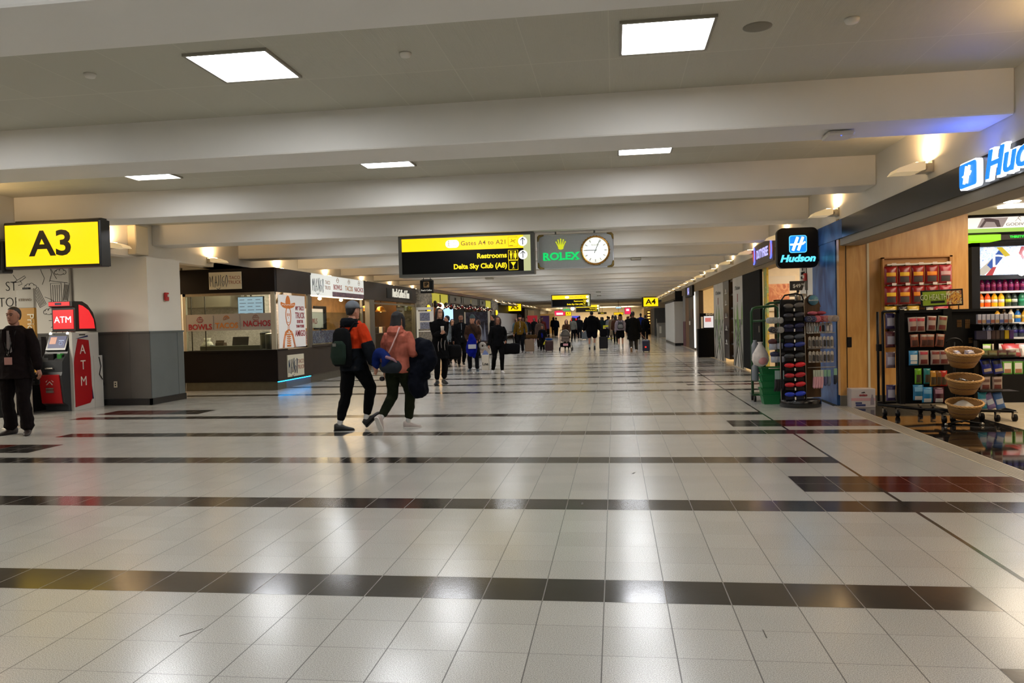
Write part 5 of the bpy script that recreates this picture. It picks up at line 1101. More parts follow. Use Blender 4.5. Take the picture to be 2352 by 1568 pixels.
b = MB(); b.box(5.46, 7.6, 12.85, 13.4, 2.82, 2.845); b.box(5.46, 7.6, 12.86, 13.4, 2.565, 2.585); b.build('black_edges', M_BLK, t, False)
b = MB(); b.prism([(.13, .08), (.20, .225), (.58, .225), (.50, .08)], 0, .004, 0, FY(5.47, 12.89, 2.585)); b.build('photo_patch', emat('photo_taupe', '#b8a49c', .8), t, False)
b = MB(); b.prism([(.16, .08), (.24, .2), (.22, .225), (.30, .225), (.44, .19), (.47, .08), (.42, .08), (.38, .16), (.26, .17), (.2, .08)], 0, .006, 0, FY(5.47, 12.887, 2.585)); b.build('dark_hair_print', emat('print_brown', '#604848', .6), t, False)
text('GODIVA', .065, FY(6.17, 12.885, 2.70), emat('taupe_letters', '#8a7c74', .6), t, sx=1.25, name='brand_lettering')
b = MB(); strokes(b, [[(-.04, -.02), (0, .03), (.04, -.02)], arc(.02, .03, .02, .02, 0, 300, 8), [(0, .03), (.02, .055)]], .003, FY(6.19, 12.885, 2.765)); b.build('rider_emblem', emat('taupe_letters', '#8a7c74', .6), t, False)
t = thing('lit_header_band', 'lime green lit band with dark insert above the cooler', 'sign', (6.5, 12.88, 2.44)); b = MB(); b.box(5.46, 5.92, 12.84, 13.3, 2.46, 2.55); b.build('lime_light', emat('lime_lit', '#a8f020', 1.1), t, False)
b = MB(); b.box(5.92, 7.6, 12.86, 13.3, 2.465, 2.545); b.build('dark_insert', mat('insert_brown', '#3a322c', .4), t, False); b = MB(); b.prism([(6.36, 2.47), (6.44, 2.54), (6.6, 2.54), (6.6, 2.47)], 12.85, 12.86, 0, My); b.build('lime_wedge', emat('lime_lit', '#a8f020', 1.1), t, False)
text('THIRSTY?', .05, FY(6.16, 12.855, 2.505), emat('green_led', '#30f040', 1.3), t, off=.002, name='led_lettering')
area('cooler_fill', (6.4, 12.75, 2.3), .1, 22, lin('#f4f4ff'), (math.radians(35), 0, 0), co, 1.8)  # added fill in front of the cooler shelves, no fitting
# bottles on the cooler shelves
def bottle_row(z, h, r, cols, cap, lab, desc, x0=5.68, x1=7.0, name='drink_bottle', lbl=None):
    n = int((x1-x0)/(r*2.35)); proto = {}
    for i in range(n):
        c = cols[i % len(cols)] if len(cols) < 6 else cols[min(i, len(cols)-1)]
        t = thing(name, desc, 'bottle', (x0+r+i*r*2.35, 13.02, z), 0, desc.replace('bottle', 'bottles')+' row')
        if c not in proto:
            m1 = MB().lathe([(r*.85, 0), (r, .01), (r, h*.30), (r*.93, h*.45), (r, h*.62), (r*.8, h*.74), (r*.36, h*.88), (r*.34, h*.93)], (0, 0, 0), 12)
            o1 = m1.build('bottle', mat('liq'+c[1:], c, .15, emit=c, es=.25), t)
            o2 = MB().lathe([(r*.42, h*.92), (r*.42, h), (r*.2, h+.003)], (0, 0, 0), 10).build('cap', mat('cap'+cap[1:], cap, .4), t)
            o3 = MB().lathe([(r*1.02, h*.30), (r*1.02, h*.56)], (0, 0, 0), 12).build('paper_label', mat('lbl'+lab[1:], lab, .5), t)
            proto[c] = (o1, o2, o3)
        else:
            for o in proto[c]: q = o.copy(); COL.objects.link(q); q.parent = t
bottle_row(1.68, .20, .036, ['#5c0c2c', '#480c38'], '#201838', '#8c2858', 'magenta juice bottle on the top cooler shelf')
for c, x, lb in (('#f07018', 5.70, 'bright orange'), ('#f0581c', 5.80, 'deep orange'), ('#e8a818', 5.90, 'amber yellow'), ('#e8b020', 6.00, 'golden yellow'), ('#3a4028', 6.10, 'lime dotted dark'), ('#2a342c', 6.19, 'dark grey'), ('#2c6a48', 6.30, 'green labelled'), ('#1c5048', 6.42, 'large teal labelled'), ('#1c5048', 6.54, 'teal round labelled')):
    t = thing('drink_bottle', lb+' bottle on the second cooler shelf', 'bottle', (x, 13.02, 1.44)); r = .042 if x < 6.25 else .05; h = .225
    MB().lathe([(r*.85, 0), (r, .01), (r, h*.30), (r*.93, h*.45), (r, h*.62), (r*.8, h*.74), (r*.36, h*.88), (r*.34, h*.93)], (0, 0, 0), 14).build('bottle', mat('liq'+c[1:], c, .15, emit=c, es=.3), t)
    MB().lathe([(r*.42, h*.92), (r*.42, h), (r*.2, h+.003)], (0, 0, 0), 10).build('cap', mat('cap_navy', '#1c1840', .4), t)
    lc = {'5': '#f0e0d0'}.get('5') if x < 6.05 else ['#b8d030', '#c8c8b8', '#289060', '#28b0a0', '#28b0a0'][int((x-6.05)/.11) if x < 6.6 else 4]
    MB().lathe([(r*1.02, h*.28), (r*1.02, h*.5)], (0, 0, 0), 14).build('paper_label', mat('lab'+lc[1:], lc, .5), t)
bottle_row(1.19, .20, .042, ['#c89020', '#3a2a18', '#d8c8a8', '#2060a0'], '#c8b890', '#d8c070', 'mixed coloured bottle on the third cooler shelf', 5.9)
bottle_row(.96, .20, .04, ['#30343c', '#3c4450'], '#20242c', '#28206a', 'clear water bottle on the fourth cooler shelf')
# packets along the lower shelves
def packet(name, label, cat, x, y, z, w, h, d, col, band, group=None, rx=0, rz=0, win=None, txt=None, ry=0, base=None):
    """sealed pouch: pillow body, printed band, window"""
    t = thing(name, label, cat, (x, y, z), rz, group)
    R0 = Matrix.Rotation(ry, 4, 'Y') @ Matrix.Rotation(rx, 4, 'X')
    nx, nz = 6, 8; b = MB(); vs = []; fs = []
    for s in (-1, 1):
        for k in range(nz+1):
            for i in range(nx+1):
                u = i/nx; v = k/nz; th = d/2*(math.sin(PI*u)**.5)*(math.sin(PI*min(1, max(0, v)))**.45) if 0 < u < 1 and 0 < v < 1 else 0
                th += .002; wv = .003*math.sin(u*9+v*7)
                vs.append(R0 @ Vector(((u-.5)*w*(1-.04*math.sin(PI*v)), s*th+wv*(s > 0)*0, v*h)))
    o = (nx+1)*(nz+1)
    for k in range(nz):
        for i in range(nx):
            a = k*(nx+1)+i; fs.append((a, a+1, a+nx+2, a+nx+1)); fs.append((o+a, o+a+nx+1, o+a+nx+2, o+a+1))
    for i in range(nx): fs.append((i, o+i, o+i+1, i+1)); a = nz*(nx+1)+i; fs.append((a, a+1, o+a+1, o+a))
    for k in range(nz): a = k*(nx+1); fs.append((a, a+nx+1, o+a+nx+1, o+a)); a += nx; fs.append((a, o+a, o+a+nx+1, a+nx+1))
    b.add(vs, fs, 0, True); b.build('pouch', mat('pk'+col[1:], col, .28, spec=.6), t)
    def patch(u0, u1, v0, v1, c, n, e=.0012):
        b = MB(); g = 5; vv = []; ff = []
        for k in range(g+1):
            for i in range(g+1):
                u = u0+(u1-u0)*i/g; v = v0+(v1-v0)*k/g; th = d/2*(max(0, math.sin(PI*u))**.5)*(max(0, math.sin(PI*v))**.45)+.0035+e
                vv.append(R0 @ Vector(((u-.5)*w*(1-.04*math.sin(PI*v)), -th, v*h)))
        for k in range(g):
            for i in range(g): a = k*(g+1)+i; ff.append((a, a+1, a+g+2, a+g+1))
        b.add(vv, ff, 0, True); b.build(n, mat('pr'+c[1:], c, .35), t)
    if base: patch(.06, .94, base[0], base[1], base[2], 'printed_field', 0)
    if band: patch(.12, .88, band[0], band[1], band[2], 'printed_band')
    if win: patch(.15, .85, win[0], win[1], win[2], 'clear_window', .0005)
    return t
CH = ['#a8d060', '#e8d8c8', '#d84848', '#e8b8b0', '#b8d890']
for i in range(7):
    packet('snack_packet', ['lime topped chilled packet', 'cream chilled packet', 'red white chilled packet'][i % 3]+' on the low cooler shelf', 'snack', 5.75+i*.17, 12.98, .72, .16, .14, .06, CH[i % 5], (.5, .8, '#f0ece0'), 'chilled packets on the low cooler shelf')
for i, (c, x) in enumerate((('#c84848', 6.02), ('#d8c8c0', 6.25))):
    packet('snack_packet', ['large red snack bag leaning on the cooler ledge', 'pale pink snack bag at the right edge of the cooler ledge'][i], 'snack', x, 12.7, .66, .26, .22, .08, c, (.3, .6, '#e8d0c0'), None, -.5)
for i in range(4):
    t = thing('snack_box', 'white and green cereal box stood on the cooler base, number of its row not readable', 'box', (5.95+i*.16, 12.6, .62)); t['label'] = ['first', 'second', 'third', 'fourth'][i]+' green edged white box from the left on the cooler ledge'
    t.location = (5.82+i*.15, 12.45, .42)
    WM[t] = base_matrix(t.location, 0)
    b = MB(); b.bbox(-.065, .065, 0, .05, 0, .19, .004); b.build('carton', mat('lime_carton', '#5a9438', .5), t); b = MB(); b.box(-.05, .05, -.002, 0, .02, .17); b.build('white_face', M_WHT, t); b = MB(); b.box(-.045, .045, -.004, 0, .02, .08); b.build('brown_print', mat('print_tan', '#9a6a48', .5), t)
t = thing('cooler_ledge', 'black ledge shelf along the front of the cooler', 'shelf', (6.6, 12.5, .4)); b = MB(); b.box(5.72, 7.6, 12.42, 12.56, 0, .42); b.build('ledge', M_COOL, t, False)
# ================================================================== SNACK WALL
M_JR = '#7a1012'
sw = thing('snack_wall_panel', 'maple framed hanging panel with rails for jerky bags', 'display panel', (4.4, 12.13, 0))
b = MB(); b.box(3.93, 3.955, 12.05, 12.135, .5, 2.20); b.box(4.86, 4.90, 12.05, 12.135, 1.3, 2.20); b.box(3.93, 4.90, 12.05, 12.135, 2.18, 2.20); b.box(3.955, 4.86, 12.10, 12.135, .9, 2.18); b.build('frame', mat('maple_frame', '#b07a3c', .4), sw, False)
for z in (2.09, 1.79, 1.50):
    b = MB(); b.box(4.0, 4.84, 12.06, 12.10, z-.012, z+.012); b.build('rail', mat('white_rail', '#d8d4c8', .4), sw, False)
b = MB()
for z in (2.07, 1.78, 1.49):
    for i in range(5): b.cyl((4.02+i*.185, 12.09, z), (4.02+i*.185, 11.86, z), .006, 6)
b.build('pegs', M_BLK, sw, False)
b = MB(); b.box(4.0, 4.84, 12.0, 12.1, .9, 1.42); b.build('lower_shelf_backing', M_BLK, sw, False)
ordn = ['leftmost', 'second', 'middle', 'fourth', 'rightmost']
for r, z in enumerate((1.79, 1.50)):
    for i in range(5):
        x = 3.99+i*.186; col = '#8a1014' if i < 4 else '#a82c38'
        packet('jerky_bag', '%s red jerky bag in the %s row of the snack wall' % (ordn[i], ['top', 'lower'][r]), 'snack bag', x, 11.90, z-.0, .178, .265, .07, col, (.46, .66, ['#d8a018', '#e0b020', '#e09a20', '#e88a20', '#c8a0a0'][(i+r) % 5]), 'red jerky bags on the snack wall', win=(.12, .42, '#4a4242'))
        t = thing('price_tag', 'small white price tag above the %s jerky bag of the %s row' % (ordn[i], ['top', 'lower'][r]), 'price tag', (x+.03, 11.85, z+.275), 0, 'white price tags on the snack wall'); b = MB(); b.prism([(-.028, 0), (.028, 0), (.034, .035), (-.028, .035)], 0, .003, 0, Matrix(((1, 0, 0, 0), (0, 0, 1, 0), (0, 1, 0, 0), (0, 0, 0, 1)))); b.build('tag', mat('tag_white', '#d8ccc4', .4), t)
for i, (x, c, w) in enumerate(((3.99, '#d8b038', .17), (4.30, '#d8b038', .17), (4.52, '#8a8c90', .12), (4.68, '#c83848', .20), (4.16, '#3a3430', .12))):
    packet('snack_packet', ['yellow packet at the left of the lowest snack wall row', 'yellow packet with white peak in the middle of the lowest row', 'grey and navy packet in the lowest snack wall row', 'red and white packet under the healthy snack sign', 'dark packet between the two yellow ones'][i], 'snack', x, 11.92, 1.36, w, .115, .05, c, (.3, .6, '#f0e8c8'))
# ================================================================== ROLLING SNACK RACK + BASKETS
rk = thing('rolling_snack_rack', 'black wheeled mesh rack hung with snack pouches', 'display rack', (4.1, 10.6, 0))
M_PERF = mat('perforated_black', '#060606', .6, spec=.2)
b = MB(); b.box(3.64, 4.24, 10.60, 10.62, .20, 1.40); b.box(3.64, 3.70, 10.55, 10.7, .2, 1.42); b.box(4.16, 4.26, 10.52, 10.7, .2, 1.42); b.box(3.64, 4.24, 10.56, 10.62, 1.375, 1.41); b.build('front_panel', M_PERF, rk, False)
b = MB()
for p0, p1 in (((3.50, 10.75, .2), (3.50, 10.75, 1.40)), ((3.50, 10.75, 1.40), (3.66, 10.62, 1.40)), ((3.50, 10.95, .2), (3.50, 10.95, 1.40)), ((3.44, 10.80, .17), (3.9, 10.45, .14)), ((3.9, 10.45, .14), (4.9, 10.35, .12)), ((3.5, 10.98, .17), (4.35, 11.3, .17)), ((4.35, 11.3, .17), (4.95, 10.9, .14)), ((4.92, 10.35, .12), (4.92, 11.0, .12))): b.cyl(p0, p1, .018, 8)
b.box(3.44, 3.5, 10.78, 10.84, .88, .97); b.build('side_frame', M_BLK, rk, False)
b = MB(); b.box(4.24, 4.62, 10.62, 10.64, 1.0, 1.40); b.box(4.24, 4.56, 10.62, 10.64, .2, 1.0); b.box(4.62, 4.67, 10.62, 10.66, .14, 1.40); b.box(4.24, 4.85, 10.58, 10.64, 1.375, 1.41); b.box(4.82, 4.86, 10.62, 10.66, .6, 1.22); b.build('right_panel', M_PERF, rk, False)
b = MB()
for (x0, x1, z0, z1, st) in ((4.36, 4.43, 1.18, 1.28, .012), (4.46, 4.53, 1.16, 1.28, .012), (4.50, 4.55, .97, 1.05, .012)):
    n = int((x1-x0)/st); 
    for i in range(n):
        for j in range(int((z1-z0)/st)): b.box(x0+i*st, x0+i*st+.006, 10.612, 10.619, z0+j*st, z0+j*st+.006)
b.build('perforations', mat('perf_gap', '#8a6430', .6), rk, False)
for z in (1.215, 1.02, .80, .37): b = MB(); b.box(4.52, 4.98, 10.36, 10.62, z-.01, z); b.build('side_shelf', M_BLK, rk, False)
for i, (x, y) in enumerate(((3.56, 10.90), (3.70, 10.83), (4.12, 11.20), (4.28, 11.19), (4.03, 10.20), (4.15, 10.25), (4.58, 10.46), (4.90, 10.32), (4.68, 10.28))):
    c = MB(); c.cyl((x-.018, y, .045), (x+.018, y, .045), .045, 18); c.build('caster_wheel', M_BLK, rk, False)
    c = MB(); c.prism([(y-.02, .05), (y+.02, .05), (y+.03, .12), (y-.03, .12)], x-.024, x-.018, 0, SX); c.box(x-.024, x+.024, y-.03, y+.03, .105, .12); c.build('caster_fork', M_STEEL, rk, False)
b = MB()
for x0, y0 in ((4.03, 10.20), (4.15, 10.25)): b.box(x0-.02, x0+.02, y0, 10.45, .11, .14)
b.build('caster_outrigger', M_BLK, rk, False)
# healthy sign
t = thing('healthy_snack_sign', 'green GO HEALTHY sign with food photo on the rack top', 'sign', (4.18, 10.6, 1.45)); R_ = Matrix.Rotation(-.03, 4, 'Y')
b = MB(); b.bbox(-.255, .255, 0, .02, 0, .215, .004, 0, R_); b.cyl((-.2, .01, -.05), (-.2, .01, .02), .006); b.cyl((.2, .01, -.05), (.2, .01, .02), .006); b.build('black_frame', M_BLK, t)
b = MB(); b.box(-.235, .05, -.003, 0, .02, .195, 0, R_); b.build('green_face', mat('lime_print', '#7f9a1c', .4), t)
b = MB(); b.box(.05, .235, -.003, 0, .02, .195, 0, R_); b.build('food_photo', print_mat('food_photo', ['#8a3c14', '#d0a040', '#7c2c10', '#c8c090', '#a8742c'], 16), t)
b = MB(); b.box(-.14, .03, -.005, -.003, .045, .075, 0, R_); b.build('black_caption', M_BLK, t)
text('GO HEALTHY', .10, FY(4.088, 10.590, 1.568) @ Matrix.Rotation(.03, 4, 'Z'), mat('pale_print', '#c8d0a0', .4), t, sx=.58, off=.0)
# pouches on the front panel
def rackpk(lab, x, z, w, h, col, band=None, win=None, y=10.54, ry=0, base=None, grp='snack pouches on the rolling rack'):
    return packet('snack_pouch', lab, 'snack pouch', x, y, z, w, h, .045, col, band, grp, 0, 0, win, ry=ry, base=base)
PK = '#a89488'
for i, (x, lab) in enumerate(((3.80, 'leftmost'), (3.885, 'second'), (4.01, 'third'), (4.13, 'rightmost'))):
    rackpk('%s cream pouch with red block in the top rack row' % lab, x, 1.13+(.01 if i > 1 else 0), .115, .19, PK if i < 3 else '#8a8468', (.72, .92, '#b02838' if i < 2 else '#803020'), (.08, .38, '#6a2c28'), ry=.05*(i-1), y=10.54-.01*i)
for i, (x, lab) in enumerate(((3.82, 'leftmost'), (3.93, 'second'), (3.99, 'third'), (4.10, 'rightmost'))):
    rackpk('%s brown meat pouch in the second rack row' % lab, x, .935, .105, .165, '#8c4c34', (.8, .96, '#a89888'), (.1, .55, '#4a2c24'), ry=.06*(i-1), y=10.54-.01*i)
rackpk('blue and white cow print pouch in the third rack row', 3.80, .70, .115, .19, '#3a84b0', (.35, .72, '#d8dcd8'), (.10, .30, '#d8d4cc'))
for i, (x, lab) in enumerate(((3.92, 'left'), (4.06, 'middle'), (4.16, 'partly hidden right'))):
    rackpk('%s cream pouch with red block in the third rack row' % lab, x, .705, .12, .185, PK, (.72, .92, '#a83040' if i == 0 else '#7c3028'), (.08, .38, '#6a2c28'), y=10.53-.005*i)
for i, (x, c, lab) in enumerate(((3.855, '#6fa818', 'lime green'), (3.96, '#2a7c78', 'teal'), (4.03, '#c08830', 'golden'), (4.10, '#8a5414', 'brown'), (4.15, '#b82c18', 'bright red'))):
    rackpk('%s slim pouch in the fourth rack row' % lab, x, .46-(.03 if i > 1 else 0), .085, .20, c, None, (.1, .6, '#4a3c28'), y=10.54-.008*i)
for i, (x, c, lab) in enumerate(((3.85, '#1f7098', 'left blue'), (3.955, '#2880b0', 'front blue'), (4.09, '#4a1826', 'maroon'))):
    rackpk('%s pouch with white base in the lowest rack row' % lab, x, .22+(.03 if i == 0 else 0), .13, .20, c, (.58, .86, '#7ab0d0' if i < 2 else '#a88090'), (.03, .28, '#d0ccc4'), y=10.53-.01*i)
for i, (z, c, lab) in enumerate(((1.17, '#2c2450', 'navy bag hung at the left side top of the rack'), (.93, '#5a2c34', 'maroon and white bag hung on the left side of the rack'), (.66, '#7c6870', 'clear pinkish bag hung on the left side of the rack'), (.23, '#38305c', 'dark violet bag at the left side bottom of the rack'))):
    packet('snack_pouch', lab, 'snack pouch', 3.575, 10.70, z, .12, .21, .06, c, (.2, .7, '#a8a4b0'), None)
# items on the right-hand shelves
for i in range(8):
    t = thing('drink_carton', ['first', 'second', 'third', 'fourth', 'fifth', 'sixth', 'seventh', 'eighth'][i]+' small white carton from the left on the rack top shelf', 'carton', (4.56+i*.052, 10.45, 1.215), 0, 'white cartons on the rack top shelf'); b = MB(); b.bbox(-.022, .022, 0, .05, 0, .12, .004); b.build('carton', mat('carton_pale', '#a8a8b4', .4), t); b = MB(); b.box(-.022, .022, -.001, 0, .01, .05); b.build('picture', mat(['c_brown', 'c_tan', 'c_blue'][i % 3], ['#8a5040', '#9a7c58', '#4a5488'][i % 3], .4), t)
for i, (c, w) in enumerate((('#38344a', .12), ('#8a8494', .05), ('#4a3430', .045), ('#54403a', .045), ('#3a322e', .045), ('#c8a818', .05), ('#4c2c68', .05))):
    x = 4.58+[0, .09, .145, .195, .245, .30, .355][i]; t = thing('snack_box', ['wide dark', 'grey', 'brown', 'tan lettered', 'black', 'yellow', 'purple'][i]+' box on the middle rack shelf', 'box', (x, 10.45, 1.02)); b = MB(); b.bbox(-w/2, w/2, 0, .06, 0, .11, .004); b.build('carton', mat('bx'+c[1:], c, .4), t)
for i, (c, lab) in enumerate((('#a8a070', 'blue edged small'), ('#c8a060', 'tan flat'), ('#a85c58', 'pink'), ('#b07070', 'rosy'))):
    packet('snack_packet', lab+' packet in the acrylic tray of the rack', 'snack', 4.60+i*.11, 10.46, .80, .12, .08, .07, c, (.3, .6, '#d8c8a0'))
t = thing('acrylic_tray', 'clear tray of small packets on the lower rack shelf', 'tray', (4.77, 10.36, .80)); b = MB(); b.box(-.25, .24, 0, .006, 0, .10); b.build('front', GLASS, t)
for i, x in enumerate((4.64, 4.77)): packet('snack_pouch', ['left', 'right'][i]+' royal blue pouch hanging off the rack shelf', 'snack pouch', x, 10.42, .585, .12, .19, .05, '#1c2a8a', (.15, .35, '#b8a890'), None, -.15, 0, (.65, .9, '#20202c'), ry=-.15)
for i, x in enumerate((4.62, 4.76)): packet('snack_pouch', ['left', 'right'][i]+' cream pouch under the blue ones on the rack side', 'snack pouch', x, 10.45, .38, .12, .17, .04, PK, (.6, .8, '#6a4c44'), None, 0, 0, (.1, .4, '#6a2c28'))
for i, (x, c, r_) in enumerate(((4.58, '#3a9cb8', 0), (4.70, '#8a78b0', .45), (4.80, '#4a78c0', .3))): packet('snack_pouch', ['turquoise', 'lilac tilted', 'sky blue tilted'][i]+' pouch at the bottom right of the rack', 'snack pouch', x, 10.44, .14, .11, .22, .04, c, (.3, .6, '#c8d0e0'), None, 0, 0, None, ry=r_*-.8)
# wicker baskets on a stand
def wicker():
    m, nt, b = blank_mat('wicker'); L = nt.links.new; N = nt.nodes.new
    tc = N('ShaderNodeTexCoord'); w = N('ShaderNodeTexWave'); w.bands_direction = 'Z'; w.inputs['Scale'].default_value = 40; w.inputs['Distortion'].default_value = 6; w.inputs['Detail'].default_value = 2; L(tc.outputs['Object'], w.inputs['Vector'])
    r = N('ShaderNodeValToRGB'); r.color_ramp.elements[0].color = lin('#5a3a18'); r.color_ramp.elements[1].color = lin('#b8884a'); L(w.outputs['Fac'], r.inputs[0]); L(r.outputs[0], b.inputs['Base Color'])
    bp = N('ShaderNodeBump'); bp.inputs['Strength'].default_value = .6; L(w.outputs['Fac'], bp.inputs['Height']); L(bp.outputs[0], b.inputs['Normal']); b.inputs['Roughness'].default_value = .6; return m
M_WICK = wicker()
bs = thing('basket_stand', 'black metal stand holding three wicker baskets', 'stand', (4.17, 10.0, 0))
b = MB(); b.cyl((0, .24, .03), (0, .24, 1.0), .012); b.tube([(math.cos(a)*.09, .24, .99+math.sin(a)*.055) for a in [PI*i/10 for i in range(11)]], .012, 8)
for z in (.79, .45, .13): b.tube([(math.cos(2*PI*i/20)*.15, math.sin(2*PI*i/20)*.10, z) for i in range(21)], .008, 6); b.cyl((0, .10, z), (0, .24, z), .01)
b.tube([(-.22, -.05, .015), (-.05, .12, .02), (.1, .2, .025), (.2, .0, .015)], .012, 8); b.cyl((0, .24, .02), (.05, .15, .02), .012); b.build('frame', M_BLK, bs)
b = MB(); b.cyl((-.22, -.06, .015), (-.21, -.03, .015), .018); b.cyl((.2, 0, .015), (.21, -.03, .015), .018); b.build('steel_foot', M_STEEL, bs)
for i, (z, lab) in enumerate(((.72, 'top wicker basket, holding small white packets'), (.40, 'middle wicker basket, holding silver wrapped bars'), (.10, 'lowest wicker basket, holding white plastic wrap'))):
    t = thing('wicker_basket', lab, 'basket', (4.165+.0*i, 10.0, z), 0, 'three wicker baskets on the stand'); t.rotation_euler = (.30, 0, 0)
    MB().lathe([(.10, 0), (.135, .0), (.165, .06), (.190, .13), (.205, .18), (.19, .18), (.172, .12), (.145, .06), (.10, .02), (.01, .015)], (0, 0, 0), 36, 0, 1.0, .72).build('weave', M_WICK, t)
    b = MB(); 
    for k in range(3): b.tube([(math.cos(a)*(.205+.006*math.sin(a*9+k*2.1)), .72*math.sin(a)*(.205+.006*math.sin(a*9+k*2.1)), .185+.008*math.cos(a*9+k*2.1)) for a in [2*PI*j/72 for j in range(73)]], .009, 6)
    b.build('braided_rim', mat('rim_straw', '#c89a5c', .5, mottle=.2, scale=60), t)
    b = MB(); b.tube([(math.cos(a)*.172, .72*math.sin(a)*.172, .085) for a in [2*PI*j/36 for j in range(37)]], .006, 5); b.build('band', mat('band_brown', '#5a3418', .5), t)
random.seed(4)
for i in range(7):
    packet('snack_packet', 'small white packet piled in the top wicker basket', 'snack', 4.165+random.uniform(-.10, .10), 9.97+random.uniform(-.05, .05), .82+.008*i, .10, .07, .03, '#b8b0b4', (.4, .6, '#5058a0'), 'white packets in the top basket', -1.0+random.uniform(-.3, .3), random.uniform(-1, 1))
for i in range(9):
    t = thing('wrapped_bar', 'silver wrapped bar piled in the middle wicker basket', 'snack bar', (4.165+random.uniform(-.08, .08), 9.97+random.uniform(-.05, .05), .51+.007*i), random.uniform(0, 3), 'silver bars in the middle basket'); b = MB(); b.bbox(-.05, .05, -.014, .014, -.008, .008, .006, 0, Matrix.Rotation(random.uniform(-.4, .4), 4, 'Y')); b.build('wrapper', mat('foil', '#8c8880', .25, metal=.7), t)
t = thing('plastic_wrap', 'crumpled white plastic heaped in the lowest wicker basket', 'plastic', (4.165, 10.0, .17)); MB().lathe([(.15, 0), (.155, .03), (.11, .08), (.05, .12), (.01, .135)], (0, 0, 0), 18, 0, 1, .65).build('wrap', mat('white_poly', '#b8b2a8', .35, bump=.8, bscale=14), t)
# water carton
t = thing('water_carton', 'pink and white cardboard case of bottled water on the shop edge', 'box', (3.60, 11.93, 0))
b = MB(); b.bbox(-.17, .17, 0, .26, 0, .275, .004); b.build('carton', mat('carton_white', '#b8b0ae', .5), t)
b = MB(); b.box(-.17, .17, -.002, 0, .10, .14); b.build('pink_band', mat('carton_pink', '#b88c90', .5), t); b = MB(); b.box(-.11, -.02, -.002, 0, .055, .08); b.box(-.105, .03, -.002, 0, .02, .05); b.build('blue_label', mat('carton_navy', '#38406c', .5), t)
b = MB(); b.prism([(.10, .04), (.15, .04), (.15, .12), (.135, .17), (.135, .19), (.115, .19), (.115, .17), (.10, .12)], -.003, 0, 0, My); b.build('bottle_drawing', mat('carton_grey', '#8a8088', .5), t)
text('evian', .055, FY(3.60, 11.926, .185), mat('evian_red', '#a03038', .5), t, off=.001); b = MB(); b.prism([(-.03, .215), (-.015, .23), (-.005, .222), (.01, .235), (.03, .215)], -.003, 0, 0, My); b.build('peaks_mark', M_BLK, t)
# ================================================================== TRAVEL ACCESSORY SPINNER
sp = thing('sock_spinner_stand', 'tall dark spinner stand loaded with travel pillows, masks and socks', 'display stand', (2.76, 12.15, 0))
MB().lathe([(.29, 0), (.30, .01), (.30, .11), (.28, .125), (.05, .13)], (0, 0, 0), 40, 0, 1, .9).build('round_base', mat('gloss_black', '#101012', .2), sp)
b = MB(); b.cyl((0, 0, .12), (0, 0, 1.7), .03); b.build('centre_pole', M_STEEL, sp)
b = MB(); b.box(-.30, .02, -.17, -.15, .12, 1.60); b.tube([(-.30, -.17, .12), (-.31, -.17, 1.2), (-.30, -.17, 1.6), (-.24, -.17, 1.68), (-.10, -.17, 1.70), (0, -.17, 1.68), (.03, -.17, 1.6), (.04, -.17, .12)], .012, 8); b.build('dark_front_panel', M_BLK, sp)
b = MB(); b.tube([(-.315, -.18, .12), (-.325, -.18, 1.55)], .008, 6); b.tube([(.045, -.18, .12), (.03, -.18, 1.6)], .008, 6); b.build('steel_edges', M_STEEL, sp)
b = MB(); b.box(.05, .30, -.04, -.02, .14, 1.55, 0, Matrix.Rotation(.15, 4, 'Z')); b.prism([(.05, 1.50), (.32, 1.50), (.28, 1.62), (.22, 1.68), (.15, 1.68), (.08, 1.62)], -.03, -.01, 0, Matrix.Rotation(.15, 4, 'Z') @ My); b.build('wooden_side_board', wood_mat('walnut_slat', '#3a2818', '#5c4228'), sp)
b = MB(); b.cyl((.20, -.02, 1.60), (.20, -.035, 1.60), .075, 24); b.build('teal_badge', mat('badge_teal', '#4a7c90', .4), sp); text('Bookstore', .032, FY(2.96, 12.105, 1.60), M_WHT, sp)
b = MB(); b.box(-.16, .10, -.10, -.08, 1.66, 1.70); b.cyl((-.05, -.09, 1.6), (-.05, -.09, 1.72), .03); b.cyl((.04, -.09, 1.5), (.04, -.09, 1.7), .025); b.build('top_bracket', M_STEEL, sp)
t = thing('price_card', 'dark price card reading 49.99 on top of the spinner', 'price sign', (2.72, 12.02, 1.72)); b = MB(); b.box(-.02, .02, .0, .01, 0, .03); b.prism([(-.12, .03), (.06, .03), (.10, .17), (-.12, .17)], -.005, 0, 0, My); b.build('card', mat('card_dark', '#2a2622', .4), t); text('$49', .075, FY(2.70, 12.012, 1.815), M_WHT, t, off=.001, name='price_digits'); text('99', .04, FY(2.785, 12.012, 1.835), M_WHT, t, name='cents_digits')
b = MB(); b.box(.10, .14, -.005, .0, .03, .17); b.build('grey_edge', M_SIGNGRY, t)
def sleep_mask(z, c1, c2, lab):
    t = thing('neck_pillow_pack', lab, 'travel item', (2.63, 11.93, z), 0, 'items on the dark spinner face')
    b = MB(); b.ball((-.075, -.03, .02), .075, .035, .035, 12, 8); b.ball((.075, -.03, .03), .08, .035, .038, 12, 8, 0, Matrix.Rotation(-.15, 4, 'Y')); b.build('fabric', mat('sm'+c1[1:], c1, .5, mottle=.2), t)
    b = MB(); b.box(-.13, .13, -.02, .03, -.06, -.01); b.build('case', mat('sm'+c2[1:], c2, .3), t)
    b = MB(); b.box(-.008, .008, -.06, -.045, -.06, -.02); b.build('tag', M_WHT, t)
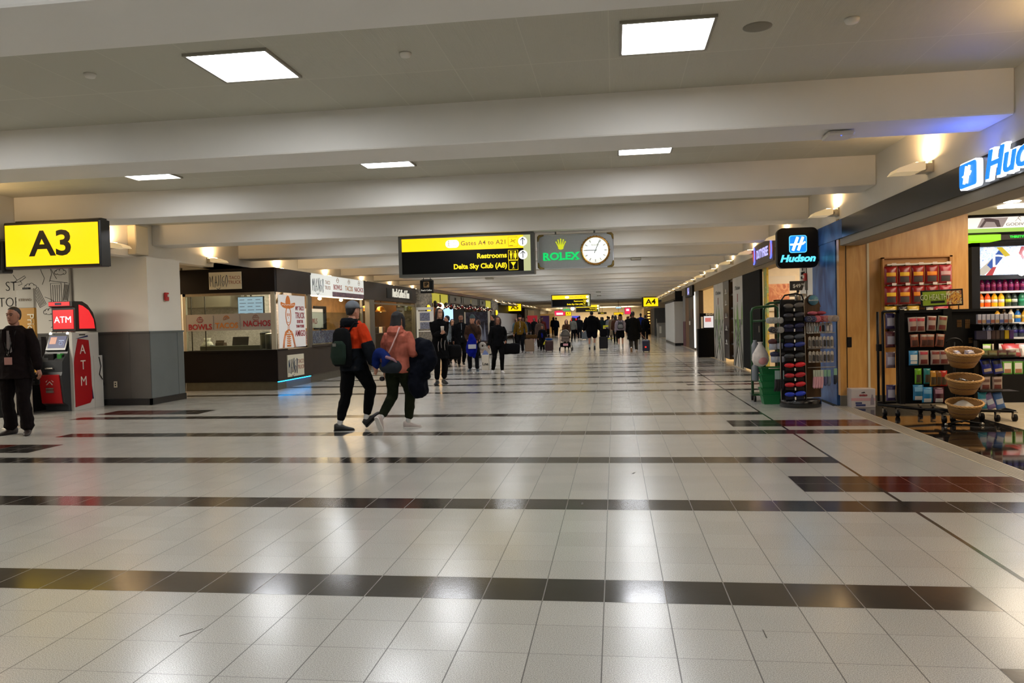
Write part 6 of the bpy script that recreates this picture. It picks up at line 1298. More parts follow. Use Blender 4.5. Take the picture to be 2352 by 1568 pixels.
for z, c1, c2, lab in ((1.50, '#55504c', '#0c0c0e', 'black pillow pack with grey top, highest on the dark spinner face'), (1.36, '#2c2c34', '#0a0a0c', 'black eye mask pack second from the top of the spinner face'), (1.20, '#14163a', '#0e1030', 'large navy pack on the spinner face'), (1.04, '#3c4048', '#0c0c14', 'grey and black pack below the navy one'), (.92, '#1a2c78', '#0a0a18', 'blue trimmed black pack on the spinner face'), (.76, '#303438', '#0a0a0c', 'grey topped pack in the middle of the spinner face'), (.62, '#c01420', '#0c0a0c', 'upper red eye mask pack on the spinner face'), (.47, '#a01420', '#0c0a0c', 'middle red eye mask pack on the spinner face'), (.33, '#b01420', '#0c0a0c', 'lower red eye mask pack on the spinner face'), (.19, '#1430a8', '#0a0c20', 'royal blue pack lowest on the spinner face')): sleep_mask(z, c1, c2, lab)
def rolled(x, y, z, c, lab, g):
    t = thing('rolled_blanket', lab, 'travel item', (x, y, z), 0, g); b = MB(); b.cyl((0, -.10, 0), (0, .06, 0), .048, 16); b.ball((0, -.10, 0), .048, .012, .048); b.build('roll', mat('rb'+c[1:], c, .6, mottle=.15, scale=30), t)
    b = MB(); b.tube([(math.cos(a)*r, -.113, math.sin(a)*r) for a, r in [(i*.7, .006+i*.003) for i in range(13)]], .002, 4); b.build('spiral_end', mat('spiral_grey', '#8c8c8c', .5), t)
for i, x in enumerate((2.31, 2.37, 2.45)): rolled(x, 12.05, 1.31, '#9a9c98', ['leftmost', 'middle', 'right'][i]+' grey rolled blanket on the upper left of the spinner', 'grey rolled blankets on the spinner')
rolled(2.45, 12.02, 1.17, '#8c8a86', 'single grey rolled blanket lower on the spinner left', None)
rolled(2.34, 12.02, 1.17, '#201c20', 'dark rolled pillow beside the lower grey roll', None)
for i, (x, c) in enumerate(((2.83, '#1c2040'), (2.90, '#242850'), (2.965, '#c05868'), (3.03, '#8a2434'), (3.09, '#a8605c'), (3.15, '#a08c80'), (3.21, '#8c7c70'))):
    rolled(x, 12.02-.02*abs(i-3), 1.32, c, ['navy roll nearest the spinner centre', 'second navy roll', 'bright pink rolled pillow', 'crimson rolled pillow', 'dusty pink rolled pillow', 'beige rolled pillow', 'taupe rolled pillow at the right end'][i]+' on the right spinner shelf', None)
for i, (x, c) in enumerate(((2.93, '#b05868'), (3.05, '#8c3444'))):
    t = thing('folded_blanket', ['light pink', 'deep pink'][i]+' folded blanket lying on the rolled pillows', 'travel item', (x, 12.05, 1.385)); MB().ball((0, 0, .02), .075, .06, .03, 14, 8).build('fabric', mat('fb'+c[1:], c, .7), t)
def carded(name, x, y, z, w, h, card, prod, lab, g, rot=0):
    t = thing(name, lab, 'travel item', (x, y, z), rot, g)
    b = MB(); b.box(-w/2, w/2, 0, .003, -h, 0); b.box(-.01, .01, 0, .004, 0, .012); b.build('card', mat('cd'+card[1:], card, .4), t)
    b = MB(); b.bbox(-w*.36, w*.36, -.025, 0, -h*.85, -h*.25, .008); b.build('blister', mat('bl'+prod[1:], prod, .25), t)
OR5 = ['first', 'second', 'third', 'fourth', 'fifth', 'sixth', 'seventh', 'eighth']
for i in range(6): carded('travel_adapter', 2.84+i*.036, 12.0, 1.25, .03, .14, '#b8b8b4', ['#a09c98', '#88a0a8', '#9c3030'][0 if i < 3 else (1 if i < 5 else 2)], OR5[i]+' slim white card from the left in the second right row of the spinner', 'slim white cards on the spinner', .3)
for i, (x, c) in enumerate(((3.06, '#181818'), (3.12, '#b0aca8'), (3.17, '#a8a4b0'))): carded('travel_adapter', x, 11.99, 1.26, .055, .15, '#a8a4a0', c, ['black headed', 'grey', 'white and red'][i]+' pack at the right end of the second spinner row', None, .3)
for r, z in enumerate((1.05, .83)):
    for i in range(7):
        x = 2.87+i*.052; carded('luggage_tag_pack', x, 11.98, z, .05, .16, '#a8a298', ['#6a6660', '#302c2a', '#4c4844'][i % 3], '%s clear luggage pack from the left in the %s hanging row' % (OR5[i], ['upper', 'lower'][r]), 'clear hanging packs on the spinner', .35)
for i in range(4):
    x = 2.93+i*.035; t = thing('sock_pair', OR5[i]+' pink sock pair from the left at the spinner bottom right', 'socks', (x, 11.97, .56), .3, 'pink socks on the spinner')
    b = MB(); b.box(-.022, .022, 0, .006, -.12, 0); b.build('card', mat('sock_card', '#a8b0a0', .5), t); b = MB(); b.tube([(0, .003, -.10), (-.005, .003, -.20), (-.02, -.01, -.25), (-.03, -.03, -.26)], [.022, .024, .02, .015], 8); b.build('socks', mat('sock_pink', '#b88890', .8), t)
for i, (x, c) in enumerate(((3.09, '#4a4c6c'), (3.14, '#5c6478'), (3.23, '#20242c'))):
    t = thing('sock_pair', ['blue green', 'slate', 'black headed far right'][i]+' sock pair hanging beside the pink ones', 'socks', (x, 11.99, .56+(.02 if i == 2 else 0)), .3)
    b = MB(); b.box(-.025, .025, 0, .006, -.12, 0); b.build('card', mat('sock_card2', '#78a088', .5), t); b = MB(); b.tube([(0, .003, -.10), (0, .003, -.19), (-.02, -.01, -.23)], [.026, .026, .016], 8); b.build('socks', mat('sk'+c[1:], c, .8), t)
for i in range(4):
    x = 2.375+i*.034; t = thing('sock_pair', OR5[i]+' black dotted sock pair from the left at the spinner lower left', 'socks', (x, 11.98, .56), -.2, 'black dotted socks on the spinner')
    b = MB(); b.box(-.016, .016, 0, .006, -.15, 0); b.build('card', mat('sock_card3', '#7c908c', .5), t); b = MB(); b.tube([(0, .003, -.13), (0, .003, -.24), (-.02, -.01, -.31)], [.022, .024, .015], 8); b.build('socks', mat('sock_dot', '#141214', .8, mottle=.9, scale=60), t)
b = MB()
for z in (1.26, 1.09, .86, .58): b = MB(); b.cyl((2.84, 12.0, z+.015), (3.24, 12.03, z+.02), .006, 6); b.build('hook_rail', M_STEEL, sp, False)
for z in (1.26, 1.10, .90, .58): b = MB(); b.cyl((2.28, 12.03, z+.012), (2.46, 11.99, z+.012), .006, 6); b.build('hook_rail', M_STEEL, sp, False)
def hatpk(x, z, c, lab):
    t = thing('pillow_tube_pack', lab, 'travel item', (x, 12.02, z)); b = MB(); b.lathe([(.055, -.03), (.07, .0), (.065, .03), (.02, .045)], (0, 0, 0), 18, 0, 1, .8); b.build('cap_part', mat('hp'+c[1:], c, .6), t); b = MB(); b.lathe([(.05, -.12), (.058, -.11), (.058, -.03), (.04, -.025)], (0, 0, 0), 18, 0, 1, .8); b.build('clear_tub', mat('clear_tub', '#8c909c', .2), t)
for x, z, c, lab in ((2.345, .99, '#401418', 'maroon topped tub on the left side of the spinner'), (2.45, 1.0, '#14281c', 'green topped tub on the left side of the spinner'), (2.37, .80, '#14183a', 'navy topped tub lower on the left side of the spinner'), (2.47, .80, '#0c0c10', 'black topped tub lower on the left side of the spinner')): hatpk(x, z, c, lab)
# green trolley and crates, plastic bag
gt = thing('green_trolley', 'dark green tubular trolley frame behind the spinner', 'trolley', (2.3, 12.9, 0)); GM = mat('trolley_green', '#12401c', .35)
b = MB(); b.tube([(2.19, 12.9, .1), (2.19, 12.9, 1.45), (2.21, 12.9, 1.50), (2.26, 12.9, 1.52), (2.55, 12.9, 1.54), (2.60, 12.9, 1.50), (2.61, 12.9, 1.44), (2.61, 12.9, .1)], .022, 8); b.tube([(2.42, 13.1, .1), (2.42, 13.1, 1.48), (2.46, 13.1, 1.56), (2.52, 13.1, 1.59), (2.8, 13.1, 1.6)], .02, 8); b.cyl((2.19, 12.9, 1.30), (2.61, 12.9, 1.31), .018); b.box(2.19, 2.85, 12.85, 13.15, .10, .13); b.build('tube_frame', GM, gt, False)
for x in (2.22, 2.8):
    for y in (12.87, 13.12): c = MB(); c.cyl((x-.015, y, .05), (x+.015, y, .05), .05, 14); c.build('wheel', M_BLK, gt, False)
for i in range(5):
    z = .0 + i*.108; x0 = 2.245 if i else 2.29; t = thing('green_basket', OR5[i]+' green shopping basket from the floor in the stack', 'basket', (2.43, 12.6, z), 0, 'green baskets stacked beside the spinner')
    b = MB(); w = .16 if i == 0 else .175
    b.loft([[(-w*.85, -.11, 0), (w*.85, -.11, 0), (w*.85, .11, 0), (-w*.85, .11, 0)], [(-w, -.13, .13), (w, -.13, .13), (w, .13, .13), (-w, .13, .13)], [(-w-.012, -.14, .13), (w+.012, -.14, .13), (w+.012, .14, .13), (-w-.012, .14, .13)], [(-w-.012, -.14, .145), (w+.012, -.14, .145), (w+.012, .14, .145), (-w-.012, .14, .145)], [(-w+.01, -.12, .145), (w-.01, -.12, .145), (w-.01, .12, .145), (-w+.01, .12, .145)], [(-w*.8, -.10, .01), (w*.8, -.10, .01), (w*.8, .10, .01), (-w*.8, .10, .01)]], 0, False); b.build('tub', mat('basket_green', '#0c6a34', .4), t)
t = thing('plastic_bag', 'white plastic carrier bag with pink contents hung on the trolley', 'bag', (2.23, 12.4, .62)); b = MB(); b.lathe([(.03, -.02), (.10, .01), (.13, .08), (.12, .17), (.07, .26), (.03, .33), (.045, .36)], (0, 0, 0), 20, 0, 1, .8); b.build('bag', mat('bag_white_poly', '#c8c0b8', .4, mottle=.12, scale=12, bump=.6, bscale=18), t)
MB().ball((.02, -.085, .07), .07, .03, .06).build('pink_contents', mat('pink_inside', '#b88080', .5), t)
for i, z in enumerate((.70, .35)):
    t = thing('wrapped_bottles', ['upper', 'lower'][i]+' clear wrapped bottles on the trolley behind the carrier bag', 'bottles', (2.21, 12.75, z)); b = MB(); b.lathe([(.05, 0), (.055, .02), (.055, .22), (.03, .27), (.03, .30)], (0, 0, 0), 14); b.build('bottle', mat('clear_pack', '#70747a', .2), t)
# ================================================================== PEOPLE
V = Vector
SKINS = {'l': '#b8836a', 'm': '#8f5f47', 'd': '#5a3524', 'p': '#c49478'}
def ik(a, c, l1, l2, pole):
    a = V(a); c = V(c); d = c-a; L = d.length; mx = (l1+l2)*.999
    if L > mx: c = a+d.normalized()*mx; d = c-a; L = mx
    x = (l1*l1-l2*l2+L*L)/(2*L); h = math.sqrt(max(1e-9, l1*l1-x*x)); n = d.normalized()
    p = V(pole); p = (p-n*p.dot(n)).normalized()
    return a+n*x+p*h, c
def ell(cx, cy, z, rx, ry, n=16, rot=0):
    return [V((cx+rx*math.cos(2*PI*j/n), cy+ry*math.sin(2*PI*j/n), z)) for j in range(n)]
def limb(b, pts, rs, n=10):
    pts = [V(p) for p in pts]
    d0 = (pts[0]-pts[1]).normalized(); d1 = (pts[-1]-pts[-2]).normalized()
    pts = [pts[0]+d0*rs[0]*.75]+pts+[pts[-1]+d1*rs[-1]*.75]; rs = [rs[0]*.45]+list(rs)+[rs[-1]*.45]
    b.tube(pts, rs, n)
WR = bpy.data.textures.new('folds', 'CLOUDS'); WR.noise_scale = .13; WR.noise_depth = 2
def remesh(o, vs, sm=3):
    m = o.modifiers.new('surface', 'REMESH'); m.mode = 'VOXEL'; m.voxel_size = vs; m.use_smooth_shade = True
    if sm: s = o.modifiers.new('soften', 'SMOOTH'); s.factor = .5; s.iterations = sm
    if sm >= 2 and vs < .018:
        d = o.modifiers.new('folds', 'DISPLACE'); d.texture = WR; d.strength = .035 if sm < 5 else .07; d.mid_level = .5; d.texture_coords = 'LOCAL'
    return o
def cloth(name, c, rough=.8): return mat(name+c[1:], tuple(v*.85 for v in [int(c[i:i+2], 16)/255 for i in (1, 3, 5)]), .9, spec=.12, mottle=.18, scale=9, bump=.35, bscale=7)
def person(label, loc, rz, h=1.72, lod=2, skin='m', hair='#120c0a', hairlen=0, hairstyle='short', top='#222222', top2=None, hem=.86, bulk=0, bottom='#15151a', leg='trouser', shoe='#101010', sole=None, sock=None,
           fl=(-.10, 0, 0), fr=(.10, 0, 0), flp=0, frp=0, ftoe=(0, 0), hl=None, hr=None, lean=0, turn=0, hat=None, hood=None, open_front=None, slim=1.0, group=None, kid=False, skirt=None, cuff=None, face=True, beard=False, thumbs=True, elbow=(0, 0), twist=0):
    """local frame: facing +Y. feet fl/fr = ankle ground x,y,lift; hl/hr = hand targets"""
    k = h/1.75
    t = thing('person', label, 'person', loc, rz, group)
    vs = {3: .0075, 2: .012, 1: .02}[lod]*(1 if lod > 2 else 1)
    S = lambda p: V(p)*k
    if hl is None: hl = (-.27, .02, .80)
    if hr is None: hr = (.27, .02, .80)
    hx = .09*slim
    hipz = .925; 
    drop = max(0, max(abs(fl[1]), abs(fr[1]))-.1)*.12
    hipz -= drop
    ln = lambda z: V((0, lean*(z-.95), 0)) if z > .95 else V((0, 0, 0))
    # legs
    legs = []
    for f, p, s in ((fl, flp, -1), (fr, frp, 1)):
        ank = V((f[0], f[1], .085+f[2])); hip = V((s*hx, 0, hipz))
        kn, an = ik(hip, ank, .43, .425, (s*.05, 1, 0)); legs.append((hip, kn, an, p, s))
    # arms
    arms = []
    for hd, s, el in ((hl, -1, elbow[0]), (hr, 1, elbow[1])):
        sh = V((s*.178*slim, 0, 1.425-drop))+ln(1.42); hv = V(hd)
        e, w = ik(sh, hv, .285, .255, (s*.35, -1+el, -.25)); arms.append((sh, e, w, s))
    # ---------- body (one continuous skin)
    b = MB()
    TR = [(.84, .10, .09), (.90, .15, .105), (.97, .158, .108), (1.08, .13, .092), (1.2, .142, .10), (1.32, .162, .108), (1.40, .160, .10), (1.45, .115, .08), (1.485, .062, .062), (1.52, .052, .056), (1.56, .050, .054)]
    b.loft([[S(q) for q in ell(ln(z).x, ln(z).y-(.012 if z > 1.5 else 0), z-drop, rx*slim, ry*(1+.0*bulk))] for z, rx, ry in TR], 0, True)
    hd = []
    hy = ln(1.64).y+.012; hz = -drop
    HR = [(1.525, .030, .032, .035), (1.545, .048, .052, .022), (1.575, .060, .072, .010), (1.61, .068, .086, .0), (1.65, .074, .094, -.004), (1.69, .073, .092, -.006), (1.72, .062, .080, -.008), (1.742, .040, .052, -.01), (1.75, .012, .016, -.01)]
    Hm = Matrix.Translation(V((0, hy, 1.6+hz))) @ Matrix.Rotation(turn, 4, 'Z') @ Matrix.Translation(V((0, -hy, -1.6-hz)))
    b.loft([[S(Hm @ q) for q in ell(0, hy+dy, z+hz, rx, ry)] for z, rx, ry, dy in HR], 0, True)
    def hp(x, y, z): return S(Hm @ V((x, hy+y, z+hz)))
    if lod >= 2:
        b.tube([hp(0, .082, 1.655), hp(0, .094, 1.622), hp(0, .086, 1.608)], [.006*k, .012*k, .010*k], 8)
        for s in (-1, 1): b.ball(hp(s*.074, -.01, 1.635), .008*k, .018*k, .03*k, 8, 6)
        b.ball(hp(0, .076, 1.578), .024*k, .010*k, .010*k, 8, 6)
        b.ball(hp(0, .082, 1.668), .05*k, .012*k, .010*k, 8, 6)
        b.ball(hp(0, .07, 1.548), .022*k, .018*k, .016*k, 8, 6)
    for hip, kn, an, p, s in legs:
        limb(b, [S(hip+V((0, 0, -.02))), S(hip.lerp(kn, .5)), S(kn), S(kn.lerp(an, .35)), S(an)], [.078*k*slim, .066*k*slim, .050*k, .048*k, .032*k])
    for sh, e, w, s in arms:
        limb(b, [S(sh+V((-s*.05, 0, -.02))), S(sh+V((-s*.01, 0, -.006))), S(sh.lerp(e, .5)), S(e), S(e.lerp(w, .4)), S(w)], [.036*k, .044*k, .041*k, .036*k, .034*k, .024*k])
        d = (w-e).normalized(); sd = V((0, 1, 0)); sd = (sd-d*sd.dot(d)).normalized(); nn = d.cross(sd)*s
        pal = w+d*.05
        limb(b, [S(w), S(pal), S(w+d*.085)], [.022*k, .030*k, .030*k], 8)
        if lod >= 2:
            for i, o in enumerate((-.028, -.010, .010, .027)):
                L = (.055, .072, .068, .052)[i]; r0 = w+d*.085+sd*o; cur = -nn*.018
                limb(b, [S(r0), S(r0+d*L*.5+cur*.5), S(r0+d*L*.85+cur*2)], [.0085*k, .008*k, .0065*k], 6)
            r0 = w+d*.03+sd*.028; limb(b, [S(r0), S(r0+d*.03+sd*.022-nn*.008), S(r0+d*.055+sd*.026-nn*.02)], [.011*k, .009*k, .0075*k], 6)
    SK = mat('skin_'+skin, SKINS[skin], .5, mottle=.06, scale=20)
    BODY = b.build('body', SK, t); remesh(BODY, vs*.75 if lod == 3 else vs, 1)
    # eyes, mouth
    if face and lod >= 2:
        b = MB()
        for s in (-1, 1): b.ball(hp(s*.030, .082, 1.648), .012*k, .006*k, .006*k, 8, 6)
        b.build('eyes', mat('eye_dark', '#1a1210', .3), BODY)
        b = MB(); b.ball(hp(0, .084, 1.578), .020*k, .004*k, .005*k, 8, 5); b.build('lips', mat('lips', '#7c4038', .5), BODY)
        b = MB()
        for s in (-1, 1): b.tube([hp(s*.014, .094, 1.668), hp(s*.034, .088, 1.673), hp(s*.05, .074, 1.666)], .004*k, 5)
        b.build('eyebrows', mat('hr'+hair[1:], hair, .7), BODY)
    # ---------- trousers / skirt / shorts
    BC = cloth('cloth', bottom)
    b = MB()
    if leg in ('trouser', 'shorts'):
        b.loft([[S(q) for q in ell(0, 0, z-drop, rx*slim, ry)] for z, rx, ry in ((.80, .10, .10), (.87, .165, .122), (.95, .17, .125), (1.03, .152, .112), (1.05, .145, .105))], 0, True)
        for hip, kn, an, p, s in legs:
            up = .012+.010*bulk
            if leg == 'trouser':
                cf = an+V((0, 0, .0)); limb(b, [S(hip), S(hip.lerp(kn, .5)), S(kn), S(kn.lerp(an, .5)), S(kn.lerp(an, .82 if sock else .93))], [(.092+up)*k*slim, (.078+up)*k*slim, (.060+up)*k, (.052+up+(cuff or 0)*.5)*k, (.042+up+(cuff or 0))*k], 12)
            else: limb(b, [S(hip), S(hip.lerp(kn, .5)), S(hip.lerp(kn, .72))], [(.092+up)*k*slim, (.086+up)*k, (.09+up)*k], 12)
        remesh(b.build({'trouser': 'trousers', 'shorts': 'shorts'}[leg], BC, t), vs, 2)
    if leg == 'shorts' and sock:
        for hip, kn, an, p, s in legs:
            b = MB(); limb(b, [S(kn.lerp(an, .62)), S(an)], [.046*k, .040*k], 10); b.build('sock', cloth('sock', sock), t)
    elif sock:
        for hip, kn, an, p, s in legs:
            b = MB(); limb(b, [S(kn.lerp(an, .80)), S(an)], [.040*k, .038*k], 10); b.build('sock', cloth('sock', sock), t)
    # ---------- shoes
    for (hip, kn, an, p, s), ty in zip(legs, ftoe):
        b = MB(); R = Matrix.Rotation(ty, 4, 'Z') @ Matrix.Rotation(p, 4, 'X')
        base = an+V((0, 0, -.005))
        def sh_(x, y, z): return S(base + (R @ V((x, y, z+.0))))
        prof = [(-.075, .022, -.072, -.01), (-.07, .034, -.08, .015), (-.03, .038, -.08, .03), (.03, .040, -.08, .015), (.08, .045, -.08, -.015), (.13, .046, -.08, -.032), (.17, .036, -.079, -.042), (.195, .016, -.075, -.055)]
        rings = []
        for y, w, z0, z1 in prof:
            zc = (z0+z1)/2; rz_ = (z1-z0)/2
            rings.append([sh_(w*math.cos(2*PI*j/12), y, zc+rz_*math.sin(2*PI*j/12)*(1 if math.sin(2*PI*j/12) > 0 else 1)) for j in range(12)])
        b.loft(rings, 0, True); SHO = b.build('shoe', mat('shoe'+shoe[1:], shoe, .5), t)
        if sole:
            b = MB(); ol = [(-.08, .025), (-.06, .038), (0, .040), (.07, .046), (.13, .047), (.18, .034), (.20, .012)]
            poly = [(w, y) for y, w in ol]+[(-w, y) for y, w in reversed(ol)]
            b.loft([[sh_(x, y, z) for x, y in poly] for z in (-.086, -.066)], 0, False); q = b.build('sole', mat('sole'+sole[1:], sole, .6), SHO)
    # ---------- top garment
    TC = cloth('cloth', top); u = .016+.014*bulk
    b = MB()
    TT = [(hem, .172, .128), (max(hem+.06, .95), .168, .124), (1.08, .150, .112), (1.2, .160, .118), (1.32, .178, .124), (1.40, .172, .112), (1.45, .125, .09), (1.485, .078, .074), (1.50, .066, .066)]
    TT = [q for i, q in enumerate(TT) if i == 0 or q[0] > hem+.02]
    if hem < .80: TT = [(hem, .19+.02*bulk, .15+.02*bulk), ((hem+.95)/2, .185, .14), (.95, .178, .13)]+TT[2:]
    b.loft([[S(q) for q in ell(ln(z).x, ln(z).y, z-drop, (rx+u*.8)*slim, ry+u)] for z, rx, ry in TT], 0, True)
    for sh, e, w, s in arms:
        limb(b, [S(sh+V((-s*.07, 0, -.02))), S(sh+V((-s*.012, 0, -.008))), S(sh.lerp(e, .5)), S(e), S(e.lerp(w, .5)), S(e.lerp(w, .96))], [(.040+u*.5)*k, (.052+u*.7)*k, (.050+u)*k, (.046+u)*k, (.040+u)*k, (.030+u)*k], 12)
    remesh(b.build('jacket' if bulk > .3 else 'top', TC, t), vs, 3)
    if top2:   # lower block / contrasting hem of the garment
        b = MB(); b.loft([[S(q) for q in ell(ln(z).x, ln(z).y, z-drop, (rx+u*.8+.006)*slim, ry+u+.006)] for z, rx, ry in ((hem-.01, .172, .128), (.95, .168, .124), (1.08, .152, .113), (top2[1], .158, .117))], 0, True)
        for sh, e, w, s in arms: limb(b, [S(e.lerp(sh, .15)), S(e.lerp(w, .4)), S(e.lerp(w, .9))], [(.046+u+.010)*k, (.042+u+.010)*k, (.032+u+.010)*k], 12)
        remesh(b.build('contrast_panel', cloth('cloth', top2[0]), t), vs, 2)
    if open_front:
        b = MB(); w_ = open_front[1] if len(open_front) > 1 else .05
        b.loft([[S(V((x*(w_ if z < 1.3 else w_*.7), ln(z).y+ry+u+.004-(abs(x)*.02), z-drop))) for x in (-1, -.3, .3, 1)]+[S(V((x*w_*.8, ln(z).y+ry+u-.02, z-drop))) for x in (1, -1)] for z, ry in ((max(hem, .92), .126), (1.08, .115), (1.2, .12), (1.32, .126), (1.42, .105), (1.47, .082))], 0, True)
        b.build('shirt_front', cloth('cloth', open_front[0]), t)
    if hood:
        b = MB(); b.loft([[S(q) for q in ell(0, ln(1.5).y-.03-dy, z-drop, rx, ry)] for z, rx, ry, dy in ((1.40, .10, .07, .04), (1.46, .14, .11, .035), (1.52, .115, .10, .02), (1.55, .085, .08, .01))], 0, True); remesh(b.build('hood', cloth('cloth', hood), t), vs, 2)
    # ---------- hair
    HC = mat('hr'+hair[1:], hair, .9, spec=.02, mottle=.25, scale=30, bump=.6, bscale=50)
    if hairstyle != 'none':
        b = MB()
        b.loft([[S(Hm @ q) for q in ell(0, hy+dy, z+hz, rx, ry)] for z, rx, ry, dy in ((1.585, .045, .035, -.066), (1.62, .068, .056, -.050), (1.65, .0775, .066, -.042), (1.68, .080, .078, -.030), (1.705, .078, .086, -.022), (1.735, .066, .076, -.014), (1.755, .044, .052, -.010), (1.768, .018, .022, -.010))], 0, True)
        if hairlen > 0:
            z1 = 1.60-hairlen; w = .062 if hairstyle == 'tail' else .095
            b.loft([[S(Hm @ q) for q in ell(0, hy+dy, z+hz, rx, ry)] for z, rx, ry, dy in ((z1, w*.45, .025, -.085), (z1+.05, w*.85, .042, -.082), (1.54, w*.98, .05, -.07), (1.62, .086, .065, -.045), (1.68, .084, .08, -.025))], 0, True)
            if hairstyle == 'long':
                for s in (-1, 1): limb(b, [hp(s*.05, .03, 1.72), hp(s*.083, .035, 1.66), hp(s*.090, .03, 1.58), hp(s*.085, .02, 1.60-hairlen*.8)], [.022*k, .024*k, .024*k, .014*k], 8)
        remesh(b.build('hair', HC, t), vs*.9, 1)
    if beard:
        b = MB(); b.ball(hp(0, .06, 1.553), .045*k, .036*k, .03*k, 10, 8); b.build('beard', mat('beard_shade', '#2a1c16', .8), t)
    if hat:
        kind, c = hat; HT = cloth('cloth', c); b = MB()
        if kind == 'cap':
            b.loft([[S(Hm @ q) for q in ell(0, hy+dy, z+hz, rx, ry)] for z, rx, ry, dy in ((1.675, .090, .104, -.010), (1.70, .092, .106, -.010), (1.735, .084, .096, -.012), (1.765, .060, .068, -.012), (1.785, .02, .024, -.012))], 0, True); CAPO = b.build('cap', HT, t)
            b = MB(); b.loft([[S(Hm @ V((x, hy+.085+(1-(x/.075)**2)*.085*q, z+hz))) for x in (-.075, -.05, -.025, 0, .025, .05, .075)]+[S(Hm @ V((x, hy+.06, z+hz))) for x in (.075, 0, -.075)] for z, q in ((1.672, 1), (1.684, 1))], 0, False); b.build('cap_peak', HT, CAPO)
        else:
            b.loft([[S(Hm @ q) for q in ell(0, hy+dy, z+hz, rx, ry)] for z, rx, ry, dy in ((1.672, .088, .104, -.010), (1.69, .091, .107, -.010), (1.695, .086, .10, -.01), (1.74, .080, .092, -.012), (1.785, .052, .06, -.014), (1.805, .015, .02, -.014))], 0, True); b.build('beanie', HT, t)
    if hood or True: pass
    t_arms = [(S(a[0]), S(a[1]), S(a[2])) for a in arms]
    return t, k, drop, Hm
# world position of a point in a person's local frame
def pw(t, p): return WM[t] @ V(p)
def backpack(lab, t, k, z0, z1, w, d, col, col2=None, y=-.13, lean=0, straps=True):
    """worn on the back, still a thing of its own"""
    loc = WM[t].to_translation(); rz = t.rotation_euler[2]
    q = thing('backpack', lab, 'backpack', tuple(loc), rz)
    b = MB(); h = z1-z0
    b.loft([[V((x*k, (yy+y-d/2)*k, z*k)) for x, yy in [(math.copysign(abs(math.cos(a))**.6, math.cos(a))*w/2*f, math.copysign(abs(math.sin(a))**.6, math.sin(a))*d/2*f2) for a in [2*PI*j/20 for j in range(20)]]] for z, f, f2 in ((z0, .78, .7), (z0+.03, .96, 1), (z0+h*.5, 1, 1.05), (z1-.08, .9, .9), (z1-.02, .66, .6), (z1, .3, .3))], 0, True); b.build('main_compartment', cloth('cloth', col), q)
    if col2:
        b = MB(); b.loft([[V((x*k, (y-d*1.02-dd)*k+yy*k, z*k)) for x, yy in [(math.cos(a)*w*.45*f, math.sin(a)*.035) for a in [2*PI*j/14 for j in range(14)]]] for z, f, dd in ((z0+.03, .8, 0), (z0+h*.25, 1.05, .01), (z0+h*.55, .95, 0), (z0+h*.66, .5, -.01))], 0, True); b.build('front_pocket', cloth('cloth', col2), q)
    if straps:
        for s in (-1, 1):
            b = MB(); b.tube([V((s*.10, y-.02, z1-.06))*k, V((s*.115, y+.06, 1.465))*k, V((s*.12, .09, 1.43))*k, V((s*.125, .155, 1.30))*k, V((s*.15, .10, 1.12))*k, V((s*.15, y+.0, z0+.08))*k], .014*k, 6); b.build('shoulder_strap', cloth('cloth', col), q)
    b = MB(); b.tube([V((-.03, y-.04, z1-.02))*k, V((-.02, y-.04, z1+.03))*k, V((.02, y-.04, z1+.03))*k, V((.03, y-.04, z1-.02))*k], .006*k, 6); b.build('grab_loop', cloth('cloth', col), q)
    return q
def suitcase(lab, x, y, rz, w, d, h, col, handle=.45, label_c=None, soft=False):
    t = thing('suitcase', lab, 'suitcase', (x, y, 0), rz)
    b = MB(); b.bbox(-w/2, w/2, -d/2, d/2, .05, h, .04); m = mat('case'+col[1:], col, .4 if not soft else .8); b.build('shell', m, t)
    b = MB()
    for i in range(5): b.box(-w/2*.75+i*w*.18, -w/2*.75+i*w*.18+.015, -d/2-.006, d/2+.006, .10, h-.06)
    b.build('ribs', m, t)
    for sx in (-1, 1):
        for sy in (-1, 1): b = MB(); b.cyl((sx*(w/2-.04)-.012, sy*(d/2-.03), .025), (sx*(w/2-.04)+.012, sy*(d/2-.03), .025), .025, 10); b.build('wheel', M_BLK, t)
    if handle:
        b = MB(); b.tube([(-.07, d/2-.03, h-.02), (-.07, d/2-.03, h+handle), (.07, d/2-.03, h+handle), (.07, d/2-.03, h-.02)], .009, 6); b.build('pull_handle', M_STEEL, t)
    return t
def duffel(name, lab, cat, loc, rz, L, r, col, strap=None, flat=1.0):
    t = thing(name, lab, cat, loc, rz); b = MB()
    b.loft([[V((x, math.copysign(abs(math.cos(a))**.6, math.cos(a))*r*f*.55, r+math.copysign(abs(math.sin(a))**.6, math.sin(a))*r*f*flat)) for a in [2*PI*j/16 for j in range(16)]] for x, f in ((-L/2, .6), (-L/2+.02, .9), (-L/4, 1.03), (0, .96), (L/4, 1.03), (L/2-.02, .9), (L/2, .6))], 0, True); b.build('bag_body', cloth('cloth', col), t)
    b = MB(); b.tube([(-L*.2, 0, r*1.8), (-L*.16, 0, r*2+.14), (0, 0, r*2+.18), (L*.16, 0, r*2+.14), (L*.2, 0, r*1.8)], .010, 6); b.build('handles', cloth('cloth', strap or col), t)
    return t
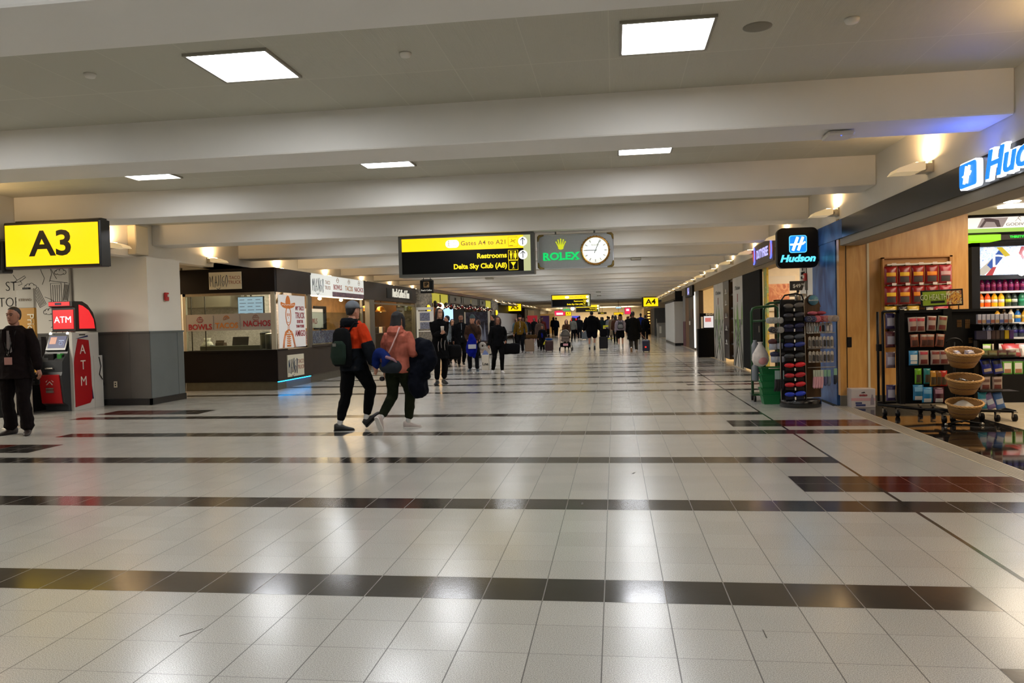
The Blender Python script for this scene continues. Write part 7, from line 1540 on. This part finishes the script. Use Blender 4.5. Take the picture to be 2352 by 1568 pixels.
# ---- 1. man in dark suit, far left, walking to the left
p1, k1, d1, _ = person('man in dark burgundy suit with lanyard walking past the cash machine', (-8.14, 9.6, 0), PI+.22, 1.74, 3, 'm', '#1a1410', 0, 'short', top='#150c0c', hem=.78, bulk=.7, bottom='#120b0b', shoe='#1c100e',
    fl=(-.14, .02, 0), fr=(.14, -.10, .0), slim=1.1, hl=(-.35, .08, .84), hr=(.33, .02, .86), open_front=('#a8a09c', .045), ftoe=(.3, -.5), turn=-.15, cuff=.022)
b = MB(); b.prism([(-.014, 1.43), (.014, 1.43), (.022, 1.20), (0, 1.16), (-.022, 1.20)], 0, .008, 0, Matrix.Translation((0, .158, 0)) @ Matrix(((1, 0, 0, 0), (0, 0, 1, 0), (0, 1, 0, 0), (0, 0, 0, 1)))); b.build('tie', mat('tie_grey', '#6c6462', .5), p1)
for s in (-1, 1): b = MB(); b.tube([(s*.075, .06, 1.47), (s*.07, .12, 1.40), (s*.04, .165, 1.25), (0, .175, 1.08)], .006, 6); b.build('lanyard_cord', M_BLK, p1)
for s in (-1, 1): b = MB(); b.prism([(s*.02, 1.46), (s*.075, 1.44), (s*.085, 1.30), (s*.045, 1.15)], 0, .012, 0, Matrix.Translation((0, .150, 0)) @ Matrix(((1, 0, 0, 0), (0, 0, 1, 0), (0, 1, 0, 0), (0, 0, 0, 1)))); b.build('lapel', cloth('cloth', '#150c0c'), p1)
b = MB(); b.bbox(-.05, .05, .175, .185, .97, 1.07, .004); b.build('id_badge', mat('badge_pink', '#a87c74', .4), p1)
t = thing('mobile_phone', 'dark phone held in the suited man\'s right-hand side hand', 'phone', tuple(pw(p1, (-.30, .05, .76))), 0); b = MB(); b.bbox(-.035, .035, -.01, .01, -.07, .07, .005); b.build('phone', M_BLK, t)
# ---- 2. man in grey cap
H2 = -.5
p2, k2_, d2, _ = person('man in grey cap, orange and black jacket, walking away with backpack', (-3.46, 9.93, 0), H2, 1.70, 3, 'l', '#0a0706', 0, 'short', top='#d83c14', top2=('#12161c', 1.13), hem=.84, bulk=1.2, bottom='#070708', shoe='#0a0a0a', sole='#0c0c0c', sock='#e8e6e2',
    fl=(-.09, -.20, 0), fr=(.05, .16, .05), frp=.75, hl=(-.26, .04, .80), hr=(.38, .06, .80), hat=('cap', '#7c8288'), turn=-.12, lean=.02, ftoe=(-.75, -.45), cuff=-.01)
b = MB(); b.loft([[V(q)*k2_ for q in ell(0, -.02, z, rx, ry)] for z, rx, ry in ((1.36, .17, .10), (1.42, .165, .11), (1.47, .11, .095), (1.52, .085, .085))], 0, True); remesh(b.build('black_yoke', cloth('cloth', '#101216'), p2), .009, 3)
b = MB(); b.loft([[V(q)*k2_ for q in ell(0, -.09, z, rx, ry)] for z, rx, ry in ((1.40, .06, .03), (1.43, .12, .07), (1.49, .13, .08), (1.53, .09, .06))], 0, True); remesh(b.build('hood', cloth('cloth', '#14181e'), p2), .009, 3)
bp = backpack('black and dark green backpack worn by the man in the grey cap', p2, k2_, .88, 1.40, .33, .12, '#0c0e10', '#24342a', y=-.135)
b = MB(); b.box(-.03, .03, -.325, -.318, 1.12, 1.16); b.build('brand_patch', mat('patch_grey', '#5c5c58', .5), bp)
# ---- 3. woman in coral hoodie
H3 = -.30
p3, k3, d3, _ = person('woman in coral hoodie and olive trousers walking away with bags', (-2.86, 9.98, 0), H3, 1.57, 3, 'p', '#080506', .26, 'long', top='#c8705c', hem=.86, bulk=.9, bottom='#1e2414', shoe='#b8aca4', sole='#d8d4cc', sock='#e8e6e2',
    fl=(-.13, -.30, .10), flp=-1.1, fr=(.07, .12, 0), hl=(-.28, .06, .80), hr=(.20, .24, 1.02), hood='#c8705c', face=True, ftoe=(-.1, -1.0), cuff=.0, elbow=(0, .2), slim=1.06)
def clabel(): pass
t = thing('neck_pillow', 'royal blue neck pillow hanging at the coral hoodie woman\'s back left', 'neck pillow', tuple(WM[p3].to_translation()), H3)
b = MB(); b.tube([(-.09+math.cos(a)*.10, -.27-.02*math.cos(a), .93+math.sin(a)*.09+.0) for a in [PI*(-.35)+1.7*PI*i/16 for i in range(17)]], [.05+.015*math.sin(PI*i/16) for i in range(17)], 12); remesh(b.build('cushion', cloth('cloth', '#14286c'), t), .01, 3)
t = thing('waist_bag', 'slate grey rounded bag with pink scarf worn across the coral hoodie', 'bag', tuple(WM[p3].to_translation()), H3)
b = MB(); b.loft([[V((x, -.26+math.cos(a)*.075*f, .84+math.sin(a)*.085*f+.0)) for a in [2*PI*j/16 for j in range(16)]] for x, f in ((-.10, .5), (-.06, .9), (.05, 1), (.16, .95), (.20, .5))], 0, True); b.build('bag_body', cloth('cloth', '#2c3238'), t)
b = MB(); b.tube([(-.03, -.29, .94), (.04, -.33, .97), (.12, -.30, .94), (.17, -.30, .90)], [.014, .022, .018, .01], 8); b.build('pink_scarf', cloth('cloth', '#a88088'), t)
b = MB(); b.tube([(-.04, -.24, .93), (.02, -.17, 1.10), (.08, -.13, 1.26), (.10, -.10, 1.35)], .011, 6); b.build('pink_strap', mat('strap_pink', '#c09890', .6), t)
# navy coat carried over her right arm
t = thing('carried_coat', 'big navy puffer coat carried over the coral hoodie woman\'s right arm', 'coat', tuple(WM[p3].to_translation()), H3)
b = MB(); limb(b, [(.16, .16, 1.06), (.27, .12, 1.10), (.38, .08, 1.06), (.45, .06, .94), (.40, .06, .80)], [.08, .12, .12, .11, .09], 14)
limb(b, [(.20, .14, .98), (.22, .10, .78), (.24, .08, .58), (.26, .06, .50)], [.12, .13, .14, .13], 14); limb(b, [(.33, .1, .9), (.30, .1, .7)], [.12, .12], 12)
remesh(b.build('coat', cloth('cloth', '#080c18'), t), .014, 6)
t = thing('face_mask', 'small dark sunglasses case held low between the walking couple', 'case', tuple(pw(p3, (-.29, .04, .66))), 0); b = MB(); b.ball((0, 0, 0), .04, .03, .035); b.build('case', mat('dark_plum', '#1c1014', .4), t)
# ---- 4. long-haired person in black coat
p4, k4, d4, _ = person('long-haired person in long black coat and glasses holding a white cup', (-3.98, 17.35, 0), PI+.45, 1.74, 3, 'p', '#0a0708', .18, 'long', top='#08090b', hem=.60, bulk=.75, bottom='#070708', shoe='#141414', sock='#8c8c88',
    fl=(-.10, -.10, .0), fr=(.12, .16, 0), hl=(-.03, .26, 1.18), hr=(.03, .27, 1.17), turn=.25, ftoe=(.2, -.5))
b = MB()
for s in (-1, 1): b.tube([(s*.032+math.cos(a)*.022, .108, 1.645+math.sin(a)*.02) for a in [2*PI*i/12 for i in range(13)]], .0022, 4)
o = b.build('glasses', mat('wire_glasses', '#4a4444', .3), p4)
t = thing('paper_cup', 'white cup held up by the long-haired person in black', 'cup', tuple(pw(p4, (.0, .30, 1.19))), .4); MB().lathe([(.03, 0), (.04, .12), (.042, .125), (.03, .135)], (0, 0, 0), 16).build('cup', mat('white_paper', '#d0ccc4', .5), t)
duffel('shoulder_bag', 'large black cloth bag hanging beside the long-haired person', 'bag', tuple(pw(p4, (-.34, -.05, .55))), .9, .36, .17, '#0a0a0c')
b = MB()
for s, z in ((.0, .95), (.07, .88), (-.08, .9)): b.tube([(s, .2, z+.1), (s+.02, .205, z), (s+.01, .2, z-.12)], .008, 5)
b.build('pale_cords', mat('pale_cord', '#8c8480', .6), p4)
# ---- 5. man with lanyard, behind
p5, _, _, _ = person('dark-haired man in black suit with white lanyard behind the beanie man', (-4.85, 24.2, 0), PI+.3, 1.66, 2, 'm', '#0e0a08', 0, 'short', top='#0a0b0e', hem=.80, bulk=.5, bottom='#0c0c0e', shoe='#0c0a0a', fl=(-.08, -.2, .05), fr=(.1, .1, 0), open_front=('#8c949c', .03), beard=True)
# ---- 6. beanie man
p6, k6, _, _ = person('man in teal beanie and brown jumper carrying a blue jacket', (-4.02, 21.75, 0), PI+.1, 1.58, 3, 'l', '#3a2c20', 0, 'short', top='#4a3428', hem=.88, bulk=.5, bottom='#14161c', shoe='#38444e', sole='#5c7080', fl=(-.12, .05, 0), fr=(.12, -.05, 0), hl=(-.15, .16, .97), hr=(.15, .16, 1.0), hat=('beanie', '#4c5c60'), ftoe=(.25, -.25), turn=.15)
b = MB(); b.tube([(.12, .10, 1.42), (.02, .165, 1.25), (-.13, .15, 1.02)], .011, 6); b.build('crossbody_strap', M_BLK, p6)
t = thing('carried_jacket', 'bright cobalt blue jacket and cap hung from the beanie man\'s arm', 'jacket', tuple(pw(p6, (-.0, .30, .0))), PI+.1)
b = MB(); limb(b, [(.02, 0, 1.02), (.0, 0, .88), (.02, 0, .70), (.03, 0, .55)], [.08, .13, .16, .15], 14); limb(b, [(-.05, 0, .6), (-.04, 0, .42)], [.06, .05], 10); remesh(b.build('jacket', cloth('cloth', '#0c1c98'), t), .014, 4)
b = MB(); b.bbox(-.12, .10, .14, .165, .66, .78, .006); b.build('white_document', mat('doc_white', '#b8b8c0', .5), t)
t = thing('white_neck_pillow', 'white rolled neck pillow at the beanie man\'s side', 'neck pillow', tuple(pw(p6, (-.27, .05, .72))), .3); b = MB(); b.tube([(math.cos(a)*.07, 0, math.sin(a)*.07) for a in [2*PI*i/16 for i in range(17)]], .045, 10); b.build('cushion', mat('ivory_fabric', '#b8b0a4', .8), t)
# ---- 7. woman in black with bags
p7, k7, _, _ = person('woman all in black with white trainers carrying a shopping bag', (-3.16, 20.85, 0), PI+.35, 1.53, 3, 'm', '#2a1410', .16, 'long', top='#08080a', hem=.84, bulk=.5, bottom='#070708', shoe='#c8c4c0', sole='#d8d4d0', fl=(-.08, .12, 0), fr=(.16, -.12, .01), hl=(-.20, .16, 1.0), hr=(.30, .02, .84), turn=-.1, cuff=-.008, ftoe=(.1, -.3), lean=0)
t = thing('paper_carrier_bag', 'tall white paper shopping bag with black print in the black-clad woman\'s hand', 'shopping bag', (-3.50, 20.75, .09)); b = MB(); b.bbox(-.10, .10, -.05, .05, 0, .42, .01); b.build('bag', mat('bag_white', '#a8a49c', .5), t); b = MB(); b.prism([(-.09, .42), (.09, .42), (.03, .52), (-.02, .54)], -.045, .045, 0, My); b.build('blue_top', mat('bag_blue', '#6878a8', .5), t); text('Lne', .11, FY(-3.50, 20.695, .26), M_BLK, t, off=.002); b = MB(); b.tube([(-.04, 0, .5), (-.02, 0, .62), (.02, 0, .62), (.04, 0, .5)], .006, 5); b.build('handle', M_WHT, t)
duffel('weekend_bag', 'large black holdall hanging from the black-clad woman\'s left arm', 'bag', tuple(pw(p7, (-.32, .06, .50))), .15, .52, .15, '#0b0b0d')
# ---- 8. mustard jacket man + case
p8, _, _, _ = person('man in mustard jacket and beanie pulling a beige suitcase', (-4.2, 34.4, 0), PI+.1, 1.66, 2, 'l', '#0c0908', 0, 'short', top='#6c5014', hem=.84, bulk=.8, bottom='#101216', shoe='#2c1c12', fl=(-.1, .12, 0), fr=(.1, -.1, 0), hl=(-.30, .18, .95), hr=(.3, .05, .82), open_front=('#9c9080', .05), hat=('beanie', '#101014'), beard=True)
suitcase('beige hard suitcase beside the mustard jacket man', -3.76, 34.1, .1, .42, .26, .60, '#7c6854', .3)
duffel('travel_bag', 'tan brown travel bag strapped on the beige suitcase', 'bag', (-3.66, 34.0, .60), .1, .5, .11, '#4a3418', flat=.8)
# ---- 9. hooded brown woman, 10 kid
person('long-haired woman in fawn poncho behind the child', (-3.78, 39.2, 0), PI, 1.50, 2, 'm', '#1c100c', .22, 'long', top='#5c4a40', hem=.70, bulk=1.2, bottom='#1a1614', shoe='#18120f')
person('child in dark jacket with bright blue shirt next to the maroon suitcase', (-3.34, 35.7, 0), PI, 1.17, 2, 'm', '#0c0908', 0, 'short', top='#0c0c10', hem=.84, bulk=.8, bottom='#0b0b0d', shoe='#101010', open_front=('#101c90', .06), hr=(.26, .1, .9), hl=(-.28, .12, .95))
suitcase('maroon suitcase with blue top beside the child', -2.93, 34.6, 0, .36, .24, .52, '#2c0d10', .25)
t = thing('blue_cap_item', 'flat blue folded jacket lying on the maroon suitcase', 'jacket', (-2.95, 34.6, .52)); MB().ball((0, 0, .04), .18, .12, .05).build('jacket', cloth('cloth', '#16407c'), t)
t = thing('yellow_strap', 'neon yellow luggage strap beside the maroon suitcase', 'strap', (-3.12, 34.55, .33)); b = MB(); b.tube([(-.06, 0, 0), (0, 0, .08), (.06, 0, .2)], [.03, .04, .03], 6); b.build('strap', mat('neon_yellow', '#c8c010', .5), t)
# ---- 11. stroller
person('woman in brown coat pushing a grey pushchair', (-2.30, 37.2, 0), PI, 1.42, 2, 'p', '#1c100c', .18, 'long', top='#4c3420', hem=.66, bulk=1.0, bottom='#181412', shoe='#141010', hl=(-.18, .35, .95), hr=(.18, .35, .95))
st = thing('pushchair', 'grey and black pushchair facing the camera in mid hall', 'pushchair', (-2.24, 35.4, 0))
b = MB(); b.tube([(-.25, .25, .95), (-.26, .1, .70), (-.22, -.25, .12)], .014, 6); b.tube([(.25, .25, .95), (.26, .1, .70), (.22, -.25, .12)], .014, 6); b.tube([(-.25, .25, .95), (.25, .25, .95)], .014, 6); b.tube([(-.26, .1, .5), (-.28, .35, .12)], .014, 6); b.tube([(.26, .1, .5), (.28, .35, .12)], .014, 6); b.build('frame', M_BLK, st)
b = MB(); b.loft([[V((math.cos(a)*.22, y, .66+math.sin(a)*r)) for a in [PI*j/12 for j in range(13)]] for y, r in ((-.12, .30), (.0, .32), (.12, .26))], 0, True, True); b.build('canopy', cloth('cloth', '#6c6862'), st)
b = MB(); b.tube([(math.cos(a)*.225, -.13, .66+math.sin(a)*.305) for a in [PI*j/12 for j in range(13)]], .015, 6); b.build('canopy_rim', mat('rim_pale', '#98928a', .5), st)
b = MB(); b.bbox(-.20, .20, -.25, .12, .42, .56, .05); b.bbox(-.18, .18, -.26, -.2, .55, .66, .03); b.build('seat', cloth('cloth', '#7c7068'), st)
b = MB(); b.bbox(-.22, .22, -.24, .2, .18, .38, .04); b.build('storage_basket', cloth('cloth', '#0c0c0c'), st); b = MB(); b.box(-.10, .12, -.25, -.24, .24, .34); b.build('pink_packet', mat('pink_pack', '#c89098', .5), st)
for x, y in ((-.27, -.28), (.27, -.28), (-.29, .36), (.29, .36)): b = MB(); b.cyl((x-.02, y, .08), (x+.02, y, .08), .08, 14); b.build('wheel', M_BLK, st)
# ---- 12. tall man in shorts
person('tall broad man in black hoodie and shorts walking away', (-1.06, 36.3, 0), .05, 1.80, 2, 'l', '#0a0808', 0, 'short', top='#070709', hem=.82, bulk=2.6, bottom='#0a0d18', leg='shorts', sock='#c8c4bc', shoe='#0c0c0e', fl=(-.12, .14, 0), fr=(.10, -.18, .06), frp=-.5, hood='#070709', slim=1.25, hr=(.38, .0, .85), hl=(-.38, .05, .85))
suitcase('upright black suitcase pulled by the tall man in shorts', -.53, 36.0, 0, .40, .26, .60, '#0b0c10', .30, soft=True)
t = thing('cabin_bag', 'black rucksack stacked on the upright black suitcase', 'bag', (-.53, 36.0, .60)); b = MB(); b.bbox(-.17, .17, -.12, .10, 0, .36, .06); b.build('bag', cloth('cloth', '#0d0d10'), t)
# ---- 13..
person('person in long beige coat walking away behind the backpack woman', (-.12, 50.2, 0), 0, 1.66, 2, 'd', '#0c0a0a', 0, 'short', top='#8c7c64', hem=.42, bulk=1.0, bottom='#7c6c54', shoe='#201810', fl=(-.1, .1, 0), fr=(.1, -.15, .03))
p14, k14, _, _ = person('woman in cap with grey backpack, black shorts and white socks', (.26, 36.1, 0), 0, 1.60, 2, 'p', '#6c4a2c', .22, 'long', top='#a89aa4', hem=.96, bulk=.6, bottom='#08080a', leg='shorts', sock='#b8b8b4', shoe='#b0aca8', fl=(-.09, -.06, 0), fr=(.10, .12, 0), hat=('cap', '#121212'))
backpack('small grey and white backpack on the woman in the black cap', p14, k14, 1.02, 1.38, .28, .14, '#4a484c', '#8c8c8c', y=-.14)
p15, _, _, _ = person('man in long black coat and grey trousers pulling a blue case', (.76, 33.0, 0), -.10, 1.70, 2, 'd', '#0a0808', 0, 'short', top='#070707', hem=.55, bulk=1.5, bottom='#3c3834', shoe='#c0bab4', sole='#8c6844', fl=(-.07, -.22, .08), flp=-.9, fr=(.12, .12, 0), hr=(.34, -.02, .80), slim=1.1)
suitcase('dark blue suitcase with red tag trailing the man in the black coat', 1.27, 32.3, -.1, .30, .24, .50, '#0e1230', .0)
b_ = bpy.data.objects[-1] if False else None
t = thing('luggage_tag', 'small red light tag on the dark blue suitcase', 'tag', (1.24, 32.16, .22)); MB().ball((0, 0, 0), .035, .02, .03).build('tag', emat('red_tag', '#ff2818', 1.5), t)
t = thing('pull_strap', 'brown pull strap between the black coat man and his blue case', 'strap', (1.16, 32.6, .5)); b = MB(); b.cyl((-.12, .1, .30), (.1, -.15, .02), .02, 6); b.build('strap', mat('strap_brown', '#6c4428', .6), t)
p16, k16, _, _ = person('person in dark clothes with black backpack under the A4 sign', (1.92, 49.6, 0), 0, 1.60, 2, 'd', '#0a0808', 0, 'short', top='#0c0e16', hem=.8, bulk=.9, bottom='#0c0c0e', shoe='#a8a8a8')
backpack('black backpack on the person under the yellow A4 sign', p16, k16, .95, 1.4, .34, .2, '#0a0a0c', None)
person('person in bright blue jacket half hidden beneath the A4 sign', (1.75, 53.0, 0), 0, 1.74, 1, 'd', '#0a0808', 0, 'short', top='#102880', hem=.8, bulk=.9, bottom='#0c0c0e', shoe='#181818')
# cafe people and others on the left
person('person in pale blue grey shirt standing behind the long-haired figure', (-5.25, 24.0, 0), PI/2+.3, 1.62, 2, 'l', '#0c0a0a', 0, 'short', top='#7c868c', hem=.86, bulk=.3, bottom='#08080a', shoe='#101010')
person('dark-haired customer at the wooden bar counter, hunched left figure', (-5.75, 31.5, 0), PI/2, 1.56, 2, 'l', '#0c0a0a', 0, 'short', top='#101014', hem=.82, bulk=.6, bottom='#0c0c0e', lean=.15)
person('bar customer in white shirt leaning at the counter', (-5.35, 30.2, 0), PI/2+.4, 1.50, 2, 'l', '#3c1c14', .1, 'long', top='#8c8c8c', hem=.84, bulk=.4, bottom='#0c0c0e')
person('taller black-clad customer behind the leaning bar customers', (-5.15, 32.6, 0), PI/2, 1.70, 2, 'l', '#0c0a0a', 0, 'short', top='#0a0a0c', hem=.82, bulk=.7, bottom='#0c0c0e')
person('woman with curly hair glimpsed beyond the lanyard man', (-5.6, 26.4, 0), PI+.4, 1.52, 2, 'p', '#1c1008', .15, 'long', top='#141418', hem=.84, bulk=.5, bottom='#0c0c0e')
# distant crowd, each its own person
crowd = [(-5.45, 69.5, 0, 1.72, '#1c2430', 'dark hooded walker farthest left of the distant crowd'), (-4.95, 66.0, 0, 1.66, '#101828', 'navy-clad walker next to the dark hooded one'), (-4.9, 41.5, PI, 1.60, '#3c4c58', 'person in slate blue behind the mustard jacket man'), (-5.5, 43.5, PI, 1.58, '#5c7c8c', 'person in pale blue in the left distance'),
 (-5.1, 45.0, PI, 1.60, '#18181c', 'black-clad person left of the fawn poncho woman'), (-4.3, 46.0, PI, 1.62, '#5c2018', 'person in rust red behind the fawn poncho'), (-2.88, 54.2, 0, 1.58, '#808078', 'distant walker in grey white jacket and small backpack'), (-2.48, 55.2, 0, 1.66, '#0e1014', 'bulky dark walker with the silver suitcase'), (-2.0, 61.5, PI, 1.65, '#2c1418', 'distant figure in dark plum left of the tall man'),
 (-.92, 60.2, 0, 1.58, '#1c2c2c', 'dark green coated figure right of the tall man'), (-.40, 57.2, 0, 1.58, '#8c8c90', 'figure in pale grey jacket by the yellow trolley'), (-.55, 62.0, 0, 1.65, '#14161c', 'black-clad figure just behind the pale grey one'), (.05, 45.0, 0, 1.60, '#4c3020', 'brown-jacketed figure beside the beige coat'), (.95, 45.5, 0, 1.66, '#7c2c24', 'red-sleeved figure between the cap woman and black coat man'),
 (-3.3, 70.0, 0, 1.65, '#14141a', 'small far figure in black left of centre'), (-3.9, 76.0, PI, 1.62, '#38302c', 'small far figure in brown near the red board'), (-2.9, 80.0, 0, 1.68, '#20242c', 'tiny far figure in charcoal'), (-2.2, 84.0, PI, 1.6, '#0c0c10', 'tiny far figure under the third sign'), (-1.4, 82.0, 0, 1.66, '#2c2c34', 'tiny far figure right of the third sign'), (-.3, 85.0, 0, 1.65, '#1a1a20', 'tiny far dark figure in the middle of the hall end'), (.4, 78.0, 0, 1.64, '#503830', 'tiny far figure in brown at right'), (1.2, 74.0, PI, 1.62, '#181818', 'tiny far black figure at right'), (1.5, 83.0, 0, 1.66, '#30343c', 'tiny far figure beside the pink sign'), (-4.8, 88.0, 0, 1.66, '#1a1c24', 'tiny far figure at the far left crowd'), (-5.9, 57.0, PI, 1.62, '#14161a', 'dark seated-looking figure by the white panel wall'), (-1.75, 70, 0, 1.70, '#101216', 'far figure in black right of the silver case'), (-6.3, 50.0, PI, 1.6, '#2a2a30', 'dim figure in front of the second pillar')]
for i, (x, y, r, h, c, lb) in enumerate(crowd):
    s = .12 if i % 2 else -.10
    person(lb, (x, y, 0), r+random.uniform(-.2, .2), h, 1, 'lmd'[i % 3], ['#0c0908', '#2a1a10', '#14100e'][i % 3], .15 if i % 3 == 0 else 0, 'long' if i % 3 == 0 else 'short', top=c, hem=.8, bulk=1.0, bottom=['#0c0c0e', '#181a20', '#14110f'][i % 3], shoe=['#101010', '#909090'][i % 2], fl=(-.09, s, 0), fr=(.09, -s, .0), face=False)
suitcase('silver upright suitcase among the distant walkers', -2.12, 54.5, 0, .38, .26, .60, '#5c646c', .45)
suitcase('black suitcase left of the distant silver one', -1.9, 58.0, 0, .36, .24, .58, '#0c0c0e', .35)
t = thing('yellow_trolley', 'yellow framed luggage trolley in the distant crowd', 'trolley', (-.30, 52.0, 0)); b = MB(); 
for x in (-.42, .42): b.cyl((x, 0, .1), (x, 0, 1.0), .05, 8)
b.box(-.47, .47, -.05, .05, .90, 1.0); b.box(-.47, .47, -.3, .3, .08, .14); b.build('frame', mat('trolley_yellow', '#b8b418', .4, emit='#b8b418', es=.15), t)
for x in (-.4, .4): b = MB(); b.cyl((x-.02, -.2, .05), (x+.02, -.2, .05), .05, 10); b.build('wheel', M_BLK, t)
for i, (x, y) in enumerate(((-5.9, 40), (-6.1, 43), (-5.7, 46.5), (-6.4, 49))):
    t = thing('cafe_table', OR5[i]+' small dark round cafe table from the near end of the left seating', 'table', (x, y, 0), 0, 'small cafe tables on the left'); MB().lathe([(.22, 0), (.22, .02), (.03, .04), (.03, .70), (.33, .72), (.33, .75)], (0, 0, 0), 20).build('table', mat('cafe_dark', '#2c2420', .4), t)
    MB().ball((.1, 0, .78), .05, .05, .03).build('cup', M_WHT, t) if False else None
# scuff marks on the floor tiles
for i, (x, y, w, l, a) in enumerate(((.14, 7.0, .015, .07, -.3), (-.27, 5.83, .015, .08, .0), (-1.95, 3.28, .006, .11, -.6), (.62, 3.45, .006, .09, 0))):
    t = MB().box(-w/2, w/2, -l/2, l/2, 0, .0006, 0, Matrix.Translation((x, y, .0004)) @ Matrix.Rotation(a, 4, 'Z')).build('scuff_mark', mat('scuff', '#4c463e', .5)); tag(t, ['dark scuff mark on the pale tile right of centre', 'grey scuff mark on the pale tile left of the green reflection', 'thin dark scratch on a tile at the lower left', 'thin scratch on a tile at the lower right'][i], 'mark')
